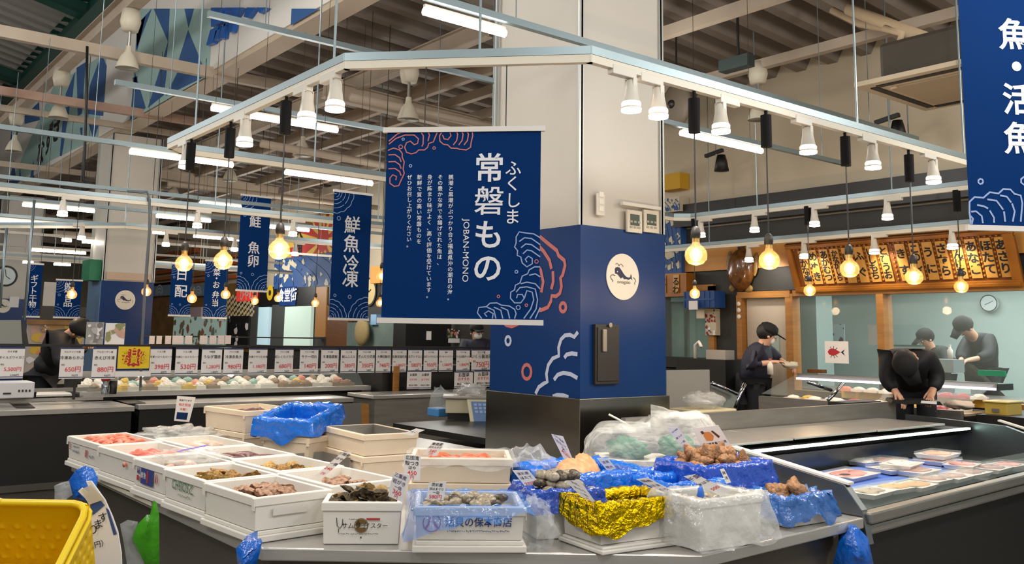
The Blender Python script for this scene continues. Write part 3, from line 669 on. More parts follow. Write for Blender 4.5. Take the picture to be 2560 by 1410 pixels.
# the big one, parallel to the cut corner of the ring track
M = frame((2.302, 3.838, 2.605), (1, -1, 0), Z); W, Hh = .775, .935
u11 = lambda u, v: onp(M, 940 + u / 2.611, 290 + v / 2.611)
def big_art(a):
    l = .006; rb = lambda pts, w=l, c=False: ribbon(a, M, [u11(*p) for p in pts], w, .003, c)
    a.use(1)
    rb(scallop([(85, 165), (140, 118), (200, 98), (265, 92)], 0)); rb([(85, 185), (130, 148), (190, 125), (250, 125), (278, 150), (272, 180), (250, 188)])
    rb([(250, 188), (225, 165), (200, 175), (188, 205), (200, 238), (232, 248), (262, 240), (280, 222), (318, 222), (338, 205), (345, 180), (375, 170), (385, 145), (400, 110), (412, 90)])
    rb([(285, 92), (310, 130), (308, 185), (300, 200)]); rb([(335, 92), (350, 125), (340, 165)])
    rb([(415, 130), (440, 92), (480, 95), (490, 130), (470, 155), (445, 150), (435, 125)]); rb([(415, 130), (418, 165), (440, 185), (470, 190), (490, 210), (530, 212), (545, 218), (590, 222), (618, 205), (622, 170), (632, 130), (628, 90)])
    for x in (520, 555, 590): rb([(x, 92), (x + 14, 120), (x + 8, 160), (x - 15, 190)])
    rb([(80, 225), (115, 210), (155, 222), (172, 245), (172, 270), (185, 300), (178, 345), (185, 375), (172, 405), (160, 430), (150, 455), (120, 460), (92, 440), (92, 405), (110, 385), (135, 395), (130, 420)])
    for y in (255, 300, 345): rb([(82, y), (125, y - 2), (155, y + 18), (165, y + 45)])
    for (x, y, r) in ((162, 202, 13), (380, 210, 9), (800, 1178, 9), (982, 1235, 9), (1048, 950, 12)): rb([(x + r * math.cos(i), y + r * math.sin(i)) for i in (0, .9, 1.8, 2.7, 3.6, 4.5, 5.4)], .0045, True)
    a.use(0)
    for (x, y, r) in ((178, 152, 8), (226, 326, 9), (442, 88, 10), (917, 1017, 10), (929, 1250, 14)): rb([(x + r * math.cos(i), y + r * math.sin(i)) for i in (0, .9, 1.8, 2.7, 3.6, 4.5, 5.4)], .0045, True)
    rb([(1072, 795), (1030, 770), (985, 765), (935, 757), (915, 790), (915, 830), (905, 855), (925, 880), (922, 910), (945, 920), (955, 960), (985, 985), (1020, 965), (1020, 930), (995, 915), (975, 935), (985, 955)])
    for i, y in enumerate((800, 840, 880)): rb([(935 + i * 12, y + 20), (970 + i * 8, y - 5), (1015, y), (1072, y + 40)])
    rb([(1072, 985), (1035, 985), (1000, 1005), (990, 1030), (955, 1045), (940, 1090), (910, 1105), (905, 1135), (880, 1150), (878, 1190), (905, 1220), (945, 1220), (968, 1190), (955, 1165), (925, 1165), (918, 1190)])
    rb([(968, 1190), (985, 1140), (1020, 1150), (1030, 1200), (1010, 1260), (965, 1322)]); rb([(915, 1150), (940, 1120), (985, 1115), (1040, 1130), (1055, 1200), (1045, 1260), (1005, 1322)])
    rb([(945, 1095), (985, 1085), (1040, 1095), (1072, 1130)]); rb([(1000, 1040), (1040, 1030), (1072, 1050)]); rb([(1072, 1250), (1040, 1322)])
    rb([(690, 1322), (662, 1285), (672, 1250), (720, 1245), (745, 1222), (790, 1220), (820, 1235), (870, 1240), (905, 1262), (915, 1290), (905, 1322)])
    for x in (745, 790, 835): rb([(x - 20, 1248), (x + 25, 1268), (x + 38, 1322)])
    rb([(760, 1322), (765, 1290), (735, 1272), (708, 1290), (725, 1310)])
def col(s, u, v, size, gap=1.0):
    x, y = u11(u, v); return [(c, x, y - i * size * gap, size) for i, c in enumerate(s)]
tx = []
for s, v in (('常', 352), ('磐', 568), ('も', 788), ('の', 1004)):
    x, y = u11({'常': 740, '磐': 738, 'も': 735, 'の': 728}[s], v); tx.append((s, x, y, .152))
for s, v, u in (('ふ', 348, 896), ('く', 448, 893), ('し', 558, 895), ('ま', 665, 890)): x, y = u11(u, v); tx.append((s, x, y, .082))
for s, u, v0, v1 in (('親潮と黒潮がぶつかり合う福島県沖の潮目の海。', 490, 402, 1190), ('その豊かな海で水揚げされた魚は、', 420, 402, 960), ('身が締まり味がよく、高く評価を受けています。', 352, 402, 1175), ('新鮮で質の高い常磐ものを', 285, 402, 822), ('ぜひお召し上がりください。', 220, 402, 845)):
    for i, c in enumerate(s): x, y = u11(u - i * .35, v0 + (v1 - v0) * i / (len(s) - 1)); tx.append((c, x, y, .0265))
t = banner('hanging_banner', 'largest navy banner hanging in front of the pillar, with four big brush characters', M, W, Hh, [], big_art, wires=((.19, 2.98), (.6, 2.98)))
lt = MB(m_lett)
for s, x, y, sz in tx: lt.text(s, M @ Matrix.Translation((x, y, .003)), sz, .016 if sz > .1 and s != '磐' else .006)
x, y = u11(585, 878); lt.text('JOBAN-MONO', M @ Matrix.Translation((x, y, .003)) @ Matrix.Rotation(R(-90), 4, 'Z'), .042, .0, sx=1.12)
lt.build('lettering', [c_ for c_ in t.children if c_.name.startswith('cloth')][0])

def strip_banner(label, tl, tr, bl, Y, chars, size, wires=True, lift=0):
    A = at(*tl, Y=Y); Bq = at(*tr, Y=Y); Cq = at(*bl, Y=Y); w = Bq.x - A.x; h = A.z - Cq.z
    M = frame(A, UX, Z)
    def art(a):
        l = w * .016
        wave_corner(a, M, 0, -h, w * .42, l); wave_corner(a, M, w, -h, w * .5, l, -1); wave_corner(a, M, 0, 0, w * .5, l, 1, -1)
        for x, y, r in ((.12, -h + w * .52, .03), (.5, -h + w * .5, .04), (.14, -w * .62, .045)): ribbon(a, M, arc(x * w, y, r * w, 0, 330, 8), l, closed=True)
    tx = [(c, w * .5, onp(M, px, py)[1], size) for c, px, py in chars]
    return banner('hanging_banner', label, M, w, h, tx, art, wires=((w * .15, 5.17 if A.x > 4.4 else 4.98), (w * .85, 5.17 if A.x > 4.4 else 4.98)) if wires else ())
strip_banner('narrow navy banner with four characters, beside the big banner', (836, 478), (930, 486), (821, 795), 8.5, [(c, 880, y) for c, y in zip('鮮魚冷凍', (566, 613, 663, 700))], .2)
strip_banner('narrow navy banner with three characters beside the rising sun flag', (604, 488), (678, 494), (591, 724), 12, [(c, 636, y) for c, y in zip('鮭魚卵', (556, 622, 655))], .18)
strip_banner('navy banner partly behind a bulb, ending in the character for delivery', (430, 660), (482, 662), (422, 787), 13.6, [('日', 452, 688), ('配', 452, 730)], .2)
strip_banner('navy banner for side dishes hanging above the far hot food case', (515, 652), (572, 654), (505, 793), 13.6, [(c, 538, y) for c, y in zip('惣菜・お弁当', (655, 682, 697, 713, 738, 758))], .12)
strip_banner('narrow navy banner for dried gift goods beyond the stooping person', (70, 660), (108, 662), (58, 790), 15.55, [(c, 84, y) for c, y in zip('ギフト干物', (697, 713, 729, 747, 762))], .115)
strip_banner('narrow navy banner beside the blue steel panel of the rear pillar', (142, 700), (205, 703), (135, 792), 15.55, [(c, 162, y) for c, y in zip('贈答品', (718, 737, 758))], .14)
# right banner, cut by the frame
M = frame(at(2397, 22, d=4.55) + Vector((0, 0, .5)), (.83, -.56, 0), Z); Wd = .62
x0, y1 = onp(M, 2425, 565); 
def r_art(a):
    l = .009; rb = lambda pts: ribbon(a, M, [onp(M, 2380 + u / 2.517, 20 + v / 2.517) for u, v in pts], l, .003)
    rb([(118, 1362), (108, 1290), (108, 1220), (140, 1190), (195, 1195), (235, 1160), (290, 1168), (320, 1140), (365, 1142), (390, 1170), (430, 1180), (440, 1230), (430, 1345)])
    for r in ((155, 1240, 225, 1262), (220, 1205, 320, 1270), (300, 1180, 370, 1225)): rb([(r[0], r[1]), ((r[0] + r[2]) / 2 + 8, r[1] + 8), (r[2], r[3])])
    rb([(235, 1275), (262, 1320), (262, 1352)]); rb([(325, 1280), (332, 1345)]); rb([(375, 1230), (392, 1280), (380, 1345)])
    rb([(118, 1282), (150, 1280), (185, 1310), (192, 1355)]); rb([(115, 1310), (130, 1325), (122, 1360)])
    rb([(178 + 16 * math.cos(i * .9), 1092 + 16 * math.sin(i * .9)) for i in range(8)]); rb([(455 + 25 * math.cos(i * .9), 1088 + 25 * math.sin(i * .9)) for i in range(8)])
tx = []
for c, px, py, s in (('鮮', 2535, -45, .17), ('魚', 2535, 92, .17), ('・', 2541, 174, .2), ('活', 2546, 254, .17), ('魚', 2549, 352, .17)): x, y = onp(M, px, py); tx.append((c, x, y, s))
banner('hanging_banner', 'wide navy banner with large fish characters beside the air conditioner', M, Wd, -y1, tx, r_art, wires=((.1, 4.95), (.5, 4.95)), bold=.02)
# ================================================================== RIGHT WALL: NAME BOARD, TURTLE, PREPARATION ROOM
bl = at(1993, 730, X=9.44); br = at(2562, 716, X=9.44); tl = at(1969, 603, X=9.22)
bl.z = br.z = (bl.z + br.z) / 2
upv = Vector((-.22, 0, .58)).normalized()
MS = frame(bl, -UY, upv); SW = bl.y - br.y; SH = .6
board = thing('name_board', 'long carved wooden board of fish names leaning out above the windows', 'sign', tuple(bl))
def SB(mb, x0, x1, y0, y1, z0, z1):
    P = lambda x, y, z: MS @ Vector((x, y, z))
    return mb.hexa([P(x0, y0, z0), P(x1, y0, z0), P(x1, y1, z0), P(x0, y1, z0)], [P(x0, y0, z1), P(x1, y0, z1), P(x1, y1, z1), P(x0, y1, z1)])
m_bw = mat('board wood', '#a8691f', rough=.4, mix=('#86500f', 5, .3)); m_bwl = mat('plaque wood', '#c8954a', rough=.4, mix=('#b8843a', 4, .3), aniso=(1, 8, 1))
m_bwd = mat('board recess', '#6e3c0c', rough=.5)
SB(MB(m_bwd), 0, SW, 0, SH, -.03, 0).build('backing', board)
fr = MB(m_bw)
for a in ((0, SW, 0, .07), (0, SW, SH - .06, SH), (0, .07, .07, SH - .06), (SW - .09, SW, .07, SH - .06)): SB(fr, *a, 0, .035)
for a in ((.015, SW - .015, .015, .05), (.015, SW - .015, SH - .045, SH - .015)): SB(fr, *a, .035, .05)
fr.build('frame', board, bevel=.004)
k7 = lambda u, v: onp(MS, 1960 + u / 7.833, 560 + v / 7.833); k8 = lambda u, v: onp(MS, 2240 + u / 7.834, 560 + v / 7.834)
PL = [('あさり', k8, 2060, 2210), ('ほたて', k8, 1760, 1900), ('あなご', k8, 1460, 1610), ('かんぱち', k8, 1190, 1320), ('さわら', k8, 890, 1010), ('うに', k8, 620, 740), ('このしろ', k8, 360, 480), ('きす', k8, 90, 190),
      ('とびうお', k7, 1930, 2060), ('いしもち', k7, 1680, 1800), ('ふぐ', k7, 1450, 1560), ('いか', k7, 1200, 1320), ('かながしら', k7, 970, 1090), ('あかむつ', k7, 750, 880), ('めぬき', k7, 540, 650), ('わかなめ', k7, 340, 450)]
xs = []
for s, f, ua, ub in PL:
    x = (f(ua, 330)[0] + f(ub, 1050)[0]) / 2; xs.append(x); y0, y1 = .1, SH - .09; w = .052
    k = MB(m_ink); pq = SB(MB(m_bwl), x - w, x + w, y0, y1, .004, .02).build('plaque', board)
    n = len(s); hh = y1 - y0 - .05; sz = min(.115, hh / n * 1.15)
    for i, c in enumerate(s): k.text(c, MS @ Matrix.Translation((x, y1 - .025 - hh * (i + .5) / n, .0225)), sz, .035)
    k.build('lettering', pq)
bd = MB(m_bw)
for a, b in zip(sorted(xs), sorted(xs)[1:]):
    for j in range(9): bd.ball(MS @ Vector(((a + b) / 2, .12 + j * .048, .008)), .014, 6, 4)
for i in range(int(SW / .055)):
    bd.ball(MS @ Vector((.1 + i * .055, SH - .075, .01)), .015, 6, 4)
bd.build('bead_pattern', board, smooth=True)
# turtle shell hung on the wall
c = Vector((9.42, 7.01, 2.47)); t = thing('turtle', 'brown glossy mounted sea turtle hung on the charcoal wall beside the name board', 'turtle', tuple(c))
tm = Matrix.Translation(c) @ Matrix.Rotation(R(6), 4, 'X')
MB(mat('turtle shell', '#4a2a10', rough=.22, mix=('#7c4f1c', 14, .2), coat=.5), M=tm).ball((0, 0, .0), (.1, .2, .27), 20, 14, .05, 2).build('shell', t, smooth=True)
MB(mat('turtle skin', '#3a2410', rough=.4), M=tm).ball((0, .02, .3), (.05, .05, .07), 12, 8).build('head', t, smooth=True)
for y, z, ry, rz in ((.2, .1, .04, .13), (-.2, .08, .04, .15), (.13, -.24, .05, .05), (-.12, -.23, .07, .05)):
    MB(mat('turtle flipper', '#9a7a3c', rough=.4, mix=('#5c421c', 20, .2)), M=tm).ball((.02, y, z), (.02, ry, rz), 12, 8).build('flipper', t, smooth=True)
# second board, wave hanging and yellow pennant seen past the pillar
def sheet(name, label, cat, rect, X=None, Y=None, m=None, th=.02, art=None, group=None, back=None):
    """flat panel with thickness on the plane X or Y, spanning the photo rectangle (x0, y0, x1, y1)"""
    x0, y0, x1, y1 = rect
    if X is not None and 8.7 < X < 9.5 and name not in ('notice', 'fish_sign', 'tray'): X = max(X, 9.3); th = (back or (9.457 if y0 >= 700 and 372 <= x0 < 1235 and name != 'shop_facade' else 9.488)) - X
    a = at(x0, y1, X=X, Y=Y); b = at(x1, y1, X=X, Y=Y); c = at((x0 + x1) / 2, y0, X=X, Y=Y)
    a.z = b.z = (a.z + b.z) / 2; M = frame(a, (b - a), Z); w = (b - a).length; h = c.z - a.z
    pm = MB(m).prism([M @ Vector(p) for p in ((0, 0, 0), (w, 0, 0), (w, h, 0), (0, h, 0))], M.col[2].to_3d() * -th)
    if art is None: return tag(pm.build(name), label, cat, group)
    t = thing(name, label, cat, tuple((a + b) / 2), group)
    pm.build('panel', t)
    if art: art(t, M, w, h)
    return t
m_cream = mat('wave cream', '#c9bfa4', rough=.6); m_wblue = mat('wave blue', '#274f86', rough=.6)
def seascape(seed, cols=(m_cream, None)):
    def art(t, M, w, h):
        rnd = random.Random(seed); a = MB(m_cream, m_wblue, m_line)
        for i in range(44):
            x, y, r = rnd.random() * w, h * (.05 + .9 * rnd.random()), min(w, h) * rnd.uniform(.06, .17)
            a.use(0 if i % 3 else 1)
            pts = [M @ Vector((min(w, max(0, x + r * (1 + .3 * math.sin(5 * k + i)) * math.cos(k * .52))), min(h, max(0, y + r * (1 + .3 * math.cos(4 * k)) * math.sin(k * .52))), .003 + i * .0002)) for k in range(12)]
            a.poly(pts)
        a.use(1)
        for i in range(5): ribbon(a, M, [(min(w, max(0, w * (.1 + .2 * i) + w * .25 * math.cos(k * .25))), h * (.05 + .8 * k / 8)) for k in range(9)], w * .035, .01)
        a.build('wave_print', t)
    return art
sheet('wave_hanging', 'blue and cream wave print hanging at the edge of the central pillar', 'banner', (1650, 500, 1704, 688), X=9.38, m=m_wblue, art=seascape(4))
sheet('pennant', 'small yellow pennant above the wave print beside the central pillar', 'flag', (1650, 434, 1700, 474), X=9.3, m=mat('pennant yellow', '#c79a1e', rough=.6))
sheet('wave_hanging', 'short cream and blue wave print just under the yellow pennant', 'banner', (1650, 494, 1700, 530), X=9.3, m=m_cream, art=seascape(8))
def tab(t, M, w, h):
    for i, s in enumerate(('に', 'るわ')):
        k = MB(m_bwl, m_ink); x = w * (.35 + .38 * i)
        k.poly([M @ Vector(p) for p in ((x - .05, .05, .012), (x + .05, .05, .012), (x + .05, h - .02, .012), (x - .05, h - .02, .012))]).use(1)
        for j, ch in enumerate(s): k.text(ch, M @ Matrix.Translation((x, h * .62 - j * .11, .016)), .12, .02)
        k.build('plaque', t)
sheet('name_board', 'end of another carved wooden name board cut off by the central pillar', 'sign', (1630, 684, 1716, 742), X=9.25, m=m_bw, art=tab)

# fish tank corner left of the door
t = thing('fish_tank', 'wood framed glass fish tank between the pillar and the grey door', 'tank', (9.6, 7.95, .9))
MB(mat('tank water', '#8fb0a6', rough=.1, mix=('#5f837a', 2, .3))).box(9.72, 10.2, 7.55, 8.9, 1.35, 2.1).build('water', t)
MB(m_glass).box(9.5, 9.51, 7.55, 8.9, 1.35, 2.2).build('glass', t)
f = MB(m_wood).box(9.44, 9.6, 7.46, 7.55, 1.0, 2.28).box(9.44, 9.6, 7.46, 8.9, 2.22, 2.3); f.build('frame', t)
MB(mat('tank post', '#6d7d70', rough=.4)).box(9.5, 9.55, 7.95, 8.0, 1.35, 2.2).build('mullion', t)
MB(m_dark).box(9.3, 9.7, 7.5, 8.9, 1.22, 1.35).box(9.4, 9.7, 7.55, 8.9, 0, 1.22).build('base', t)
t = thing('blue_crate', 'blue plastic crate mounted high beside the fish tank', 'crate', (9.2, 7.7, 2.0))
a = at(1712, 770, X=9.2); b = at(1786, 770, X=9.2); zt = at(1750, 728, X=9.2).z
k = MB(mat('crate blue', '#1c4484', rough=.4)).box(9.2, 9.42, b.y, a.y, a.z, zt)
for i in range(7): k.box(9.19, 9.2, b.y + (a.y - b.y) * i / 6 - .008, b.y + (a.y - b.y) * i / 6 + .008, a.z, zt)
k.box(9.185, 9.2, b.y, a.y, (a.z + zt) / 2 - .012, (a.z + zt) / 2 + .012); k.build('body', t)
def bits(cols, n, seed, r=.5):
    def art(t, M, w, h):
        rnd = random.Random(seed); a = MB(*cols)
        for i in range(n):
            x, y, s = rnd.random() * w, rnd.random() * h, min(w, h) * rnd.uniform(.1, .3) * r
            a.use(rnd.randrange(len(cols))).poly([M @ Vector((min(w, max(0, x + s * rnd.uniform(.6, 1.3) * math.cos(k * .9))), min(h, max(0, y + s * rnd.uniform(.6, 1.3) * math.sin(k * .9))), .003 + i * .0003)) for k in range(7)])
        a.build('print', t)
    return art
m_crim = mat('crimson', '#8e1f26', rough=.6)
sheet('poster', 'crimson and cream illustrated poster below the blue crate', 'poster', (1764, 772, 1790, 838), X=9.4, m=m_cream, art=bits([m_crim, m_paper, m_navy, m_crim], 26, 3))
sheet('notice', 'white paper strip hanging from the blue crate', 'notice', (1722, 752, 1742, 774), X=9.1, m=m_paper)
sheet('notice', 'cream paper taped on the tank glass under the blue crate', 'notice', (1741, 774, 1760, 796), X=9.35, m=mat('cream paper', '#d8cfb4', rough=.7))
t = thing('counter', 'black counter block between the fish tank and the man in the cap', 'counter', (8.6, 6.9, 0))
MB(m_black).box(8.55, 9.2, 6.6, 7.33, 0, 1.36).build('body', t)
t = thing('spice_caddy', 'white tap and clutter on the counter before the fish tank', 'caddy', (8.75, 7.1, 1.36))
MB(m_white).tube([(8.75, 7.2, 1.3), (8.75, 7.2, 1.52), (8.7, 7.1, 1.56), (8.68, 7.05, 1.5)], .02, 8).build('tap', t, smooth=True)
MB(mat('grey tub', '#9a938c', rough=.5)).box(8.68, 8.85, 6.7, 6.98, 1.36, 1.47).build('tub', t)
t = thing('wall_shelf_case', 'open chilled case with pink and white packs in front of the fish tank', 'display case', (8.8, 8, 0))
k = MB(m_dark).box(8.7, 9.3, 7.35, 9, 0, 1.05).box(8.8, 9.3, 7.35, 9, 1.17, 1.2); k.build('body', t)
MB(mat('case strip', '#b7b1a6', rough=.3, metal=.6)).box(8.68, 8.7, 7.35, 9, 1.0, 1.06).build('front_rail', t)
rnd = random.Random(5)
pk = None
m_pk = [mat('pack pink', '#d98a72', rough=.4), mat('pack white', '#e6dfd2', rough=.4), mat('pack red', '#b5382c', rough=.4), mat('pack yellow', '#d8b23c', rough=.4), mat('pack teal', '#8fb5a8', rough=.4), mat('pack brown', '#8a6a48', rough=.5)]
def pack_row(label, group, pts, size, kinds, name='food_pack'):
    out = []
    protos = {}
    for i, p in enumerate(pts):
        kx = kinds[rnd.randrange(len(kinds))]
        if kx not in protos:
            o = MB(m_pk[kx], m_pk[1]).box(-size[0] / 2, size[0] / 2, -size[1] / 2, size[1] / 2, 0, size[2] * .5).use(0).ball((0, 0, size[2] * .5), (size[0] * .4, size[1] * .4, size[2] * .5), 8, 5, .3, 4, i).build(name)
            protos[kx] = o; o.location = p; tag(o, label, 'food pack', group)
        else:
            o = protos[kx].copy(); COL.objects.link(o); o.location = p
        o.rotation_euler.z = rnd.uniform(-.3, .3); out.append(o)
    return out
pack_row('small food pack in the chilled case before the fish tank', 'packs in the tank-side case', [(8.8, 7.45 + i * .17, 1.06) for i in range(8)], (.14, .13, .05), [0, 1, 2])
sheet('grey_board', 'grey plastic sheet standing beside the central pillar foot', 'panel', (1668, 925, 1776, 1062), Y=5.2, m=mat('grey sheet', '#a8a59e', rough=.4))

# things in and on the preparation room
struct('floor_room', MB(mat('room floor', '#8a9490', rough=.5)).box(9.7, 13.2, -.5, 9.1, 0, .14))
sheet('whiteboard', 'magnet board with dark magnets inside the preparation room', 'whiteboard', (2050, 810, 2112, 875), X=12.6, m=mat('board face', '#b9cdd2', rough=.3), art=bits([m_black, m_black], 16, 9, .35))
sheet('room_cabinet', 'tall grey fridge seen through the first window', 'cabinet', (2012, 750, 2045, 905), X=12.9, m=mat('fridge', '#77827e', rough=.4))
sheet('towel_dispenser', 'white paper towel dispenser beside the window post', 'dispenser', (2171, 812, 2200, 862), X=12.4, m=mat('dispenser', '#b4aa9f', rough=.5), th=.1)
sheet('notice', 'pale sheet taped on the far wall of the preparation room', 'notice', (2228, 812, 2310, 862), X=13.15, m=mat('pale sheet', '#a3b8b3', rough=.5))
c = at(2473, 758, X=13.1); t = thing('wall_clock', 'round white clock on the preparation room wall', 'clock', tuple(c)); MC = frame(c, -UY, Z)
k = MB(mat('clock white', '#c8d3d3', rough=.4)); k.prism([MC @ Vector((.115 * math.cos(i * .2618), .115 * math.sin(i * .2618), -.03)) for i in range(24)], (-.05, 0, 0)); k.build('case', t)
k = MB(m_dark); ribbon(k, MC, arc(0, 0, .11, 0, 345, 24), .012, .022, closed=True); ribbon(k, MC, [(0, 0), (-.05, -.02)], .008, .024); ribbon(k, MC, [(0, 0), (.06, .03)], .006, .024); k.build('hands', t)
t = thing('work_table', 'stainless work table inside the preparation room', 'table', (10.6, 4.2, .14))
MB(m_steel_d).box(10.2, 11.2, 2.2, 7.0, .95, 1.0).box(10.25, 11.15, 2.3, 6.9, .4, .43).build('tabletop', t)
for x in (10.25, 11.1):
    for y in (2.3, 6.8): MB(m_steel_d).box(x, x + .05, y, y + .05, .14, .95).build('leg', t)
def bottle(name, label, p, h, r, m, cat='bottle', mc=None):
    t = thing(name, label, cat, tuple(p)); MB(m).lathe([(r, 0), (r, h * .6), (r * .45, h * .75), (r * .4, h * .9)], (0, 0, 0), 12).build('body', t, smooth=True, local=True)
    MB(mc or m_white).lathe([(r * .5, h * .88), (r * .5, h)], (0, 0, 0), 10).build('cap', t, local=True); return t
bottle('spray_bottle', 'white bottle standing beside the apron wearer in the room', at(2376, 897, X=10.4), .16, .03, m_white)
MB(mat('bin grey', '#7f8d8f', rough=.5))
t = sheet('plastic_bin', 'grey plastic bin on the room counter behind the bending man', 'bin', (2350, 898, 2412, 930), X=10.0, m=mat('bin grey', '#7f8d8f', rough=.5), th=-.25)
sheet('tray', 'green tray on the counter below the white round clock', 'tray', (2445, 926, 2512, 940), X=9.2, m=mat('tray green', '#1f8a63', rough=.5), th=.04)
# fish picture on a small stand
t = sheet('fish_sign', 'white card with a red fish drawing standing on the sushi case', 'sign', (2063, 853, 2121, 908), X=9.15, m=m_paper, th=.012, art=lambda t, M, w, h: (
    (lambda a: (a.poly([M @ Vector((w * x, h * y, .003)) for x, y in ((.13, .5), (.2, .62), (.36, .67), (.52, .6), (.68, .5), (.52, .4), (.36, .33), (.2, .38))]), a.use(1), a.poly([M @ Vector((w * x, h * y, .003)) for x, y in ((.7, .5), (.87, .64), (.8, .5), (.88, .34))]),
     [ribbon(a, M, [(w * .35, h * .5), (w * x, h * y)], w * .025, .002) for x, y in ((.25, .74), (.4, .78), (.55, .7), (.25, .24), (.42, .22), (.55, .28))], a.build('fish_print', t)))(MB(mat('fish red', '#b3202c'), m_navy))))
MB(m_woodd).box(9.1, 9.2, 5.72, 5.9, 1.24, 1.28).build('stand', t)

# ---- glazed sushi case along the wall
t = thing('sushi_case', 'long lit glass sushi case below the preparation room windows', 'display case', (8.7, 4.6, 0))
yA, yB = 5.98, 3.86
k = MB(m_dark).box(8.35, 9.45, yB, yA, 0, .95).box(9.05, 9.4, yB, yA, 1.16, 1.22); k.build('body', t)
MB(m_steel_d).box(8.3, 8.36, yB, yA, .85, 1.0).box(9.02, 9.06, yB, yA, 1.16, 1.23).build('steel_trim', t)
MB(mat('case lamp', '#e6dcff', emit=3.5)).box(9.0, 9.03, yB, yA, 1.165, 1.185).build('strip_light', t)
MB(m_glass).hexa([(8.36, yB, 1.02), (8.36, yA, 1.02), (9.02, yA, 1.22), (9.02, yB, 1.22)], [(8.36, yB, 1.026), (8.36, yA, 1.026), (9.02, yA, 1.226), (9.02, yB, 1.226)]).build('glass', t)
MB(mat('yellow insert', '#cfa73c', rough=.4)).box(8.95, 9.0, yB, 5.4, 1.0, 1.08).build('back_insert', t)
MB(mat('case floor', '#a08a6a', rough=.5)).box(8.38, 9.02, yB, yA, .95, .97).build('deck', t)
pack_row('sushi pack on the upper row of the lit sushi case', 'sushi packs upper row', [(8.88, 5.3 - i * .15, 1.08) for i in range(10)], (.13, .14, .05), [2, 1, 2, 0], 'sushi_pack')
pack_row('sushi pack on the lower row of the lit sushi case', 'sushi packs lower row', [(8.6 + .1 * (i % 2), 5.75 - i * .13, .97) for i in range(14)], (.2, .15, .05), [0, 1, 3, 2], 'sushi_pack')
# chrome hinge arms of the raised lids
for i, (px, py) in enumerate(((1850, 1010), (2075, 985))):
    c = at(px, py, Y=4.6 if i == 0 else 4.5); t = thing('hinge_arm', 'chrome lid hinge behind the chilled case, %s' % ('one by the grey sheet', 'one by the bending person')[i], 'hinge', tuple(c))
    m_ch = mat('chrome', '#b9bec8', rough=.15, metal=1)
    if i == 0:
        P = [at(*q, Y=4.6) for q in ((1838, 1020), (1850, 985), (1862, 960))]; P2q = [at(*q, Y=4.7) for q in ((1780, 958), (1842, 985))]
    else:
        P = [at(*q, Y=4.5) for q in ((2070, 1000), (2085, 985), (2108, 958))]; P2q = [at(*q, Y=4.5) for q in ((2020, 955), (2078, 975))]
    MB(m_ch).tube(P, .016, 8).build('strut', t, smooth=True); MB(m_ch).tube(P2q, .016, 8).build('arm', t, smooth=True)
t = thing('case_cover', 'tilted glass lid raised between the grey sheet and the person wiping', 'lid', (6.2, 4.9, 1.0))
MB(mat('grey lid glass', '#b5bdb8', rough=.1, alpha=.5)).prism([at(*q, Y=4.75) for q in ((1778, 955), (1845, 985), (1835, 1025), (1778, 1025))], (0, .01, 0)).build('glass', t)
# right-hand end: yellow tub and clear box on a dark cart
t = thing('service_cart', 'dark service cart under the yellow tub behind the end of the case', 'cart', (8.9, 3.2, 0))
MB(m_dark).box(8.35, 9.3, 2.2, 3.75, .55, .98).box(8.4, 9.2, 2.3, 3.7, 0, .5).build('body', t)
c = at(2490, 1040, X=8.5)
t = thing('storage_tub', 'yellow lidded storage tub on the dark cart', 'tub', tuple(c))
q0 = at(2462, 1045, X=8.5); q1 = at(2520, 1045, X=8.5); zt = at(2490, 1003, X=8.5).z
MB(mat('tub yellow', '#b9a04a', rough=.4)).box(8.5, 8.8, q1.y, q0.y, q0.z, zt - .015).build('body', t, bevel=.01)
MB(mat('tub lid', '#cdb96a', rough=.35)).box(8.49, 8.81, q1.y - .01, q0.y + .01, zt - .015, zt).build('lid', t, bevel=.005)
MB(m_steel_d).box(8.49, 8.5, (q0.y + q1.y) / 2 - .03, (q0.y + q1.y) / 2 + .03, q0.z + .06, q0.z + .09).build('badge', t)
t = thing('clear_box', 'clear plastic hood over white trays beside the yellow tub', 'box', (8.6, 2.9, 1.0))
MB(m_glass).box(8.55, 9.0, 2.5, 2.95, 1.0, 1.2).build('hood', t); MB(m_white).box(8.6, 8.95, 2.35, 2.9, 1.0, 1.07).build('tray', t)
t = thing('cloth', 'crumpled pale cloth beside the bending man', 'cloth', tuple(at(2400, 1010, X=8.0)))
c = at(2400, 1012, X=8.0); MB(mat('pale cloth', '#c9b9ab', rough=.8)).ball(c, (.07, .12, .035), 20, 10, .5, 9, 3).build('folds', t, smooth=True)

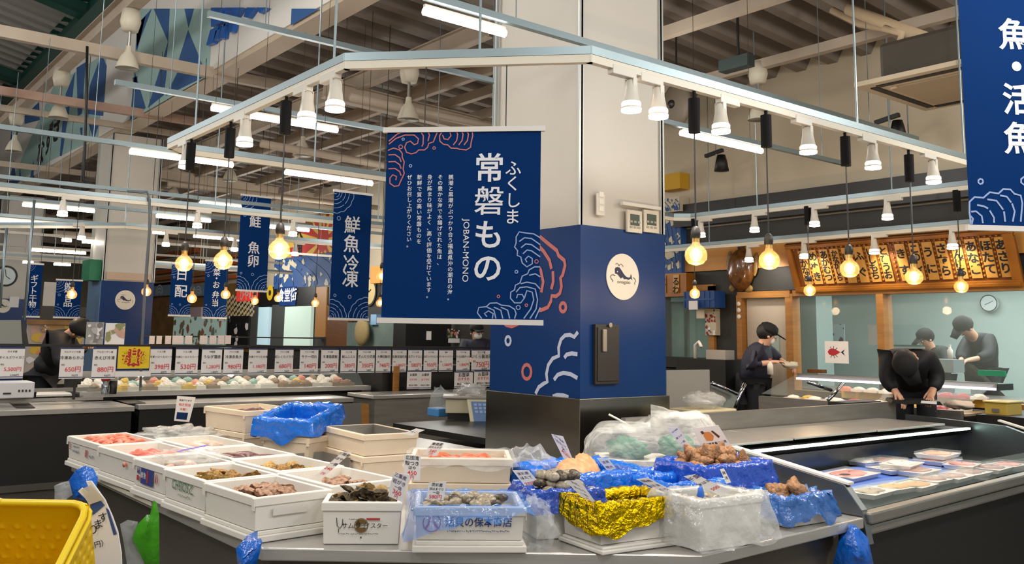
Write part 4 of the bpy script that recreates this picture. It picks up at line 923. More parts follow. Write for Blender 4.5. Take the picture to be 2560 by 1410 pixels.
# ================================================================== PEOPLE
def skin(name, verts, edges, m, parent, sub=2, root=0, clothed=None):
    me = bpy.data.meshes.new(name); off = wloc(parent)
    me.from_pydata([tuple(Vector(v[0]) - off) for v in verts], edges, [])
    o = bpy.data.objects.new(name, me); COL.objects.link(o)
    md = o.modifiers.new('s', 'SKIN'); md.use_smooth_shade = True
    for i, v in enumerate(verts):
        r = v[1]; me.skin_vertices[0].data[i].radius = (r, r) if not hasattr(r, '__len__') else r
        me.skin_vertices[0].data[i].use_root = i == root
    s2 = o.modifiers.new('u', 'SUBSURF'); s2.levels = s2.render_levels = sub
    bpy.context.view_layer.update()
    nm = bpy.data.meshes.new_from_object(o.evaluated_get(bpy.context.evaluated_depsgraph_get()))
    bpy.data.objects.remove(o); nm.materials.clear(); nm.materials.append(m)
    if clothed:
        nm.materials.append(clothed[0]); pts = [(Vector(v[0]) - off, i in clothed[1]) for i, v in enumerate(verts)]
        for p in nm.polygons:
            if min(pts, key=lambda q: (q[0] - p.center).length)[1]: p.material_index = 1
    r = bpy.data.objects.new(name, nm); COL.objects.link(r); r.parent = parent
    for p in nm.polygons: p.use_smooth = True
    return r
m_skin = mat('skin', '#c99a7e', rough=.5); m_jack = mat('navy jacket', '#12142b', rough=.65, bump=(30, .25)); m_blk = mat('black cloth', '#0b0b0d', rough=.8); m_trs = mat('dark trousers', '#15161c', rough=.8)
m_hair = mat('dark hair', '#141110', rough=.6); m_mask = mat('face mask', '#d9dbd8', rough=.7)
def person(label, J, face, floor=0.0, jacket=m_jack, mask=None, cap=m_blk, apron=None, sc=1.0):
    """J: joints in the hall; face: direction the face points"""
    pel = Vector(J['pelvis']); t = thing('person', label, 'person', (pel.x, pel.y, floor))
    f = Vector(face).normalized(); hd = Vector(J['head']); nk = Vector(J['neck'])
    up = (hd - nk).normalized(); f = (f - up * f.dot(up)).normalized(); rt = f.cross(up)
    V = []; E = []; CL = set()
    def add(p, r, j=None):
        V.append((Vector(p), r)); i = len(V) - 1
        if j is not None: E.append((j, i))
        return i
    a = add(pel, .11 * sc); b = add(Vector(J['chest']), .1 * sc, a); CL |= {a, b}; n = add(nk, .055 * sc, b)
    h0 = add(hd - up * .05 * sc + f * .015, .075 * sc, n); h1 = add(hd + up * .04 * sc, (.078 * sc, .09 * sc), h0); add(hd + up * .1 * sc - f * .01, .06 * sc, h1)
    for s in 'LR':
        if 'shoulder' + s not in J: continue
        sh = add(J['shoulder' + s], .03 * sc, b); el = add(J['elbow' + s], .034 * sc, sh); CL |= {sh, el}; w = Vector(J['wrist' + s]); wr = add(w, .028 * sc, el)
        d = (w - Vector(J['elbow' + s])).normalized(); side = d.cross(Z); side = side.normalized() if side.length > .1 else rt; nn = side.cross(d)
        pm = add(w + d * .05 * sc, (.034 * sc, .018 * sc), wr)
        for q in range(4):
            ln = (.07, .08, .075, .055)[q] * sc; o = side * (.027 - .018 * q) * sc
            k1 = add(w + d * .09 * sc + o, .0095 * sc, pm); k2 = add(w + d * (.09 * sc + ln * .55) + o * 1.1 - nn * .012, .0085 * sc, k1); add(w + d * (.09 * sc + ln * .8) + o * 1.1 - nn * .035 * sc, .007 * sc, k2)
        k1 = add(w + d * .04 * sc + side * .045 * sc, .01 * sc, wr); add(w + d * .08 * sc + side * .06 * sc - nn * .015, .009 * sc, k1)
        hp = Vector(J['hip' + s]) if 'hip' + s in J else pel + rt * (.1 if s == 'R' else -.1) - Z * .03
        kn = Vector(J['knee' + s]) if 'knee' + s in J else Vector((hp.x, hp.y, floor + (hp.z - floor) * .52)) + f * .04
        an = Vector((kn.x, kn.y, floor + .08)) - f * .03
        i = add(hp, .085 * sc, a); CL.add(i); i = add(kn, .055 * sc, i); CL.add(i); i = add(an, .036 * sc, i); CL |= {i, i + 1}; add(an + f * Vector((1, 1, 0)) * .14 - Z * .035, .035 * sc, i)
        J['hip' + s], J['knee' + s], J['ankle' + s] = hp, kn, an
    body = skin('body', V, E, m_skin, t, 2, clothed=(jacket, CL))
    # face: nose, eyes, mouth, ears
    fc = MB(m_skin, m_white, m_ink, mat('lips', '#9c5b4e', rough=.5))
    fc.ball(hd + f * .1 * sc - up * .005, .016 * sc, 8, 6)
    for s in (-1, 1):
        fc.use(0).ball(hd + rt * s * .085 * sc - up * .01, (.015 * sc,) * 3, 8, 6)
        fc.use(1).ball(hd + f * .08 * sc + rt * s * .032 * sc + up * .022 * sc, .012 * sc, 8, 6); fc.use(2).ball(hd + f * .09 * sc + rt * s * .032 * sc + up * .022 * sc, .006 * sc, 6, 4)
    fc.use(3).ball(hd + f * .085 * sc - up * .045 * sc, (.018 * sc, .018 * sc, .007 * sc), 8, 4)
    fc.build('face', t, smooth=True)
    fm = lambda c: Matrix.Translation(c) @ Matrix((rt, f, up)).transposed().to_4x4()
    MB(m_hair, M=fm(hd - f * .012 + up * .012)).ball((0, -.012, .02), (.092 * sc, .1 * sc, .1 * sc), 14, 8).build('hair', t, smooth=True)
    if mask: MB(mask, M=fm(hd + f * .062 * sc - up * .035 * sc)).ball((0, 0, 0), (.062 * sc, .04 * sc, .05 * sc), 14, 8).build('face_mask', t, smooth=True)
    if cap:
        c = MB(cap, M=fm(hd + up * .05 * sc)); c.lathe([(.099 * sc, -.015), (.103 * sc, .02), (.09 * sc, .065), (.05 * sc, .09), (.01, .095)], (0, -.005, 0), 18)
        c.hexa([(-.075 * sc, .07 * sc, .0), (.075 * sc, .07 * sc, .0), (.05 * sc, .19 * sc, -.02), (-.05 * sc, .19 * sc, -.02)], [(-.075 * sc, .07 * sc, .012), (.075 * sc, .07 * sc, .012), (.05 * sc, .19 * sc, -.01), (-.05 * sc, .19 * sc, -.01)])
        c.build('cap', t, smooth=True)
    V = []; E = []
    ch = Vector(J['chest']); a = add(pel - up * 0, (.19 * sc, .165 * sc)); md = add((pel + ch) / 2, (.18 * sc, .16 * sc), a); b = add(ch, (.2 * sc, .175 * sc), md); n = add(nk - (nk - ch) * .05, .085 * sc, b)
    for s in 'LR':
        if 'shoulder' + s not in J: continue
        sh = add(J['shoulder' + s], .105 * sc, b); el = add(J['elbow' + s], .08 * sc, sh); w = Vector(J['wrist' + s]); e = Vector(J['elbow' + s]); add(e + (w - e) * J.get('sleeve', .9), .05 * sc, el)
    skin('jacket', V, E, jacket, t, 2)
    V = []; E = []
    a = add(pel, .155 * sc)
    for s in 'LR':
        if 'hip' + s in J: i = add(J['hip' + s], .1 * sc, a); i = add(J['knee' + s], .075 * sc, i); add(J['ankle' + s], .06 * sc, i)
    skin('trousers', V, E, m_trs, t, 2)
    if apron:
        c = (pel + ch) / 2 + f * .19; MB(apron, M=fm(c)).box(-.18, .18, -.02, .03, -.5, .22).build('apron', t, bevel=.01)
    return t
g = lambda x, y, d: at(x, y, d=d)
J = dict(head=g(1917, 838, 10.2), neck=g(1905, 866, 10.2), chest=g(1893, 893, 10.2), pelvis=g(1882, 962, 10.25), shoulderR=g(1886, 876, 10.05), elbowR=g(1880, 912, 9.95), wristR=g(1925, 906, 9.95), shoulderL=g(1912, 876, 10.35), elbowL=g(1942, 895, 10.3), wristL=g(1963, 908, 10.2), sleeve=.35)
person('person in a black cap and navy jacket wiping the sushi case, wearing a white mask', J, (.75, -.62, -.12), mask=m_mask, sc=1.06)
bottle('spray_bottle', 'white and red spray bottle held by the man in the navy jacket', g(1926, 936, 9.78), .17, .032, mat('spray body', '#c9c2b4', rough=.4), mc=mat('spray red', '#b5563c'))
t = thing('wipe_cloth', 'pale wiping cloth under the hand of the man in the navy jacket', 'cloth', tuple(g(1975, 912, 10.05)))
MB(mat('wipe cloth', '#b8b09a', rough=.8)).ball(g(1975, 913, 10.05), (.09, .09, .035), 16, 8, .5, 8, 1).build('folds', t, smooth=True)
J = dict(head=g(2266, 905, 7.65), neck=g(2272, 888, 7.8), chest=g(2276, 908, 7.9), pelvis=g(2284, 955, 8.2), shoulderR=g(2226, 900, 7.85), elbowR=g(2214, 945, 7.85), wristR=g(2240, 980, 7.75), shoulderL=g(2322, 898, 7.85), elbowL=g(2346, 940, 7.85), wristL=g(2332, 978, 7.75), sleeve=.92)
p2 = person('person bending over the counter, black cap seen from above, black jacket', J, (-.6, -.45, -.9), jacket=mat('black jacket', '#07080f', rough=.7), sc=1.02)
J = dict(head=g(2412, 818, 10.6), neck=g(2432, 838, 10.65), chest=g(2448, 868, 10.7), pelvis=g(2462, 930, 10.8), shoulderR=g(2418, 858, 10.8), elbowR=g(2405, 890, 10.6), wristR=g(2402, 905, 10.4), shoulderL=g(2470, 850, 10.6), elbowL=g(2470, 890, 10.4), wristL=g(2425, 900, 10.3), sleeve=.6)
person('tall person in a black cap and brown apron working inside the preparation room', J, (-.75, .45, -.5), .14, jacket=mat('black jacket', ''), apron=mat('brown apron', '#4a4034', rough=.7), mask=None, sc=1.0)
J = dict(head=g(2316, 848, 11.3), neck=g(2328, 868, 11.3), chest=g(2340, 895, 11.3), pelvis=g(2345, 950, 11.4), shoulderR=g(2322, 885, 11.4), elbowR=g(2318, 915, 11.2), wristR=g(2330, 925, 11.0), shoulderL=g(2362, 885, 11.2), elbowL=g(2370, 915, 11.1), wristL=g(2350, 925, 11.0))
person('shorter person in a grey jacket stooping inside the room, behind the bending person', J, (-.75, .5, -.3), .14, jacket=mat('grey jacket', '#222726', rough=.7), sc=.95)
J = dict(head=g(1192, 832, 13), neck=g(1192, 852, 13), chest=g(1194, 875, 13), pelvis=g(1196, 930, 13), shoulderR=g(1166, 862, 13), elbowR=g(1160, 890, 12.9), wristR=g(1180, 900, 12.7), shoulderL=g(1220, 862, 13), elbowL=g(1226, 890, 12.9), wristL=g(1208, 900, 12.7))
person('person in a white mask and dark clothes behind the price cards beside the central pillar', J, (-.3, -.9, -.3), mask=m_mask, sc=1.0)
J = dict(head=g(197, 822, 11.2), neck=g(172, 835, 11.3), chest=g(150, 862, 11.4), pelvis=g(112, 930, 11.6), shoulderR=g(150, 850, 11.1), elbowR=g(150, 905, 10.9), wristR=g(185, 905, 10.7), shoulderL=g(165, 845, 11.7), elbowL=g(190, 880, 11.7), wristL=g(215, 870, 11.5))
person('person in a black cap and mask stooping behind the price cards by the rear pillar', J, (.8, -.45, -.4), mask=m_mask, jacket=mat('black jacket', ''), sc=1.15)
# ================================================================== PRICE CARDS, FREEZERS AND THE STALLS BEHIND
YR = 9.6
t = thing('card_rail', 'long black rail holding the row of hanging price cards', 'rail', (4, YR, 1.43))
MB(m_black).box(.7, 7.6, YR, YR + .02, 1.415, 1.44).build('bar', t)
for x in (.8, 2.3, 7.5): MB(m_dark).box(x, x + .02, YR + .03, YR + .05, .9, 1.44).build('post', t)
m_cardtop = mat('card navy edge', '#2b3560', rough=.7)
def price_card(label, x, w, h, lines, z=1.41, Y=YR, lean=0, group='price cards on the black rail'):
    k = MB(m_paper, m_cardtop, m_ink, m_red); M = frame((x, Y - .012, z - h), UX, Z + UX * lean)
    P = lambda a, b, c, d, l: k.poly([M @ Vector(p) for p in ((a, b, l), (c, b, l), (c, d, l), (a, d, l))])
    k.prism([M @ Vector(p) for p in ((0, 0, 0), (w, 0, 0), (w, h, 0), (0, h, 0))], (0, .002, 0))
    k.use(1); P(0, h - .016, w, h, .002); P(0, .01, w, .018, .002)
    for (s, y, size, mi, xo) in lines:
        k.use(mi).text(s, M @ Matrix.Translation((w * xo, h * y, .003)), size * w, .008)
    o = k.build('price_card'); tag(o, label, 'price card', group); return o
CARDS = [(0, 65, 'カナダ産', 'ボイルズワイガニ', '5,500', '5,940円'), (152, 213, 'カムチャツカ産', '冷凍あらかぶ', '650', '702円'), (233, 294, 'アルゼンチン産', '赤えび冷凍', '880', '950円'), (376, 432, 'トルコ産', '冷凍トロイカスープ', '398', '429円'),
         (440, 498, 'トルコ産', '冷凍ロールイカスープ', '530', '572円'), (505, 557, '中国産', 'うなぎ蒲焼', '1,280', '1,382円'), (560, 610, 'アメリカ産', '冷凍赤魚大', '980', '1,058円'), (622, 670, '国産', '冷凍アサリむき身', '1,180', '1,274円'),
         (688, 735, 'アメリカ産', '紅いくらバラ子', '680', '734円'), (750, 797, 'アメリカ産', 'サケ一切れ', '140', '151円'), (803, 848, 'チリ産', '冷凍塩銀鮭', '200', '216円'), (852, 892, 'ロシア産', '鮭ムニエル', '380', '410円'),
         (895, 938, 'アメリカ産', 'ぎんだら切身', '350', '378円'), (940, 978, 'ロシア産', '大樽紅鮭切', '748', '808円'), (981, 1017, 'ロシア産', '紅鮭定塩切身', '1,080', '1,166円'), (1020, 1056, 'アラスカ産', '北海シマエビ', '580', '626円'),
         (1059, 1095, 'カナダ産', '北海シマエビ大', '950', '1,026円'), (1097, 1133, '国産', 'ボイルベニズワイ', '1,580', '1,706円'), (1140, 1175, 'ロシア産', 'たらば姿ボイル', '1,880', '2,030円'), (1178, 1228, 'ロシア産', 'いくら醤油漬', '750', '810円')]
for i, (a, b, top, nm, pr, tx_) in enumerate(CARDS):
    A = at(a, 866, Y=YR); Bq = at(b, 866, Y=YR); w = Bq.x - A.x - .008; h = (at(a, 866, Y=YR).z - at(a, 866 + (79 if i < 3 else 70 - .55 * i if i < 12 else 58), Y=YR).z)
    if i > 6: h = .285
    ns = min(.15, .9 / len(nm))
    price_card('white price card reading %s, %s on the rail from the printer' % (pr + ' yen', ORD[i]), A.x, w, h, [(top, .85, .1, 2, .5), (nm, .66, min(.2, ns * 1.15), 2, .5), ('税抜', .44, .08, 2, .15), (pr + '円', .29, .28 if len(pr) < 4 else .22, 3, .57), (tx_, .1, .11, 2, .66)], lean=.03 * ((i * 7) % 3 - 1))
for (a, b, y0, y1, l, g2, Y) in ((1017, 1046, 926, 972, 'lower notice sheet under the card rail, the one of two by the frozen case', 0, 9.4), (1047, 1076, 926, 972, 'lower notice sheet under the card rail, the one of two by the pillar', 0, 9.4),
                        (1135, 1180, 928, 968, 'tilted notice sheet under the card rail above the scale', 1, 9.3), (1184, 1228, 926, 966, 'notice sheet touching the central pillar under the card rail', 1, 9.3)):
    A = at(a, y0, Y=Y); Bq = at(b, y1, Y=Y)
    price_card(l, A.x, Bq.x - A.x, A.z - Bq.z, [('お買得', .75, .2, 2, .5), ('おすすめ', .5, .16, 3, .5), ('商品のご案内', .2, .12, 2, .5)], z=A.z, Y=Y, lean=.12 if a == 1135 else 0, group=None)
# yellow bargain poster
A = at(297, 866, Y=9.56); Bq = at(372, 921, Y=9.56); w, h = Bq.x - A.x, A.z - Bq.z; M = frame((A.x, 9.56, Bq.z), UX, Z)
k = MB(mat('poster yellow', '#e8c81e', rough=.5), mat('poster red', '#b8252b', rough=.6), m_paper)
k.prism([M @ Vector(p) for p in ((0, 0, 0), (w, 0, 0), (w, h, 0), (0, h, 0))], (0, .003, 0))
k.use(1).poly([M @ Vector((w * .5 + (.33 + .06 * (i % 2)) * w * math.cos(i * math.pi / 14), h * .5 + (.36 + .08 * (i % 2)) * h * math.sin(i * math.pi / 14), .002)) for i in range(28)])
k.use(0).text('本日の', M @ Matrix.Translation((w * .5, h * .68, .004)), .085, .02); k.text('お買得', M @ Matrix.Translation((w * .5, h * .36, .004)), .085, .02)
tag(k.build('bargain_poster'), 'yellow bargain poster with a red starburst among the price cards', 'poster')
tag(MB(m_paper).box(A.x - .02, Bq.x + .02, 9.55, 9.56, 1.12, 1.17).build('paper_strip'), 'white strip under the yellow bargain poster', 'label strip')
# photo posters standing above the rail
def photo_art(seed, cols): return bits(cols, 14, seed, .9)
P2 = [o for o in S.objects if o.name == 'pillar.001'][0]
m_olive = mat('print olive', '#8f9160', rough=.6); m_rose = mat('print rose', '#c9a08c', rough=.6)
sheet('photo_board', 'white photo board with a green dish photo above the price cards', 'photo board', (262, 808, 310, 861), Y=9.75, m=m_paper, art=photo_art(3, [m_olive, m_rose, mat('print sand', '#cdb98f')]))
sheet('photo_board', 'grey photo board with a blue foot beside the green dish photo', 'photo board', (214, 805, 257, 861), Y=9.75, m=mat('print grey', '#9a9a98', rough=.6), art=photo_art(6, [mat('print grey2', '#777774'), mat('print grey3', '#b4b2ae'), m_paper]))
t = thing('monitor', 'grey flat monitor seen from behind above the label printer', 'monitor', tuple(at(40, 862, Y=9.8)))
MB(mat('monitor grey', '#80857f', rough=.4)).prism([at(*q, Y=9.8) for q in ((-20, 800), (52, 800), (56, 862), (-20, 862))], (0, .03, 0)).build('screen', t)
MB(m_dark).prism([at(*q, Y=9.84) for q in ((50, 803), (62, 806), (72, 862), (56, 862))], (0, .05, 0)).build('edge', t)

# ---- black freezer counters
def counter(label, x0, x1, y0, y1, zt, seed):
    t = thing('freezer_counter', label, 'counter', ((x0 + x1) / 2, (y0 + y1) / 2, 0))
    MB(m_black).box(x0, x1, y0 + .03, y1, .2, zt - .05).build('front', t)
    MB(m_steel).box(x0 - .02, x1 + .02, y0, y1 + .02, zt - .05, zt).build('worktop', t, bevel=.006)
    MB(mat('base trim', '#5d5a54', rough=.4, metal=.5)).box(x0, x1, y0 + .02, y0 + .06, .14, .2).box(x0, x1, y0 + .04, y0 + .08, 0, .03).build('base_trim', t)
    k = MB(m_dark).box(x0 + .03, x1 - .03, y0 + .1, y1, 0, .2); k.build('plinth', t)
    b = MB(mat('base panel', '#4b4741', rough=.5))
    for i in range(3): b.box(x0 + (x1 - x0) * (.02 + .33 * i), x0 + (x1 - x0) * (.25 + .33 * i), y0 + .06, y0 + .1, .03, .14)
    b.build('base_panel', t); return t
counter('long black freezer counter with a label printer on its steel top', -1.2, 2.72, 9.1, 9.95, .86, 1)
counter('black freezer counter with a steel top behind the white foam boxes', 2.84, 5.2, 9.25, 9.84, .86, 2)
for i, (a, b, c, d) in enumerate((((22, 1005), (68, 1005), (88, 1020), (40, 1020)), ((270, 995), (310, 992), (365, 1008), (320, 1010)))):
    k = MB(mat('slot', '#221d1a', rough=.5)); k.prism([at(*q, z=.863) for q in (a, b, c, d)], (0, 0, .004)); tag(k.build('vent_slot'), 'dark vent slot in the freezer top, %s' % ('by the printer', 'by the grey cable')[i], 'vent')
t = thing('printer', 'pale label printer standing on the long black freezer counter', 'printer', tuple(at(40, 1000, Y=9.6)))
q0 = at(-30, 998, Y=9.55); q1 = at(88, 955, Y=9.55)
MB(mat('printer white', '#d5d6d8', rough=.4)).box(q0.x, q1.x, 9.55, 9.9, q0.z, q1.z).build('body', t, bevel=.01)
k = MB(m_dark)
for i in range(4): k.box(q1.x - .14 + .03 * i, q1.x - .125 + .03 * i, 9.545, 9.55, q0.z + .06, q0.z + .08)
k.box(q0.x + .12, q1.x - .2, 9.545, 9.55, q0.z + .04, q0.z + .055); k.build('button', t)
t = thing('tray', 'white lid lying on the freezer counter beside the printer', 'tray', tuple(at(130, 985, z=.88)))
MB(m_white).prism([at(*q, z=.885) for q in ((90, 992), (180, 990), (168, 980), (92, 983))], (0, 0, .02)).build('plate', t)
for i, (px, py, m, l) in enumerate(((262, 960, mat('jar steel', '#9aa4ac', rough=.2, metal=.8), 'small metal cup with a red top on the freezer counter'), (282, 965, m_dark, 'dark cup with a white top on the freezer counter'))):
    p = at(px, 985, Y=9.7); t = thing('cup', l, 'cup', tuple(p)); MB(m).lathe([(.035, 0), (.04, .13)], (0, 0, 0), 12).build('body', t, smooth=True, local=True)
    MB(m_white if i else m_red).ball((0, 0, .16), (.045, .045, .045), 10, 8, .3, 4, i).build('top', t, smooth=True, local=True)
t = thing('wire_rail', 'thin steel rail along the back of the freezer counters', 'rail', (2, 9.95, .98))
MB(m_steel_d).bar((-1.2, 9.95, .98), (2.6, 9.95, .98), .02, .035).bar((-1.2, 9.7, .9), (2.6, 9.7, .9), .02, .03).build('bar', t)
# glass case full of frozen packs
t = thing('frozen_case', 'long low glass case of frozen seafood under the price cards', 'display case', (4.2, 9.9, 0))
MB(m_dark).box(2.5, 5.75, 10.0, 10.9, 0, .93).box(2.5, 5.75, 10.6, 10.9, .93, 1.06).build('body', t)
MB(m_steel).box(2.45, 5.8, 9.86, 10.0, .9, .95).box(2.45, 5.75, 10.86, 10.9, 1.05, 1.12).build('steel_rim', t)
MB(mat('pale bin', '#9bb0a8', rough=.3)).box(2.5, 5.72, 10.0, 10.6, .93, .945).build('deck', t)
MB(m_glass).hexa([(2.5, 9.9, .95), (5.72, 9.9, .95), (5.72, 10.05, 1.1), (2.5, 10.05, 1.1)], [(2.5, 9.91, .95), (5.72, 9.91, .95), (5.72, 10.06, 1.1), (2.5, 10.06, 1.1)]).build('glass', t)
pack_row('small frozen seafood pack in the glass case under the price cards', 'frozen packs under the price cards', [(2.6 + (i % 22) * .142 + rnd.uniform(-.03, .03), 10.1 + .17 * (i // 22), .945 + .02 * (i // 22)) for i in range(66)], (.13, .15, .08), [1, 5, 1, 0, 5, 1, 4, 3, 1], 'frozen_pack')
# stainless cabinet, leaning boards
t = thing('steel_cabinet', 'stainless cabinet with a flat top behind the scale', 'cabinet', (6.4, 9.4, 0))
MB(m_steel_d).box(5.35, 7.9, 9.0, 9.5, 0, .86).build('body', t); MB(m_steel).box(5.3, 7.95, 8.95, 9.55, .86, .9).build('worktop', t, bevel=.005)
MB(m_dark).box(5.85, 7.9, 9.68, 9.95, 0, 1.2).build('back_shelf', t)
t = thing('wood_post', 'thin wooden post behind the stainless cabinet', 'post', (6.0, 9.9, 0)); MB(m_wood).box(5.95, 6.02, 9.56, 9.6, .9, 1.2).build('post', t)
t = thing('board', 'grey board with a wooden edge leaning behind the white foam boxes', 'board', (4.6, 6.9, 0))
q = [at(x, y, Y=7.6) for x, y in ((800, 1075), (905, 1075), (903, 1008), (802, 1012))]
MB(mat('grey board', '#6f706d', rough=.5)).prism(q, (0, .02, 0)).build('panel', t)
q = [at(x, y, Y=7.6) for x, y in ((905, 1075), (923, 1072), (922, 1010), (903, 1008))]
MB(m_wood).prism(q, (0, .03, 0)).build('edge', t)
# dark side table with the scale
t = thing('side_table', 'dark steel side table under the scale', 'table', (4.6, 6.6, 0))
MB(mat('dark steel top', '#3a3a38', rough=.35, metal=.6)).box(4.45, 5.5, 5.7, 7.15, .74, .79).build('tabletop', t)
for x, y in ((4.48, 5.75), (4.48, 7.08), (5.45, 7.08), (5.45, 5.75)): MB(m_dark).box(x, x + .04, y, y + .04, 0, .74).build('leg', t)
MB(m_black).box(4.6, 5.45, 5.8, 7.1, .05, .62).build('shelf_box', t)
c = at(1170, 1050, z=.79); t = thing('scale', 'cream price scale with a blue keypad on the dark side table', 'scale', tuple(c))
M = frame(c + Vector((-.18, .12, 0)), (1, -.72, 0), Z)
bx = lambda mb, a, b, cc, d, e, f: mb.hexa([M @ Vector(p) for p in ((a, e, -cc), (b, e, -cc), (b, e, -d), (a, e, -d))], [M @ Vector(p) for p in ((a, f, -cc), (b, f, -cc), (b, f, -d), (a, f, -d))])
m_sc = mat('scale body', '#c9c3a8', rough=.4)
bx(MB(m_sc), 0, .45, 0, .3, .06, .2).build('body', t, bevel=.008); bx(MB(m_dark), .02, .43, .02, .28, 0, .06).build('base', t)
bx(MB(m_steel), -.03, .42, -.03, .32, .2, .225).build('weighing_plate', t, bevel=.005)
kp = MB(m_sc, mat('keypad blue', '#5d7ba8', rough=.4), m_line)
pts = [M @ Vector(p) for p in ((.24, -.02, .14), (.6, -.02, .14), (.56, .2, .02), (.2, .2, .02))]
kp.prism(pts, M.col[2].to_3d() * -.04 + Z * -.02).use(1)
e = [pts[0].lerp(pts[2], .1) + M.col[2].to_3d() * .004, pts[1].lerp(pts[3], .1) + M.col[2].to_3d() * .004, pts[2].lerp(pts[0], .1) + M.col[2].to_3d() * .004, pts[3].lerp(pts[1], .1) + M.col[2].to_3d() * .004]
kp.poly(e).use(2)
for i in range(6):
    for j in range(3):
        f = lambda u, v: (e[3].lerp(e[2], u)).lerp(e[0].lerp(e[1], u), v) + M.col[2].to_3d() * .003
        u, v = .08 + i * .15, .1 + j * .18; kp.poly([f(u, v), f(u + .1, v), f(u + .1, v + .12), f(u, v + .12)])
kp.build('keypad', t)
t = thing('plastic_bag', 'bunch of white plastic bags lying on the scale', 'bag', tuple(M @ Vector((.2, .23, -.1))))
m_film = mat('clear film', '#e6ebee', rough=.1, alpha=.2, bump=(16, .7)); m_filmw = mat('milky film', '#dfe1df', rough=.15, alpha=.42, bump=(17, .9), spec=.7, coat=.4)
MB(m_filmw).ball(M @ Vector((.24, .26, -.12)), (.14, .14, .07), 22, 12, .7, 5, 4).build('film', t, smooth=True)
c = at(1100, 1032, z=.8); t = thing('blue_tub', 'small blue tub with a clear bag on the side table', 'tub', tuple(at(1098, 1042, z=.79)))
c = at(1098, 1040, z=.79); MB(mat('tub blue', '#4d8fd0', rough=.35)).box(c.x - .08, c.x + .08, c.y - .1, c.y + .1, .79, .87).build('body', t, bevel=.01)
MB(m_film).ball(c + Vector((0, 0, .15)), (.09, .1, .13), 18, 10, .5, 5, 8).build('film', t, smooth=True)

# ---- stalls far back, along the right wall and at the end of the hall
XB2 = 9.42
m_wood3 = mat('stall wood', '#a87e48', rough=.55, mix=('#6e4c24', 3, .3)); m_char = mat('stall charcoal', '#3a3835', rough=.6)
sheet('shop_facade', 'wood panelled stall front far behind the hanging banners', 'stall front', (372, 715, 640, 872), X=XB2 + .04, m=m_wood3)
sheet('shop_facade', 'charcoal stall front behind the four character banner', 'stall front', (590, 715, 1235, 880), X=XB2 + .05, m=m_char)
# upper signs
def flag_art(t, M, w, h):
    a = MB(mat('flag red', '#b7332a', rough=.6), mat('flag yellow', '#d6b04a', rough=.6), m_ink, m_paper); cx, cy = w * .68, h * .45; a.use(1).poly([M @ Vector(p) for p in ((0, 0, .002), (w, 0, .002), (w, h, .002), (0, h, .002))])
    a.use(0); 
    def edge(an):
        d = Vector((math.cos(an), math.sin(an))); tt = min([(w - cx) / d.x if d.x > 0 else -cx / d.x if d.x < 0 else 1e9, (h - cy) / d.y if d.y > 0 else -cy / d.y if d.y < 0 else 1e9]); return (cx + d.x * tt, cy + d.y * tt)
    for i in range(12):
        e0, e1 = edge(i * math.pi / 6 + .05), edge(i * math.pi / 6 + .32); a.poly([M @ Vector((cx, cy, .004)), M @ Vector((*e0, .004)), M @ Vector((*e1, .004))])
    disc(a, M, cx, cy, h * .28, .006); a.use(2)
    for i, ch in enumerate('大漁'): a.text(ch, M @ Matrix.Translation((w * .22, h * (.7 - .42 * i), .008)), h * .45, .03)
    a.build('print', t)
sheet('fishing_flag', 'red and yellow rising sun fishing flag behind the narrow banner', 'flag', (718, 542, 850, 652), X=9.42, m=m_wood3, art=flag_art)
sheet('wave_sign', 'blue and cream wave panel below the rising sun flag', 'sign', (684, 640, 832, 718), X=9.36, back=9.415, m=m_wblue, art=seascape(12))
sheet('stall_sign', 'black fascia with blue and yellow signs below the wave panel', 'sign', (588, 716, 835, 766), X=9.37, m=m_black)
def txt(s, size, m, sx=1, bold=.02, y=.5):
    def art(t, M, w, h): MB(m).text(s, M @ Matrix.Translation((w * .5, h * y, .004)), size, bold, sx=sx).build('lettering', t)
    return art
sheet('red_sign', 'red lit sign with white characters below the salmon roe banner', 'sign', (590, 724, 642, 753), X=9.345, back=9.367, m=mat('sign red', '#d8382c', emit=.5), art=txt('ひやむ', .3, m_paper))
sheet('blue_sign', 'blue sign with white characters next to a yellow disc', 'sign', (697, 717, 738, 764), X=9.345, back=9.367, m=mat('sign navy', '#163a78', rough=.4), art=txt('食堂街', .34, m_paper))
c = at(675, 732, X=9.36); t = thing('round_sign', 'small yellow round sign beside the blue sign', 'sign', tuple(c)); Mc = frame(c, -UY, Z)
k = MB(mat('disc yellow', '#e0b828', rough=.4), m_ink); disc(k, Mc, 0, 0, .19); k.use(1); disc(k, Mc, 0, 0, .07, .006); k.build('disc', t)
c = at(922, 730, X=9.44); t = thing('round_sign', 'large pale yellow round sign touching the four character banner', 'sign', tuple(c)); Mc = frame(c, -UY, Z)
k = MB(m_black, mat('disc cream', '#d8bd72', rough=.4), m_ink); disc(k, Mc, 0, 0, .3); k.use(1); disc(k, Mc, 0, 0, .26, .006); k.use(2); ribbon(k, Mc, [(-.05, .1), (.02, 0), (.1, .05)], .03, .01); k.build('disc', t)
sheet('amber_board', 'amber wood panel between the four character banner and the big banner', 'panel', (925, 665, 962, 708), X=9.3, m=mat('amber panel', '#d3943c', rough=.5))
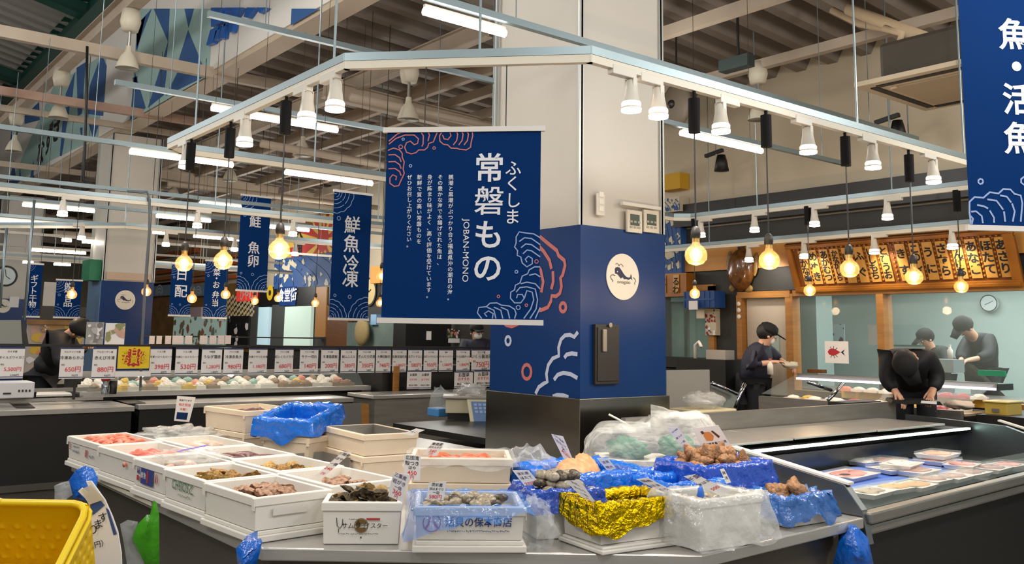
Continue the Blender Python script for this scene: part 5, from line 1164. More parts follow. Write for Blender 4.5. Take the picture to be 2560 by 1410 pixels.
# doors and lit openings
m_open = mat('lit room', '#b9cdbf', emit=.5); m_open2 = mat('lit room cool', '#a9c4cc', emit=.6)
for (r, l, m) in (((640, 762, 668, 862), 'narrow pale lit doorway in the charcoal stall', m_open2), ((706, 766, 774, 866), 'wide pale green lit window of the charcoal stall', m_open)):
    sheet('stall_window', l, 'window', r, X=9.38, m=m, th=.02)
for (r, l) in (((676, 762, 706, 866), 'grey door frame between the lit stall openings'), ((616, 764, 640, 866), 'grey door frame below the red lit sign')):
    sheet('door_surround', l, 'door surround', r, X=9.36, m=mat('stall grey', '#4d4f4d', rough=.4), th=.05)
sheet('stall_post', 'upright honey wood post between stall windows', 'post', (786, 718, 812, 842), X=9.34, m=mat('stall honey', '#b98446', rough=.5), th=.06)
sheet('shop_entrance', 'brown wooden door beside the honey wood post', 'door', (814, 766, 868, 866), X=9.36, m=m_woodd, th=.04)
sheet('stall_glass', 'grey green glass front behind the price cards', 'window', (866, 806, 1064, 868), X=9.36, m=mat('stall glass', '#5f6f68', rough=.2, mix=('#80908a', 2, .3)), th=.03)
c = at(905, 830, X=9.2); t = thing('wicker_lantern', 'amber wicker lantern hanging behind the narrow banner', 'lantern', tuple(c)); MB(mat('wicker', '#a08c5c', rough=.7, bump=(60, .6))).ball(c, (.1, .26, .28), 16, 10).build('basket', t, smooth=True)  # wicker lantern of the stall, unlit
sheet('blue_card', 'pale blue card beside the big banner bottom bar', 'card', (926, 786, 940, 812), X=9.15, m=mat('card blue', '#8fb9dd', rough=.5))
lat = MB(mat('lattice dot', '#d8c7a0', rough=.5))
for i in range(9):
    for j in range(9 - i // 2):
        p = at(566 + i * 8 + (j % 2) * 4, 735 + j * 7 + i * 3, X=9.36); lat.ball(p, (.02, .05, .05), 6, 4)
tag(lat.build('lattice_screen'), 'pale dotted lattice on the wood stall front', 'lattice')
# hot food case, equipment, shelves
t = sheet('hot_food_case', 'bright case of packed food under the delivery banners', 'display case', (430, 792, 565, 866), X=9.1, m=mat('case aqua', '#a9c2b6', emit=.25), th=.3, art=bits([m_pk[1], m_pk[0], m_olive, m_pk[4], m_rose], 40, 21, .6))
t = sheet('equipment_rack', 'black equipment rack beside the bright food case', 'rack', (562, 790, 618, 866), X=9.1, m=m_black, th=.3, art=bits([mat('rack grey', '#5a5a5a'), m_paper, m_dark], 14, 5, .5))
for i, (a, b) in enumerate(((373, 386), (391, 404), (413, 427), (431, 458), (463, 480), (500, 518), (524, 540), (545, 560), (562, 577))):
    sheet('white_card', 'small blank white card in the row beyond the price cards, %s from the rear pillar' % ORD[i], 'card', (a, 840 - i * .2, b, 860), Y=12.6, m=mat('card pinkwhite', '#ddd0cc', rough=.6))
t = thing('card_bar', 'thin dark bar carrying the far row of blank cards', 'bar', (4.5, 12.62, 1.5)); zc_ = at(460, 843, Y=12.6).z; MB(m_dark).box(3.8, 6.6, 12.618, 12.64, zc_, zc_ + .02).build('bar', t); MB(m_dark).box(3.8, 3.83, 12.618, 12.64, 0, zc_).build('leg', t); MB(m_dark).box(6.57, 6.6, 12.618, 12.64, 0, zc_).build('leg', t)
t = sheet('box_stack', 'pink note on the far wall between the two delivery banners', 'notice', (474, 768, 502, 792), X=9.3, m=mat('note pink', '#d5bcc0', rough=.6))
tag(MB(m_black).box(8.35, 9.3, 13.1, 13.5, 0, 2.1).build('shelf_unit'), 'black shelf unit holding green cups behind the masked person', 'shelf')
t = sheet('cup_display', 'row of green and pink cups on a dark shelf beside the masked person', 'display', (1118, 822, 1156, 846), Y=13.08, m=m_char, art=bits([m_olive, m_pk[0], m_paper], 18, 14, .7))
sheet('white_label', 'white label on the dark shelf under the green cups', 'label', (1122, 846, 1154, 857), Y=13.08, m=m_paper)
sheet('white_label', 'narrow white sticker on a dark pillar behind the cards', 'label', (1067, 828, 1078, 850), Y=13.08, m=m_paper)
t = sheet('flower_display', 'pink and white boxes beside the person in the white mask', 'display', (1212, 826, 1232, 858), Y=13.08, m=m_rose, art=bits([m_paper, m_pk[0], m_dark], 10, 2, .8))
# left end: shelves, curtains, far signs
m_orange = mat('sign orange', '#c0632c', rough=.6)
for i, (r, m, l) in enumerate((((385, 628, 485, 640), m_orange, 'top'), ((385, 648, 600, 658), mat('sign tan', '#b8783c', rough=.6), 'second'), ((380, 664, 600, 674), m_orange, 'third'), ((382, 682, 590, 692), mat('sign tan', ''), 'fourth'), ((386, 698, 590, 706), m_orange, 'fifth'))):
    sheet('far_sign', 'orange strip sign far behind the globe bulbs, %s one' % l, 'sign', r, X=9.2, m=m, art=bits([m_crim, m_paper], 12, i, .7))
for i, r in enumerate(((372, 708, 425, 740), (478, 712, 512, 740))):
    def arcs(t, M, w, h):
        a = MB(m_paper, m_ink)
        for q in range(3): ribbon(a, M, arc(w * .5, 0, h * (.85 - .25 * q), 10, 170), h * .08, .004)
        a.build('print', t)
    sheet('wave_arch', 'pale blue wave arch sign beyond the delivery banner, %s' % ('beside the rear pillar', 'beside the side dish banner')[i], 'sign', r, X=9.25, m=mat('arch blue', '#7f96ad', rough=.6), art=arcs)
for (r, Y, m, l, n, c) in (((106, 705, 137, 765), 21, mat('curtain', '#c3bdb4', rough=.7), 'white shop curtain between the gift banners', 'curtain', 'curtain'), ((100, 765, 135, 798), 21, mat('grey cloth', '#4a4540', rough=.8), 'dark cloth below the white shop curtain', 'cloth', 'cloth'),
                     ((176, 768, 220, 792), 21, mat('grey cloth', ''), 'dark cloth panel beside the gift return banner', 'cloth', 'cloth'), ((66, 800, 240, 812), 20.8, m_wood3, 'wooden shelf edge behind the stooping person', 'shelf', 'shelf')):
    sheet(n, l, c, r, Y=Y, m=m)
sheet('shelf_display', 'pale shelves of small goods behind the stooping person', 'shelf', (55, 812, 245, 960), Y=20.9, m=mat('shelf pale', '#b9ada0', rough=.6), art=bits([m_paper, m_pk[0], m_pk[5], m_rose, m_pk[3]], 50, 31, .4))
sheet('yellow_signboard', 'amber boxes on the shelf behind the stooping person', 'sign', (105, 812, 160, 830), Y=20.85, m=mat('amber goods', '#b08a50', rough=.6), art=bits([m_pk[0], m_paper, m_pk[5]], 14, 7, .5))
MB(mat('steel blue', '#6f8fb4', rough=.35, metal=.3)).box(4.125, 4.136, 16.02, 16.82, .2, 2.4).build('steel_panel', P2)
# ================================================================== SEAFOOD ISLAND
top = [(1.515, 6.25), (1.57, 3.47), (2.95, 2.4), (4.22, 2.45), (4.22, 6.6)]
def inset(p, d): c = Vector((3.1, 4.6)); return [tuple(Vector(q) + (c - Vector(q)).normalized() * d) for q in p]
t = thing('island_counter', 'stainless island counter with cut corners under the foam boxes', 'counter', (3, 4.5, 0))
MB(m_steel).prism([(x, y, .7) for x, y in top][::-1], (0, 0, .05)).build('worktop', t, bevel=.006)
MB(mat('island side', '#625c53', rough=.32, metal=.6, mix=('#4c473f', 2, .3))).prism([(x, y, .1) for x, y in inset(top, .07)][::-1], (0, 0, .6)).build('side_panel', t)
MB(m_dark).prism([(x, y, 0) for x, y in inset(top, .16)][::-1], (0, 0, .1)).build('plinth', t)
rl = MB(m_rail); rl.bar((1.505, 6.1, .735), (1.535, 4.7, .735), .02, .02); rl.build('price_rail', t)

m_foam = mat('styrofoam', '#e3dfd6', rough=.75, bump=(160, .06)); m_foam2 = mat('styrofoam old', '#dccdb8', rough=.75, bump=(120, .06), mix=('#d0bfa6', 5, .4))
def foam_box(label, c, w, d, z0, z1, rz=0, m=None, wall=.022, depth_=.1, group=None, lid=True, tilt=0, notch=False):
    """open styrofoam box: tapered wall, thicker rim, corner feet; c is its centre in plan"""
    t = thing('foam_box', label, 'box', (c[0], c[1], z0), group, rz)
    if tilt: t.rotation_euler = (0, tilt, rz)
    h = z1 - z0; W, D = w / 2, d / 2; m = m or m_foam; k = MB(m)
    L = [(W - .012, D - .012, 0), (W - .006, D - .006, h - .035), (W, D, h - .035), (W, D, h - .003), (W - .004, D - .004, h), (W - wall, D - wall, h), (W - wall - .004, D - wall - .004, h - depth_)]
    vs = [p for a, b, z in L for p in ((-a, -b, z), (a, -b, z), (a, b, z), (-a, b, z))]
    if notch:
        pass
    n = len(L); fs = [(0, 3, 2, 1)] + [(i * 4 + j, i * 4 + (j + 1) % 4, i * 4 + 4 + (j + 1) % 4, i * 4 + 4 + j) for i in range(n - 1) for j in range(4)] + [((n - 1) * 4, (n - 1) * 4 + 1, (n - 1) * 4 + 2, (n - 1) * 4 + 3)]
    k.add(vs, fs).build('body', t, local=True, bevel=.003)
    if lid:
        f = MB(m)
        for sx in (-1, 1):
            for sy in (-1, 1): f.box(min(sx * W, sx * (W + .004)), max(sx * W, sx * (W + .004)), sy * D - .02 if sy > 0 else -D, D if sy > 0 else -D + .02, h - .05, h - .004)
        f.build('corner_tab', t.children[0], local=True)
    return t
def foam_slab(label, c, w, d, z0, z1, rz=0, m=None, group=None):
    o = MB(m or m_foam, M=Matrix.Translation((c[0], c[1], 0)) @ Matrix.Rotation(rz, 4, 'Z'))
    o.box(-w / 2, w / 2, -d / 2, d / 2, z0, z0 + (z1 - z0) * .6).box(-w / 2 + .012, w / 2 - .012, -d / 2 + .012, d / 2 - .012, z0 + (z1 - z0) * .6, z1)
    return tag(o.build('styrofoam_slab', bevel=.004), label, 'foam slab', group)
def local_frame(t, side, off=.008):
    """sheet on an outer side of a box: 'front' = -y, 'left' = -x, in hall coordinates"""
    m = Matrix.Translation(t.location) @ Matrix.Rotation(t.rotation_euler.z, 4, 'Z'); return m
def print_on(t, side, w, d, fn):
    """printing on the front (-y) or left (-x) face; fn gets the mesh builder and a sheet matrix centred at the foot of that face"""
    M = frame((0, -d / 2 + .002, 0), UX, Z) if side == 'front' else frame((-w / 2 + .002, 0, 0), -UY, Z)
    k = MB(mat('print black', '#221f1f', rough=.7), mat('print red', '#b0322f', rough=.7), mat('print blue', '#2a3c82', rough=.7), mat('print green', '#4f7a58', rough=.7), m_paper, mat('print bronze', '#6a4f22', rough=.6))
    fn(k, M); return k.build('printing', t, local=True)

GR = R(4)
COL1, COL2 = 1.705, 2.105
SPEC = {}
def grid_box(key, label, cx, y0, y1, w=.365, z1=.93, rz=GR, lidlab=None):
    c = (cx + (4.6 - (y0 + y1) / 2) * .03, (y0 + y1) / 2)
    foam_slab(lidlab, c, w + .012, y1 - y0, .752, .795, rz)
    SPEC[key] = (foam_box(label, c, w, y1 - y0 - .01, .797, z1, rz), c, w, y1 - y0 - .01); return SPEC[key]
grid_box('B5', 'white foam box of large pink brown shellfish beside the oyster emblem box', COL1, 3.55, 4.04, lidlab='foam slab under the box of large pink brown shellfish')
grid_box('B4', 'white foam box of golden oysters with green printing on its side', COL1, 4.06, 4.53, lidlab='foam slab under the box with green printing')
grid_box('B3', 'white foam box of bagged fish with a blue and red label on its side', COL1, 4.55, 4.98, lidlab='foam slab under the box with the blue and red label')
grid_box('B2', 'white foam box of red fish packs beside the shrimp box', COL1, 5.0, 5.58, lidlab='foam slab under the box of red fish packs')
grid_box('B1', 'white foam box of pink shrimp with red printing on its side', COL1, 5.6, 6.2, lidlab='foam slab under the box of pink shrimp')
grid_box('B9', 'white foam box of flat shells with a tilted price strip, behind the oyster box', COL2, 3.64, 4.14, .37, lidlab='foam slab under the box of flat shells')
grid_box('B8', 'white foam box of ice and golden oysters in the inner row', COL2, 4.16, 4.66, .37, lidlab='foam slab under the inner row oyster box')
grid_box('B7', 'white foam box of dark red squid in the inner row', COL2, 4.68, 5.18, .37, lidlab='foam slab under the box of dark red squid')
grid_box('B6', 'white foam box of pale fish on green leaves in the inner row', COL2, 5.2, 5.8, .37, lidlab='foam slab under the box of fish on green leaves')
def scribble(k, M, x, z, w, h, n, seed, mi, lw):
    rr = random.Random(seed); k.use(mi)
    for i in range(n):
        a = x + w * i / n; ribbon(k, M, [(a + rr.uniform(0, w / n * .6), z + h * rr.random()) for _ in range(2)] + [(a + w / n * rr.uniform(.3, 1), z + h * rr.random()) for _ in range(2)], lw, .001)
print_on(*[SPEC['B4'][i] for i in (0,)], 'left', .365, .46, lambda k, M: (k.use(3).text('CHSIOSと', M @ Matrix.Translation((-.01, .075, .001)), .062, .004, sx=.9), scribble(k, M, -.06, .03, .14, .012, 12, 4, 3, .003)))
print_on(SPEC['B3'][0], 'left', .365, .42, lambda k, M: (k.use(2), k.poly([M @ Vector(p) for p in ((-.1, .02, 0), (.06, .02, 0), (.06, .1, 0), (-.1, .1, 0))]), k.use(1), k.poly([M @ Vector(p) for p in ((-.02, .03, .001), (0, .03, .001), (0, .09, .001), (-.02, .09, .001))]), k.poly([M @ Vector(p) for p in ((-.15, .03, .001), (-.12, .03, .001), (-.12, .055, .001), (-.15, .055, .001))]), scribble(k, M, .075, .03, .05, .06, 5, 8, 1, .004), scribble(k, M, -.15, .06, .035, .04, 4, 3, 2, .006), k.use(4).text('鮮魚', M @ Matrix.Translation((-.06, .06, .002)), .034, .005)))
print_on(SPEC['B1'][0], 'left', .365, .58, lambda k, M: (k.use(1).text('朝', M @ Matrix.Translation((.06, .055, .001)), .05, .01), k.use(1).text('日', M @ Matrix.Translation((-.24, .07, .001)), .04, .01), scribble(k, M, -.19, .075, .12, .012, 9, 7, 2, .004), scribble(k, M, -.19, .045, .12, .018, 9, 9, 2, .004), scribble(k, M, .11, .04, .08, .02, 6, 2, 2, .004)))
k = MB(mat('box recess', '#d2cec6', rough=.8)); k.box(-.1, .06, -.2425, -.24, .055, .085); k.build('grip_recess', SPEC['B5'][0], local=True)

# boxes along the front cut corner
AF = R(-34.3)
def oriented(c, ang, dx, dy): return (c[0] + dx * math.cos(ang) - dy * math.sin(ang), c[1] + dx * math.sin(ang) + dy * math.cos(ang))
OC = oriented((1.915, 3.295), AF, 0, .105)
OB = foam_box('white foam box of dark oysters with a round brown emblem, at the front', OC, .325, .215, .752, .918, AF, lid=False, depth_=.05)
def oy_print(k, M):
    z = .075
    k.use(5); ribbon(k, M, arc(0, z, .027, 0, 345, 22), .003, .001, closed=True)
    k.poly([M @ Vector((x, y + z, .001)) for x, y in arc(0, 0, .025, 20, 160, 10) + arc(-.012, .004, .011, 180, 360, 6)[::-1]]); k.poly([M @ Vector((x, y + z, .001)) for x, y in arc(0, 0, .025, 200, 340, 10)])
    k.use(0).text('サムライ', M @ Matrix.Translation((-.028, z - .002, .002)), .026, .003); k.text('イスター', M @ Matrix.Translation((.06, z - .002, .002)), .024, .003)
    ribbon(k, M, [(-.1, z + .03), (-.096, z - .002), (-.085, z - .012), (-.075, z + .004), (-.075, z + .025)], .003, .001); ribbon(k, M, [(-.09, z - .012), (-.09, z - .028)], .003, .001)
    k.use(1); k.poly([M @ Vector((x, y, .001)) for x, y in ((.02, z + .021), (.075, z + .021), (.075, z + .029), (.02, z + .029))])
    k.use(0); scribble(k, M, -.05, z + .022, .04, .004, 8, 5, 0, .002); scribble(k, M, -.09, z - .035, .16, .004, 22, 6, 0, .0018); k.use(0).poly([M @ Vector((x, y, .001)) for x, y in ((-.002, z - .05), (.003, z - .05), (.003, z - .043), (-.002, z - .043))])
print_on(OB, 'front', .325, .215, oy_print)
BC = oriented((2.19, 2.945), AF, .01, .19)
foam_slab('foam slab under the box with blue shop name, at the front edge', BC, .45, .385, .752, .795, AF)
BB = foam_box('white foam box with a red round crest and navy shop name, wrapped in blue film', BC, .44, .37, .797, .925, AF, depth_=.05)
def bl_print(k, M):
    k.use(1); ribbon(k, M, arc(-.15, .068, .034, 0, 345, 24), .004, .001, closed=True); k.text('八', M @ Matrix.Translation((-.15, .066, .001)), .052, .03)
    k.use(2).text('活貝の保本商店', M @ Matrix.Translation((.035, .068, .001)), .04, .012, sx=.95); scribble(k, M, -.09, .032, .25, .008, 34, 12, 2, .0022)
print_on(BB, 'front', .44, .37, bl_print)
LA = R(-36)
LC = oriented((2.66, 3.64), LA, .0, .19)
foam_box('lower foam box carrying the long box of red prawns', LC, .5, .37, .752, .88, LA, m=m_foam2)
LB = foam_box('long white foam box of red prawns behind the blue wrapped box', LC, .5, .37, .882, 1.0, LA, m=m_foam2)
MC_ = (2.945, 5.0)
foam_box('lower foam box under the grey tray box at the back', MC_, .38, .6, .752, .878, R(-4), m=m_foam2)
TB = foam_box('white foam box holding a grey metal tray at the back of the island', MC_, .37, .58, .88, 1.005, R(-4), m=m_foam2, lid=False)
k = MB(m_steel_d); k.box(-.15, .15, -.255, .255, .06, .064)
for a in ((-.155, -.15, -.26, .26), (.15, .155, -.26, .26), (-.155, .155, -.26, -.255), (-.155, .155, .255, .26)): k.box(*a, .06, .124)
o = thing('metal_tray', 'grey metal tray sunk in the white foam box at the back', 'tray', (*MC_, .88), rz=R(-4)); k.build('pan', o, local=True)
tag(MB(mat('blue cap', '#2f6fc0', rough=.4)).box(2.9, 2.98, 4.78, 4.9, .945, .985).build('blue_cap'), 'blue plastic cap lying in the grey metal tray', 'bottle')  # a loose blue cap, modelled as a plain block
foam_box('lower foam box under the tall squid box at the far back', (2.62, 6.05), .42, .52, .752, .93, R(8), m=m_foam2)
SB1 = foam_box('tall white foam box of purple squid beside the bright blue lined box', (2.62, 6.05), .44, .54, .932, 1.075, R(8), m=m_foam2)
foam_box('lower foam box under the bright blue lined box', (2.72, 5.42), .44, .36, .752, .95, R(28), m=m_foam2)
BLC = (2.7, 5.47)
BLB = foam_box('tilted foam box lined with bright blue film beside the squid box', BLC, .46, .36, .952, 1.09, R(38), tilt=R(-8))
o = thing('steel_pan', 'empty grey pan between the blue lined box and the tray box', 'tray', (2.66, 4.98, .752)); MB(m_steel_d).box(2.48, 2.73, 4.85, 5.2, .752, .756).box(2.48, 2.485, 4.85, 5.2, .752, .86).box(2.725, 2.73, 4.85, 5.2, .752, .86).box(2.48, 2.73, 5.195, 5.2, .752, .86).build('pan', o)
foam_slab('white flat foam slab under the milky bag of fish behind the shrimp', (2.15, 6.15), .5, .5, .752, .85, GR)
# right-hand group
GA = R(-7)
foam_slab('foam slab under the gold foil box', (2.85, 2.735), .46, .3, .752, .778, GA)
GC = (2.85, 2.75); GB = foam_box('foam box wrapped in crinkled gold foil', GC, .43, .27, .78, .94, GA, lid=False)
CC = (3.16, 2.535); CB = foam_box('white foam box of dark clams in a milky plastic bag beside the gold foil box', CC, .37, .26, .752, .955, R(-6), lid=False, depth_=.08)
DC = (3.17, 3.33); DB = foam_box('foam box lined with blue film holding two large scallops', DC, .5, .44, .752, .965, R(-8), lid=False, depth_=.14)
EC = (3.78, 3.0); EB = foam_box('foam box lined with dark blue film heaped with brown whelks', EC, .48, .32, .752, .99, R(-4), lid=False, depth_=.06)
FC = (3.42, 2.93); FB = foam_box('empty foam box lined with blue film between scallops and whelks', FC, .34, .28, .752, .94, R(-8), lid=False, depth_=.13)
HC = (2.74, 3.03); HB = foam_box('foam box lined with blue film of round grey clams behind the gold foil', HC, .3, .26, .752, .95, R(-20), lid=False, depth_=.06)
KC = (3.83, 2.6); KB = foam_box('small foam box in blue film with brown shells beside the chilled case', KC, .3, .22, .752, .885, R(-4), lid=False, depth_=.08)

# ------------------------------------------------------------------ film wrapped over boxes
m_bluef = mat('blue film', '#0067d2', rough=.18, alpha=.93, bump=(19, .7), spec=.6, coat=.4); m_blued = mat('deep blue film', '#0047b4', rough=.18, alpha=.92, bump=(19, .7), spec=.6, coat=.4)
m_bluel = mat('light blue film', '#3f8fe8', rough=.12, alpha=.4, bump=(15, .7), spec=.9)
m_gold = mat('gold foil', '#cbad08', rough=.2, metal=1, bump=(42, 1.0))
def drape(name, label, c, w, d, z1, rz, m, inner=.08, outer=.1, wav=.04, amp=.012, seed=1, seg=72, tilt=0, flare=.02, cat='film', gap=.004, drops=None, floor=True, lift=0):
    """film lining a box: inside wall, over the rim, hanging outside with a ragged hem"""
    per = 2 * (w + d)
    def edge(u, off):
        s = u * per; W, D = w / 2 + off, d / 2 + off; sc = 1 + off * 8 / per
        a, b = 2 * W, 2 * D; s = u * 2 * (a + b)
        if s < a: return Vector((-W + s, -D)), Vector((0, -1))
        s -= a
        if s < b: return Vector((W, -D + s)), Vector((1, 0))
        s -= b
        if s < a: return Vector((W - s, D)), Vector((0, 1))
        return Vector((-W, D - (s - a))), Vector((-1, 0))
    NV = 12
    def fn(u, v):
        nz = noise.noise(Vector((math.cos(u * 6.283) * 2.2, math.sin(u * 6.283) * 2.2, seed * 3.1)))
        nz2 = noise.noise(Vector((math.cos(u * 6.283) * 9, math.sin(u * 6.283) * 9, v * 3 + seed)))
        if v < .35: off = -.026 - .006; z = -inner * (1 - v / .35)
        elif v < .5: off = -.03 + (v - .35) / .15 * (.03 + gap); z = .006
        else:
            q = (v - .5) / .5; out = outer + wav * nz * 2 + (drops(u) if drops else 0); off = gap + flare * q + .004; z = .006 - out * q
        p, n = edge(u, off); a = amp * (nz2 + .8 * noise.noise(Vector((u * 60, v * 2.5, seed)))) + (.018 * math.sin(3.14 * min(1, (v - .5) / .5)) * (1 if flare > .04 else 0) if v > .5 else 0)
        return Vector((p.x + n.x * abs(a) * (1 if v >= .5 else -.3), p.y + n.y * abs(a) * (1 if v >= .5 else -.3), z + (a * .5 if .3 < v < .6 else 0)))
    k = MB(m); k.grid(fn, seg, NV, closed=True)
    if floor: k.poly([tuple(q) for q in k.v[:seg]][::-1])
    t = tag(k.build(name, smooth=True), label, cat); t.location = (c[0] + lift * math.sin(tilt) * math.cos(rz), c[1] + lift * math.sin(tilt) * math.sin(rz), z1 - lift * (1 - math.cos(tilt))); t.rotation_euler = (0, tilt, rz); return t
drape('blue_liner', 'bright blue film over the tilted box beside the squid box', BLC, .46, .36, 1.09, R(38), m_bluef, .09, .12, .04, .02, 3, tilt=R(-8), lift=.138, gap=.008)
drape('blue_wrap', 'pale blue film over the box with the navy shop name', BC, .44, .37, .925, AF, m_bluel, .045, .05, .03, .014, 5, flare=.03, floor=False, drops=lambda u: .07 * max(0, 1 - abs(u - .93) / .12) + .06 * max(0, 1 - u / .12))
drape('gold_foil', 'crinkled gold foil over the front foam box', GC, .43, .27, .94, GA, m_gold, .1, .1, .025, .014, 7, seg=110, flare=.015, cat='foil', drops=lambda u: .03 * math.cos(u * 12.5))
drape('milky_bag', 'milky plastic bag around the box beside the gold foil', CC, .37, .26, .955, R(-6), m_filmw, .03, .19, .015, .03, 9, flare=.045, cat='bag', floor=False)
drape('blue_liner', 'blue film lining the scallop box', DC, .5, .44, .965, R(-8), m_bluef, .13, .15, .04, .03, 11, flare=.03)
drape('blue_liner', 'dark blue film under the heap of whelks', EC, .48, .32, .99, R(-4), m_blued, .05, .13, .05, .026, 13, flare=.02)
drape('blue_liner', 'blue film lining the empty box between scallops and whelks', FC, .34, .28, .94, R(-8), m_bluef, .12, .12, .03, .022, 15)
drape('blue_liner', 'deep blue film around the round grey clams', HC, .3, .26, .95, R(-20), m_blued, .05, .08, .04, .026, 17)
drape('blue_wrap', 'crumpled blue film around the small box beside the chilled case', KC, .3, .22, .885, R(-4), mat('mid blue film', '#1663b4', rough=.18, alpha=.82, bump=(19, .7), spec=.6, coat=.4), .05, .11, .03, .03, 19, flare=.03)
drape('clear_wrap', 'clear film over the long box of red prawns', LC, .5, .37, 1.0, LA, m_film, .03, .05, .03, .012, 21, floor=False)
def blob_film(name, label, c, r, m, seed, amp=.5, cat='bag', seg=36, rings=20, freq=3.5):
    return tag(MB(m).ball(c, r, seg, rings, amp, freq, seed).build(name, smooth=True), label, cat)
blob_film('clear_bag', 'clear plastic bag hanging between the blue wrapped box and the gold foil box', (2.47, 2.88, .84), (.06, .11, .1), m_film, 4, .5)
blob_film('clear_bag', 'crumpled clear bag between the red prawn box and scallop box', (3.08, 3.62, .9), (.1, .16, .12), m_film, 8, .5)
# big clear bag of greens at the back
c = at(1685, 1105, z=.98); c.z = .93
t = thing('large_clear_bag', 'large clear bag of greens standing behind the blue lined boxes', 'bag', (3.93, 3.56, .76))
def tent(u, v):
    an = 6.2832 * u; c_, s_ = math.cos(an), math.sin(an); f = noise.noise(Vector((c_ * 4, s_ * 4, v * 2.5))); g_ = noise.noise(Vector((c_ * 9, s_ * 9, v * 5 + 7)))
    q = (abs(c_) ** 3.5 + abs(s_) ** 3.5) ** (-1 / 3.5); r = (1.02 if v < .45 else 1.02 * max(0, 1 - ((v - .45) / .55) ** 2.6) ** .5) * (1 + .09 * f + .05 * g_)
    hgt = .36 + .06 * noise.noise(Vector((c_ * 1.5, s_ * 1.5, 3))) + .05 * c_
    return Vector((3.93, 3.56, .77)) + Vector((.788, -.615, 0)) * (.36 * q * r * c_) + Vector((.615, .788, 0)) * (.22 * q * r * s_) + Z * (hgt * min(1, v * 1.25) * (1 + .1 * g_))
MB(mat('bag film', '#e4e6e4', rough=.12, alpha=.3, bump=(22, 1.0), spec=.9, coat=.5)).grid(tent, 120, 28, closed=True).build('film', t, smooth=True)
gk = MB(mat('leaf green', '#2f7a58', rough=.6)); gk.ball((3.8, 3.62, .98), (.1, .13, .06), 14, 9, .6, 4, 3); gk.ball((4.02, 3.45, 1.0), (.09, .1, .06), 14, 9, .6, 4, 5); gk.build('greens', t, smooth=True)
MB(m_foam).hexa([(3.93 + x * .788 + y * .615, 3.56 - x * .615 + y * .788, .755) for x, y in ((-.28, -.16), (.28, -.16), (.28, .16), (-.28, .16))], [(3.93 + x * .788 + y * .615, 3.56 - x * .615 + y * .788, .93) for x, y in ((-.3, -.18), (.3, -.18), (.3, .18), (-.3, .18))]).build('tray', t)
blob_film('film_bag', 'clear film bag with violet printing lying on the box of bagged fish', (1.74, 4.78, .945), (.16, .2, .035), m_film, 22, .5)
blob_film('film_bag', 'milky crumpled bag of fish behind the shrimp box', (2.14, 6.1, .9), (.24, .24, .06), m_filmw, 25, .6)
t = thing('violet_print', 'violet lettering on the film bag over the bagged fish', 'print', (1.74, 4.78, .985)); k = MB(mat('violet', '#5a46b8', rough=.5))
for i in range(5): k.bar((1.64 + .045 * i, 4.68 + .04 * i, .985), (1.69 + .045 * i, 4.74 + .03 * i, .985), .018, .002)
k.build('mark', t)

# ------------------------------------------------------------------ shellfish, fish and prawns
def shell(m, a, b, h, seed, frill=.22, steps=4):
    """one rough bivalve: teardrop outline, stepped growth layers, thin frilled rim"""
    n, J = 30, 9; vs = []; fs = []
    for side in (1, -1):
        for j in range(J + 1):
            f = 1 - j / J
            for i in range(n):
                th = 2 * math.pi * i / n; c, s_ = math.cos(th), math.sin(th)
                r = (1 + frill * noise.noise(Vector((c * 1.6, s_ * 1.6, seed * 5.1))) + .5 * frill * noise.noise(Vector((c * 5, s_ * 5, seed * 3.3)))) * (1 - .22 * max(0, -c))
                fr = f * steps; lay = (math.floor(fr) + (fr % 1) ** 3) / steps
                z = side * h * (1 - (.5 * f + .5 * lay) ** 1.6) * (1 if side > 0 else .6) + h * .5 * noise.noise(Vector((c * 2 * f, s_ * 2 * f, seed + 9))) * f + h * .12 * math.sin(th * 9 + seed) * f
                vs.append((a * f * r * c + .12 * a * (1 - f), b * f * r * s_, z))
    for q in range(2):
        o = q * (J + 1) * n
        for j in range(J):
            for i in range(n):
                p0, p1 = o + j * n + i, o + j * n + (i + 1) % n; fs.append((p0, p1, p1 + n, p0 + n) if q == 0 else (p0, p0 + n, p1 + n, p1))
    return MB(m).add(vs, fs)
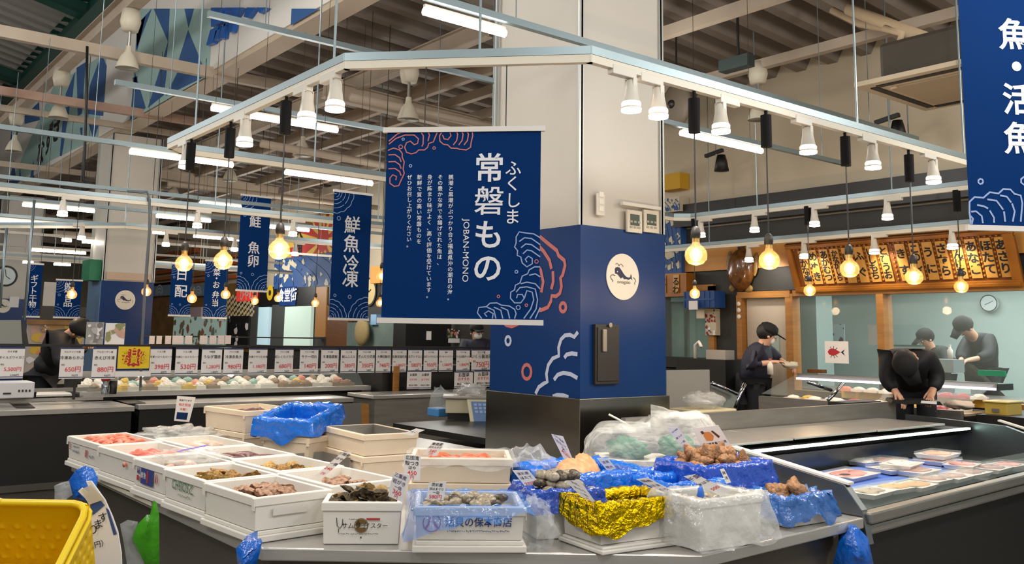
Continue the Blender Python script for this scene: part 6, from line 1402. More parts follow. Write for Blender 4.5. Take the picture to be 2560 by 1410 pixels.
def proto(kind, seed):
    if kind == 'oyster': return shell(mat('oyster %d' % (seed % 2), ('#6e5c3c', '#a9824a')[seed % 2], rough=.5, mix=(('#2c241a', '#d8b878')[seed % 2], 85, .14), bump=(160, .8)), .055, .036, .017, seed, .3)
    if kind == 'gold': return shell(mat('gold oyster %d' % (seed % 2), ('#b98d45', '#d9b66c')[seed % 2], rough=.4, mix=(('#5f4420', '#8a6a34')[seed % 2], 95, .15), bump=(170, .7)), .055, .038, .018, seed + 4, .3)
    if kind == 'flat': return shell(mat('flat shell', '#cfa98c', rough=.5, mix=('#7a4f38', 60, .18), bump=(140, .7)), .068, .053, .028, seed + 8, .13, 6)
    if kind == 'clam': return MB(mat('clam %d' % (seed % 2), ('#7d7464', '#5f5443')[seed % 2], rough=.35, mix=(('#a89c86', '#2a251f')[seed % 2], 110, .16))).ball((0, 0, 0), (.031, .026, .017), 14, 8, .12, 3, seed)
    if kind == 'whelk':
        k = MB(mat('whelk', '#a9794a', rough=.45, mix=('#5e3c20', 80, .18), bump=(130, .5)))
        return k.lathe([(.004, -.04), (.02, -.03), (.03, -.012), (.027, .004), (.022, .008), (.021, .02), (.014, .024), (.012, .034), (.003, .045)], (0, 0, 0), 14)
    if kind == 'scallop':
        k = MB(mat('scallop', '#d8a878', rough=.5, mix=('#b47a50', 40, .25), bump=(120, .3)))
        n = 44; ring_ = [(.085 * (1 + .03 * math.cos(i * math.pi)) * math.cos(2 * math.pi * i / n), .085 * (1 + .03 * math.cos(i * math.pi)) * math.sin(2 * math.pi * i / n), 0) for i in range(n)]
        vs = ring_ + [(x * .6, y * .6, .018) for x, y, z in ring_] + [(x * .25, y * .25, .026) for x, y, z in ring_] + [(x, y, -.012) for x, y, z in ring_]
        fs = [(j * n + i, j * n + (i + 1) % n, (j + 1) * n + (i + 1) % n, (j + 1) * n + i) for j in (0, 1) for i in range(n)] + [tuple(range(2 * n, 3 * n)), tuple(range(3 * n, 4 * n))[::-1]] + [(3 * n + i, 3 * n + (i + 1) % n, (i + 1) % n, i) for i in range(n)]
        k.add(vs, fs); k.box(-.03, .03, -.1, -.07, -.01, .008); return k
    if kind == 'squid': return MB(mat('squid', '#7d5a58', rough=.3, mix=('#4c3438', 60, .16))).tube([(-.1, 0, 0), (-.05, .004, .006), (0, 0, .01), (.05, .004, .006), (.09, 0, 0)], 0, 10, rs=[.004, .018, .02, .014, .01])
    if kind == 'fish': return MB(mat('pale fish', '#c9a898', rough=.3, mix=('#e0cabc', 12, .3))).tube([(-.12, 0, 0), (-.08, 0, 0), (-.02, 0, .006), (.05, 0, .004), (.1, 0, 0), (.13, 0, 0)], 0, 10, rs=[.006, .02, .028, .022, .008, .02])
    if kind == 'redfish': return MB(mat('red fish', '#c9463c', rough=.3, mix=('#e8a08c', 14, .25))).tube([(-.09, 0, 0), (-.06, 0, 0), (-.01, 0, .006), (.05, 0, .003), (.08, 0, 0), (.1, 0, 0)], 0, 10, rs=[.006, .018, .024, .016, .006, .014])
    if kind == 'prawn': return MB(mat('prawn', '#dd6a52', rough=.3, mix=('#f0a48c', 20, .3))).tube([(-.05, .01, 0), (-.025, .0, .012), (.0, -.004, .016), (.025, 0, .012), (.045, .012, .004), (.055, .022, 0)], 0, 8, rs=[.005, .012, .013, .011, .007, .01])
    if kind == 'redprawn': return MB(mat('red prawn', '#a8402c', rough=.35, mix=('#d9784a', 24, .3))).tube([(-.07, .01, 0), (-.03, 0, .018), (.0, -.004, .02), (.03, 0, .014), (.06, .012, .004), (.075, .026, 0)], 0, 8, rs=[.006, .018, .018, .014, .009, .014])
CNT = {}
def heap(kind, name, cat, label, group, c, rz, w, d, z, n, up=.03, sz=1.0, flat=.5, layers=2, seed=3):
    """a heap of n separate pieces filling w x d, built layer on layer"""
    rr = random.Random(seed); out = []
    ps = [proto(kind, i) for i in range(3)]; obs = []
    for i in range(n):
        lay = int(i * layers / n); f = 1 - .22 * lay
        for tr in range(40):
            x, y = rr.uniform(-w / 2, w / 2) * f, rr.uniform(-d / 2, d / 2) * f
            if all((x - a) ** 2 + (y - b) ** 2 > (.034 * sz * (1.0 if kind in ('clam', 'whelk') else 2.0)) ** 2 for a, b, l in out if l == lay): break
        out.append((x, y, lay)); p = oriented(c, rz, x, y)
        if i < 3: o = ps[i].build(name, smooth=True); obs.append(o); tag(o, label, cat, group)
        else: o = obs[i % 3].copy(); COL.objects.link(o)
        o.location = (*p, z + up * lay + rr.uniform(0, .006)); o.rotation_euler = (rr.uniform(-flat, flat), rr.uniform(-flat, flat), rr.uniform(0, 6.28)); o.scale = (sz * rr.uniform(.85, 1.15),) * 3
    return out
def inside(k): t, c, w, d = SPEC[k]; return c, GR, w - .1, d - .12
c, a, w, d = inside('B4'); heap('gold', 'oyster', 'oyster', 'golden brown oyster in the foam box with green printing', 'oysters in the box with green printing', c, a, w - .02, d, .872, 20, seed=2, up=.024, flat=.7)
c, a, w, d = inside('B8'); heap('gold', 'oyster', 'oyster', 'golden oyster in the inner row foam box of ice', 'oysters in the inner row box', c, a, w - .02, d, .868, 17, seed=5, up=.022, flat=.7)
c, a, w, d = inside('B5'); heap('flat', 'large_shell', 'shellfish', 'large pink brown shellfish in the foam box beside the oyster emblem box', 'shellfish beside the oyster emblem box', c, a, w - .05, d - .06, .868, 20, seed=7, up=.03, sz=1.0, flat=.6)
c, a, w, d = inside('B9'); heap('flat', 'flat_shell', 'shellfish', 'flat orange brown shell in the foam box with the tilted price strip', 'flat shells behind the oyster box', c, a, w - .05, d - .06, .868, 9, seed=9, sz=.95, up=.022, flat=.6)
heap('oyster', 'oyster', 'oyster', 'dark rough oyster heaped in the front foam box with the brown emblem', 'dark oysters in the emblem box', OC, AF, .25, .14, .893, 26, up=.024, seed=11, layers=3, sz=.85, flat=.8)
heap('clam', 'clam', 'clam', 'grey clam inside the blue film box with the navy shop name', 'clams in the blue wrapped box', BC, AF, .36, .27, .898, 30, up=.018, seed=13, sz=1.05)
heap('clam', 'round_clam', 'clam', 'round grey brown clam in deep blue film behind the gold foil', 'round clams behind the gold foil', HC, R(-20), .26, .21, .93, 36, up=.03, seed=15, sz=1.1, layers=3)
heap('clam', 'dark_clam', 'clam', 'dark clam at the bottom of the milky bagged box', 'dark clams in the milky bagged box', CC, R(-6), .28, .17, .9, 14, up=.02, seed=17)
heap('whelk', 'whelk', 'whelk', 'brown whelk heaped in dark blue film below the photo card', 'whelks in the dark blue film', EC, R(-4), .38, .22, .965, 44, up=.03, seed=19, flat=1.5, layers=3, sz=1.15)
heap('whelk', 'brown_shell', 'whelk', 'brown round shell in crumpled blue film beside the chilled case', 'shells beside the chilled case', KC, R(-4), .18, .1, .86, 6, up=.03, seed=21, flat=1.4, sz=1.5)
for i, (dx, dy, rx) in enumerate(((-.05, -.02, R(50)), (.09, .06, R(62)))):
    o = proto('scallop', i).build('scallop', smooth=True); tag(o, 'large orange scallop standing in the blue lined box, %s one' % ('front', 'rear')[i], 'scallop'); p = oriented(DC, R(-8), dx, dy); o.location = (*p, .925); o.rotation_euler = (rx, 0, R(-20 + 30 * i)); o.scale = (1.15,) * 3
c, a, w, d = inside('B1'); heap('prawn', 'shrimp', 'shrimp', 'pink shrimp in the foam box with red printing', 'pink shrimp in the red printed box', c, a, w, d, .895, 34, up=.014, seed=23, flat=.25, sz=1.0)
c, a, w, d = inside('B2'); heap('redfish', 'red_fish', 'fish', 'small red fish in the foam box beside the shrimp box', 'red fish in the second box', c, a, w - .05, d - .05, .87, 12, up=.02, seed=25, flat=.15)
c, a, w, d = inside('B3'); heap('fish', 'bagged_fish', 'fish', 'pale fish under the violet printed film bag', 'fish under the violet printed film', c, a, w - .1, d - .12, .87, 5, up=.02, seed=27, flat=.1)
c, a, w, d = inside('B7'); heap('squid', 'squid', 'squid', 'dark red squid in the inner row foam box', 'squid in the inner row box', c, a, w - .05, d - .08, .865, 14, up=.018, seed=29, flat=.15)
c, a, w, d = inside('B6'); heap('fish', 'pale_fish', 'fish', 'pale fish on green leaves in the inner row foam box', 'pale fish on green leaves', c, a, w - .08, d - .1, .875, 7, up=.02, seed=31, flat=.1)
for i in range(4):
    o = MB(mat('leaf green', '')).ball((0, 0, 0), (.05, .025, .006), 10, 6, .3, 4, i).build('leaf', smooth=True); tag(o, 'green leaf under the pale fish in the inner row', 'leaf', 'leaves under the pale fish'); p = oriented(c, a, -.13 + .09 * i, .08 * (-1) ** i); o.location = (*p, .888); o.rotation_euler = (0, 0, i)
heap('squid', 'purple_squid', 'squid', 'purple squid in the tall foam box beside the blue lined box', 'squid in the tall back box', (2.62, 6.05), R(8), .26, .34, 1.01, 12, up=.02, seed=33, flat=.3)
heap('redprawn', 'red_prawn', 'prawn', 'red prawn in the long foam box behind the blue wrapped box', 'red prawns in the long box', LC, LA, .3, .17, .93, 14, up=.026, seed=35, flat=.3)
o = thing('fish_fillet', 'pale silver fish in the tilted blue lined box', 'fish', (*BLC, 1.01)); MB(mat('silver fish', '#c4bdb2', rough=.3, mix=('#7d766c', 9, .25))).box(BLC[0] - .16, BLC[0] + .1, BLC[1] - .1, BLC[1] + .07, .985, 1.03).build('body', o, bevel=.02)
o = MB(mat('tag blue', '#2f6fd8', rough=.4)).ball((0, 0, 0), (.02, .012, .045), 10, 8, .3, 4).build('blue_clip', smooth=True); tag(o, 'small blue plastic clip among the dark clams', 'clip'); o.location = (*oriented(CC, R(-6), -.02, .03), .935)

# ------------------------------------------------------------------ price strips stuck in the boxes
def price_strip(label, TL, TR, BR, BL, zb, lines, name='price_strip', long='auto', leanback=.0, art=None):
    dpt = depth(at(*((BL[0] + BR[0]) / 2, (BL[1] + BR[1]) / 2), z=zb)); q = [at(*p, d=dpt + e) for p, e in ((BL, 0), (BR, 0), (TR, leanback), (TL, leanback))]
    n = (q[1] - q[0]).cross(q[3] - q[0]).normalized(); c = sum(q, Vector()) / 4
    M = frame(q[0], q[1] - q[0], q[3] - q[0]); k = MB(m_paper, m_ink, m_red, mat('ink violet', '#5b4a72', rough=.8))
    k.prism([p - n * .0015 for p in q], n * .0015)
    for s, v, size, mi in lines:
        p = q[0].lerp(q[1], .5).lerp(q[3].lerp(q[2], .5), v); up = (q[3] - q[0]); ux = (q[1] - q[0])
        w = ux.length; up_n = up.normalized(); ux_n = ux.normalized()
        T = Matrix((ux_n, up_n, n)).transposed().to_4x4(); T.translation = p + n * .001
        k.use(mi).text(s, T, size * w, .012)
    if art: art(k, M, q, n)
    return tag(k.build(name), label, 'price tag')
LN = lambda a, b, c2, pr: [(a, .88, .26, 1), (b, .68, .24, 1), (c2, .5, .2, 1), (pr, .26, .3, 2)]
price_strip('slanting price strip in the box of flat shells', (857, 1129), (879, 1131), (806, 1196), (787, 1190), .9, [('三陸産', .9, .5, 1), ('ほや', .72, .5, 1), ('一個', .52, .5, 1), ('240', .34, .6, 2), ('円', .14, .5, 2)])
price_strip('price tag at the end of the long box of red prawns', (1081, 1105), (1112, 1107), (1092, 1140), (1057, 1137), 1.0, [('青森産', .85, .26, 1), ('ぼたんえび', .62, .18, 1), ('340', .32, .34, 2), ('円', .1, .24, 2)])
price_strip('upright price tag with red 450 before the long prawn box', (1010, 1137), (1052, 1139), (1050, 1202), (1010, 1198), .93, [('広田湾', .88, .28, 1), ('殻つき', .66, .3, 1), ('ほや', .48, .25, 1), ('450', .28, .38, 2), ('円', .1, .26, 2)])
price_strip('price tag leaning on the dark oysters at the front', (983, 1181), (1024, 1187), (1006, 1256), (970, 1240), .93, [('三重産', .88, .28, 3), ('岩がき', .64, .3, 3), ('一個', .44, .24, 3), ('360', .26, .4, 2), ('円', .1, .26, 2)])
price_strip('square price tag on the blue wrapped box', (1072, 1207), (1116, 1204), (1109, 1251), (1066, 1248), .94, [('茨城産', .84, .22, 1), ('活はまぐり', .6, .17, 1), ('一皿', .4, .2, 1), ('580円', .16, .3, 2)])
price_strip('slanting price tag on the clear bag beside the blue wrapped box', (1281, 1176), (1322, 1176), (1356, 1217), (1317, 1222), .95, [('宮城産', .82, .24, 3), ('ほたて', .58, .26, 1), ('270円', .25, .3, 2)])
price_strip('tall price strip leaning over the scallop box', (1378, 1085), (1408, 1091), (1442, 1172), (1408, 1145), .97, [('北海道産', .88, .2, 3), ('ほたて', .68, .3, 3), ('大', .5, .3, 1), ('420', .34, .4, 2)])
price_strip('small white price tag in front of the scallops', (1492, 1145), (1521, 1147), (1546, 1178), (1522, 1182), .95, [('活貝', .72, .36, 3), ('特大', .36, .36, 3)])
price_strip('price strip between the round grey clams and the gold foil', (1413, 1202), (1449, 1200), (1492, 1260), (1455, 1243), .95, [('天然', .84, .3, 3), ('あさり', .56, .28, 3), ('一皿', .3, .25, 3), ('円', .08, .22, 2)])
price_strip('price strip lying between the gold foil and the milky bag', (1591, 1199), (1619, 1194), (1703, 1238), (1678, 1240), .95, [('国産', .86, .5, 3), ('はま', .6, .5, 3), ('ぐり', .36, .5, 3)])
price_strip('broad price strip lying over the milky bagged box', (1709, 1191), (1738, 1186), (1829, 1227), (1802, 1241), .97, [('千葉', .86, .5, 3), ('本はま', .6, .36, 3), ('500', .3, .45, 2)])
price_strip('price strip with red 450 beside the photo card', (1666, 1068), (1695, 1068), (1743, 1136), (1726, 1149), 1.0, [('北海道産', .88, .2, 3), ('真つぶ', .68, .28, 3), ('一皿', .5, .28, 1), ('450', .3, .4, 2), ('円', .12, .3, 2)])
def photo_tag(k, M, q, n):
    f = lambda u, v: q[0].lerp(q[1], u).lerp(q[3].lerp(q[2], u), v) + n * .001
    k.mats += [mat('photo orange', '#d98a4c', rough=.5), mat('photo brown', '#5c3326', rough=.5)]
    k.use(4).poly([f(u, v) for u, v in ((.28, .45), (.5, .42), (.62, .6), (.55, .78), (.35, .8), (.26, .66))]); k.use(5).poly([f(u, v) for u, v in ((.24, .72), (.34, .74), (.32, .86), (.22, .84))]); k.use(5).poly([f(u, v) for u, v in ((.6, .8), (.68, .82), (.82, .55), (.74, .48))]); k.use(0)
price_strip('white photo card with an orange shellfish picture above the whelk heap', (1731, 1071), (1796, 1063), (1831, 1120), (1762, 1133), 1.02, [('北海道産真つぶ貝', .3, .11, 1), ('刺身', .12, .13, 1)], 'photo_card', art=photo_tag)
price_strip('small narrow tag stuck between the milky bag and whelk box', (1800, 1174), (1810, 1171), (1828, 1206), (1816, 1209), .96, [('貝', .7, .7, 1), ('活', .35, .7, 1)])
price_strip('white tag lying on the corner of the grey tray box', (1040, 1071), (1062, 1075), (1030, 1089), (1008, 1085), 1.01, [('たこ', .5, .4, 1)])
price_strip('white info card with a navy block standing behind the foam boxes', (443, 990), (489, 993), (473, 1055), (435, 1052), .9, [('発送承ります', .84, .14, 1), ('地方発送', .66, .2, 2), ('冷蔵便', .48, .18, 2)], 'info_card',
            art=lambda k, M, q, n: (lambda f: (k.mats.append(m_navy), k.use(4).poly([f(.12, .08), f(.8, .08), f(.8, .36), f(.12, .36)]), k.use(0)))(lambda u, v: q[0].lerp(q[1], u).lerp(q[3].lerp(q[2], u), v) + n * .001))
t = MB(mat('sticker green', '#4f9a2e', rough=.5)); q = [at(x, y, d=depth(at(1830, 1262, z=.9)) - .06) for x, y in ((1824, 1252), (1846, 1249), (1844, 1264), (1824, 1267))]
tag(t.prism(q, C_F * .002).build('sticker'), 'small green sticker on the milky plastic bag', 'sticker')
for i, (px, py, z, l) in enumerate(((1525, 1040, 1.1, 'white cable tie end above the large clear bag'),)):
    P = [at(1522, 1036, d=5.3), at(1545, 1048, d=5.3), at(1575, 1065, d=5.3)]; tag(MB(m_white).tube(P, .006, 6).build('bag_tie', smooth=True), l, 'tie')
c = at(1700, 1025, d=6.6); t = thing('cream_box', 'cream carton box with a plastic bag behind the large clear bag', 'box', (5.25, 4.3, 0)); MB(m_dark).box(5.1, 5.5, 4.16, 4.42, 0, .84).build('stand', t); MB(mat('carton cream', '#cfc39f', rough=.6)).box(5.08, 5.5, 4.15, 4.43, .84, 1.1).build('carton', t, bevel=.008); MB(m_filmw).ball((5.28, 4.28, 1.16), (.17, .13, .06), 24, 12, .35, 3, 2).build('film', t, smooth=True)

# ================================================================== CHILLED CASE RIGHT OF THE ISLAND
t = thing('chilled_case', 'open stainless chilled case of packed fish beside the island', 'display case', (6, 3, 0))
x0, x1 = 4.27, 8.2; xe = 7.65; yf0, yf1 = 2.46, 2.62
def yfr(x): return yf0 + (x - x0) * .045
MB(m_black).hexa([(x0, yf0 + .05, 0), (xe, yfr(xe) + .05, 0), (xe, 4.0, 0), (x0, 4.0, 0)], [(x0, yf0 + .05, .69), (xe, yfr(xe) + .05, .69), (xe, 4.0, .69), (x0, 4.0, .69)]).build('cabinet', t)
k = MB(m_steel_d); k.bar((x0, yf0 + .01, .74), (xe, yfr(xe) + .01, .765), .06, .06); k.bar((x0, yf0 + .02, .68), (xe, yfr(xe) + .02, .7), .04, .05); k.build('bumper', t, bevel=.012)
m_case = mat('case steel', '#7d8284', rough=.3, metal=.85, mix=('#5f6466', 2, .3))
MB(m_case).hexa([(x0, 2.55, .66), (xe, yfr(xe) + .1, .66), (xe, 3.95, .72), (x0, 3.95, .72)], [(x0, 2.55, .69), (xe, yfr(xe) + .1, .69), (xe, 3.95, .73), (x0, 3.95, .73)]).build('well_floor', t)
MB(m_case).prism([(x1 - .6, yfr(x1) + .05, .69), (x1 - .6, 4.0, .72), (x1 - .6, 4.0, .99), (x1 - .6, 3.2, .96), (x1 - .6, yfr(x1) + .05, .8)], (.05, 0, 0)).build('end_panel', t)
k = MB(m_steel_d); k = MB(m_case); k.prism([(x0 - .03, 2.44, .62), (x0 - .03, 4.1, .62), (x0 - .03, 4.1, .985), (x0 - .03, 3.2, .985), (x0 - .03, 2.56, .89), (x0 - .03, 2.47, .78)], (.05, 0, 0)); k.build('end_panel', t, bevel=.004)
MB(m_white).bar((x0, 3.25, 1.0), (x0, 2.54, .895), .05, .012).build('edge_trim', t); MB(m_white).bar((x1 - .58, 3.25, 1.0), (x1 - .58, yfr(x1) + .08, .87), .05, .012).build('edge_trim', t)
MB(m_glass).hexa([(x0 + .02, 2.5, .77), (x1 - .6, yfr(x1) + .04, .79), (x1 - .6, yfr(x1) + .1, .87), (x0 + .02, 2.56, .885)], [(x0 + .02, 2.506, .77), (x1 - .6, yfr(x1) + .046, .79), (x1 - .6, yfr(x1) + .106, .87), (x0 + .02, 2.566, .885)]).build('front_glass', t)
MB(m_black).box(x0 + .02, x1 - .6, 3.6, 4.0, .73, .9).box(x0 + .02, x1 - .6, 3.45, 3.62, .91, .93).build('back_duct', t); MB(m_case).box(x0 + .02, x1 - .6, 3.57, 3.6, .73, .86).build('back_plate', t)
MB(mat('case tube', '#d8fff0', emit=4)).box(x0 + .1, x1 - .65, 3.44, 3.47, .915, .93).build('strip_light', t)
k = MB(m_steel)
for i in range(3): k.box(x0 + .85 + i * 1.02 - .9, x0 + 1.85 + i * 1.02 - .9, 3.5, 4.05, .955 + .003 * (i % 2), .97)
k.build('deck_plate', t, bevel=.004)
MB(m_steel_d).box(x0, x1 - .6, 4.08, 4.12, .7, 1.09).build('splash_plate', t)
MB(mat('divider', '#b9bdbb', rough=.3, metal=.7)).hexa([(x0 + .05, 2.93, .69), (x1 - .6, 3.0, .69), (x1 - .6, 3.01, .69), (x0 + .05, 2.94, .69)], [(x0 + .05, 2.93, .75), (x1 - .6, 3.0, .75), (x1 - .6, 3.01, .75), (x0 + .05, 2.94, .75)]).build('divider', t)
t = thing('blue_mat', 'blue drainage mat on the floor of the chilled case', 'mat', (5.5, 3.3, .73)); MB(mat('mat blue', '#3f68c4', rough=.7, bump=(90, .4))).hexa([(4.7, 2.98, .725), (6.9, 3.02, .725), (6.9, 3.5, .735), (4.7, 3.5, .735)], [(4.7, 2.98, .73), (6.9, 3.02, .73), (6.9, 3.5, .74), (4.7, 3.5, .74)]).build('sheet', t)
m_tray = mat('tray white', '#e2ded8', rough=.35); m_meat = mat('tuna pink', '#c9605c', rough=.3, mix=('#e8b0a4', 9, .35)); m_meat2 = mat('fillet brown', '#b08c82', rough=.35, mix=('#8a6258', 8, .3)); m_wrap = mat('cling film', '#f2f4f6', rough=.08, alpha=.13)
def fish_tray(label, px, py, z, w, d, rz, meat, kind='flat', group=None):
    w *= 1.2; d *= 1.2
    p = at(px, py, z=z); t = thing('fish_tray', label, 'tray', tuple(p), group, rz)
    MB(m_tray).hexa([(-w / 2 + .02, -d / 2 + .02, 0), (w / 2 - .02, -d / 2 + .02, 0), (w / 2 - .02, d / 2 - .02, 0), (-w / 2 + .02, d / 2 - .02, 0)], [(-w / 2, -d / 2, .028), (w / 2, -d / 2, .028), (w / 2, d / 2, .028), (-w / 2, d / 2, .028)]).build('tray', t, local=True)
    MB(meat).ball((0, 0, .028), (w * .42, d * .4, .012), 16, 8, .35, 3, int(px)).build('fish', t, smooth=True, local=True)
    MB(m_wrap).box(-w / 2 + .003, w / 2 - .003, -d / 2 + .003, d / 2 - .003, .03, .044).build('cling_film', t, local=True); return t
T = [(2123, 1195, .735, .34, .2, .1, m_meat, 'large pink fish tray with a dark oval label on the blue mat'), (2165, 1160, .74, .26, .18, -.1, m_tray, 'pale tray directly behind the large pink tray'),
     (2215, 1160, .745, .24, .17, .1, m_meat2, 'brownish tray between the pale tray and the stacked white trays'), (2255, 1168, .77, .26, .17, .2, m_tray, 'top one of the two stacked white trays'), (2240, 1180, .74, .28, .18, -.2, m_tray, 'lower one of the two stacked white trays'),
     (2290, 1185, .74, .26, .18, .1, m_meat2, 'brownish tray in front of the stacked white trays'), (2345, 1158, .74, .28, .18, .05, m_meat, 'pink tray under the salmon coloured tray'), (2345, 1143, .78, .28, .18, .12, mat('salmon', '#d9a078', rough=.3, mix=('#e8c4a8', 9, .3)), 'salmon coloured tray stacked on a pink tray'),
     (2405, 1170, .74, .22, .16, .2, m_meat, 'pink tray beside the stacked salmon coloured tray'), (2175, 1240, .72, .22, .15, .1, mat('shellmeat', '#b5a68c', rough=.4, mix=('#8a7a60', 9, .3)), 'beige shellfish tray behind the front glass'), (2235, 1228, .72, .24, .15, -.05, mat('cutlet', '#c99a5c', rough=.5), 'golden brown tray behind the front glass, beside the beige tray'),
     (2290, 1222, .72, .22, .15, .1, mat('cutlet', ''), 'golden brown tray behind the front glass, beside a flat brown tray'), (2330, 1208, .72, .22, .15, .05, m_meat2, 'brown tray behind the front glass, next to the golden brown pair'), (2380, 1200, .72, .24, .16, .1, m_meat2, 'brown tray behind the front glass, next to the mauve tray'),
     (2425, 1190, .72, .24, .16, .05, mat('mauve fish', '#9a7468', rough=.4), 'mauve tray behind the front glass'), (2480, 1178, .72, .24, .16, .1, m_meat2, 'brown tray behind the front glass, between mauve and pinkish trays'), (2520, 1170, .72, .22, .16, 0, m_meat, 'pinkish tray behind the front glass')]
for i, (px, py, z, w, d, rz, mm, l) in enumerate(T): fish_tray(l, px, py, z, w, d, rz, mm)
p = at(2112, 1186, z=.785); tag(MB(m_dark).ball(p, (.045, .03, .003), 14, 6).build('label_sticker'), 'dark oval label on the large pink tray', 'sticker')
k = MB(m_paper, mat('tape blue', '#2f6fd0', rough=.5)); 
for (r, mi) in (((2195, 1112, 2235, 1124), 0), ((2222, 1120, 2236, 1136), 0), ((2238, 1108, 2252, 1114), 1)):
    a = at(r[0], r[3], Y=3.59); b = at(r[2], r[1], Y=3.59); k.use(mi).poly([(a.x, 3.59, a.z), (b.x, 3.59, a.z), (b.x, 3.59, b.z), (a.x, 3.59, b.z)])
tag(k.build('taped_note'), 'white note with blue tape inside the chilled case back', 'notice')
t = thing('dark_counter', 'dark counter behind the end of the chilled case', 'counter', (8.6, 4.0, 0)); MB(mat('grey steel front', '#4b4a48', rough=.4, metal=.6)).box(7.72, 8.3, 4.6, 4.8, 0, 1.04).build('body', t)
t = thing('steel_tray', 'long dark tray under the hands of the bending person', 'tray', tuple(at(2300, 1005, X=7.4))); MB(m_dark).prism([at(*q, d=7.65) for q in ((2228, 1008), (2358, 1014), (2350, 1004), (2232, 1000))], C_F * .12).build('pan', t)
tag(MB(m_paper).prism([at(*q, d=7.6) for q in ((2304, 1002), (2342, 1004), (2342, 1011), (2303, 1008))], C_F * .01).build('label_card'), 'white label card by the hand of the bending person', 'label')

# ================================================================== BOTTOM LEFT AND FOREGROUND ODDS
def pad(pts, d, off, mb): return mb.prism([at(x, y, d=d) for x, y in pts], off)
# yellow shopping basket
t = thing('shopping_basket', 'yellow plastic shopping basket beside the pointed sign board', 'basket', tuple(at(90, 1450, d=2.9)))
m_yel = mat('basket yellow', '#e0b80a', rough=.35, bump=(14, .25))
A = at(-60, 1262, d=2.75); Bq = at(225, 1262, d=2.75); ux = (Bq - A).normalized(); fwd = -Vector((C_F.x, C_F.y, 0)).normalized(); ux = Vector((ux.x, ux.y, 0)).normalized()
wd = .46; o = Bq - ux * wd; o.z = Bq.z; TA = R(38)
def P(x, y, z): return o + ux * x + fwd * (y * math.cos(TA) + z * math.sin(TA)) + Z * (z * math.cos(TA) - y * math.sin(TA))
k = MB(m_yel); cs = [(0, 0), (wd, 0), (wd, .36), (0, .36)]; cc = Vector((wd / 2, .18))
for (a, b) in zip(cs, cs[1:] + cs[:1]):
    def fn(u, v, a=Vector(a), b=Vector(b)):
        p = a.lerp(b, u); p = p + (cc - p) * .12 * v; n = (cc - (a + b) / 2).normalized()
        ro = v * 6; dm = .008 * max(0, math.sin((u * 9 + .5 * (int(ro) % 2)) * 6.283)) * max(0, math.sin(ro * 6.283)) if v > .25 else 0
        p = p + n * dm; return P(p.x, p.y, -.25 * v)
    k.grid(fn, 80, 50)
k.poly([P(cc.x + (x - cc.x) * .88, cc.y + (y - cc.y) * .88, -.25) for x, y in cs]); k.build('wall', t, smooth=True)
for q, (off, rr) in enumerate(((0, .011), (.014, .007))):
    k = MB(mat('basket rim', '#e8c81c', rough=.3)); pts = []
    for i, (x, y) in enumerate(cs):
        for a in (0, 30, 60, 90):
            an = R(180 + 90 * i + a); cx = .05 if x == 0 else x - .05; cy = .05 if y == 0 else y - .05
            pts.append(P(cx + (.05 + off) * math.cos(an), cy + (.05 + off) * math.sin(an), .004 - off))
        if i == 3: pts.append(pts[0])
    k.tube(pts, rr, 8); k.build('rim', t, smooth=True)
MB(mat('basket rim', '')).tube([P(0, 0, .004), P(.06, 0, .03), P(.13, 0, .03), P(.19, 0, .006)], .01, 8).build('handle', t, smooth=True)
# white shaped sign board beside the basket
t = thing('shaped_sign', 'white pointed sign board with handwriting beside the yellow basket', 'sign', tuple(at(255, 1400, d=3.0)))
k = MB(m_paper, mat('sign navy edge', '#33508c', rough=.6), m_ink); dd = 3.0; out = [(215, 1204), (228, 1203), (262, 1250), (280, 1290), (294, 1330), (303, 1385), (304, 1420), (215, 1420), (222, 1340), (224, 1262), (212, 1245), (195, 1228), (204, 1220), (218, 1232), (226, 1225)]
k.prism([at(x, y, d=dd) for x, y in out], C_F * .006); k.use(1)
k.poly([at(x, y, d=dd - .002) for x, y in ((224, 1262), (250, 1250), (262, 1263), (236, 1285), (226, 1290))]); k.poly([at(x, y, d=dd - .002) for x, y in ((264, 1268), (272, 1275), (292, 1335), (284, 1338))])
Mx = frame(at(250, 1320, d=dd - .004), C_R * .95 + C_U * .25, C_U); k.use(2)
for s, x, y, z_ in (('ま', 246, 1312, .034), ('す', 258, 1295, .034), ('り', 234, 1325, .036), ('（円）', 244, 1362, .024)): k.text(s, Matrix.Translation(at(x, y, d=dd - .004) - Mx.translation) @ Mx, z_, .004)
k.build('board', t)
tag(MB(mat('clear tape', '#d8d2c4', rough=.2, alpha=.6)).prism([at(x, y, d=dd - .006) for x, y in ((205, 1222), (228, 1212), (262, 1248), (222, 1262))], C_F * -.001).build('tape'), 'clear tape at the top of the pointed sign board', 'tape')
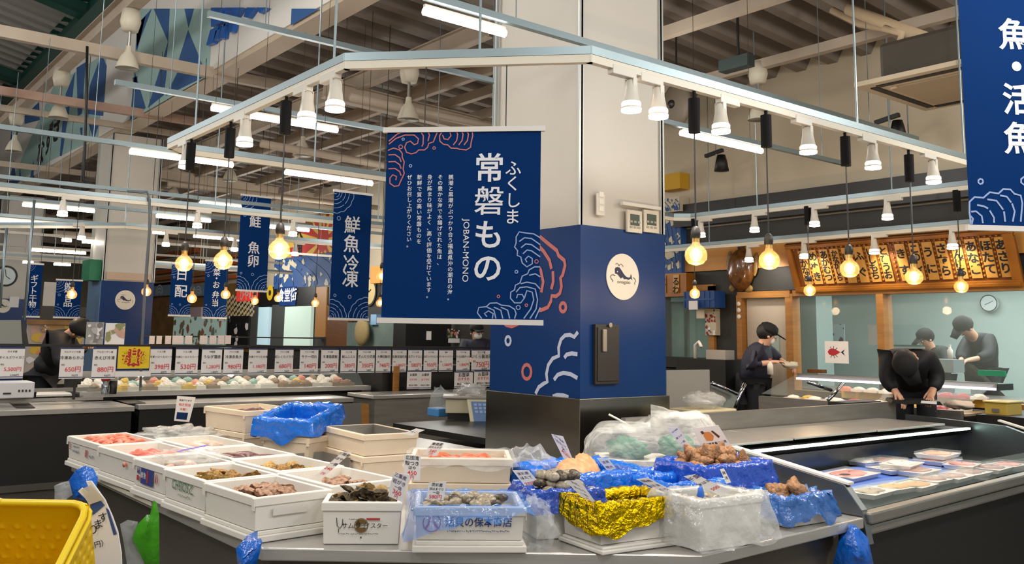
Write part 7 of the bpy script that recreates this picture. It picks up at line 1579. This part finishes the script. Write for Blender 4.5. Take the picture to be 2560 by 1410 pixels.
# bags hanging on the island's left side and the right corner
def hang_bag(name, label, pts, d, m, seed, bulge=.05):
    """bag outline in the photo given a real swell front and back"""
    cx = sum(p[0] for p in pts) / len(pts); cy = sum(p[1] for p in pts) / len(pts)
    k = MB(m); n = len(pts); rings = []
    for s in (-1, 1):
        for j, f in enumerate((1, .75, .45, .15)):
            b = s * bulge * (1 - f * f)
            rings.append([at(cx + (x - cx) * f, cy + (y - cy) * f, d=d) + (C_F * 1.1 + C_U * .5) * (b + .8 * bulge * noise.noise(Vector((i * 1.7, j * 2.9, seed))) * (1 if j else .35)) for i, (x, y) in enumerate(pts)])
    vs = [p for r in rings for p in r]; fs = []
    for s in (0, 4):
        for j in range(3):
            for i in range(n):
                a, b = (s + j) * n + i, (s + j) * n + (i + 1) % n; fs.append((a, b, b + n, a + n) if s == 0 else (a + n, b + n, b, a))
        fs.append(tuple((s + 3) * n + i for i in range(n)))
    k.add(vs, fs); return tag(k.build(name, smooth=True), label, 'bag')
dz = depth((1.5, 5.3, .7))
hang_bag('blue_bag', 'blue plastic bag behind the pointed sign board', [(172, 1200), (190, 1175), (214, 1166), (232, 1172), (245, 1195), (240, 1225), (225, 1252), (200, 1248), (182, 1235)], depth((1.42, 4.6, .65)), m_bluef, 3, .05)
hang_bag('grey_bag', 'grey clear bag between the blue bag and the yellow basket', [(135, 1215), (150, 1208), (178, 1200), (184, 1235), (170, 1246), (138, 1243)], depth((1.4, 4.9, .65)), m_film, 5, .04)
hang_bag('green_bag', 'bright green plastic bag hanging on the steel side of the island', [(384, 1250), (392, 1256), (398, 1285), (399, 1420), (366, 1420), (330, 1345), (344, 1310), (368, 1286), (378, 1290)], depth((1.55, 3.9, .6)) - .12, mat('green film', '#3f9a12', rough=.25, bump=(20, .4), spec=.6), 7, .03)
hang_bag('clear_bag', 'clear crinkled bag beside the green plastic bag', [(300, 1310), (318, 1302), (345, 1305), (332, 1345), (362, 1420), (320, 1420), (308, 1350)], depth((1.55, 3.9, .6)) - .1, m_film, 9, .03)
hang_bag('blue_bag', 'small blue bag hanging below the large pink brown shellfish box', [(590, 1372), (605, 1355), (640, 1348), (655, 1355), (650, 1380), (640, 1420), (595, 1420)], depth((1.55, 3.47, .7)) - .12, m_bluef, 11, .05)
hang_bag('blue_bag', 'blue plastic bag hanging below the corner of the chilled case', [(2128, 1312), (2150, 1322), (2170, 1345), (2186, 1420), (2080, 1420), (2096, 1352), (2112, 1335)], depth((4.2, 2.44, .65)) - .1, m_bluef, 13, .06)
hang_bag('clear_bag', 'clear bag clipped above the blue bag by the chilled case', [(2060, 1298), (2085, 1292), (2125, 1300), (2110, 1325), (2085, 1345), (2070, 1320)], depth((4.15, 2.44, .65)) - .06, m_film, 15, .03)
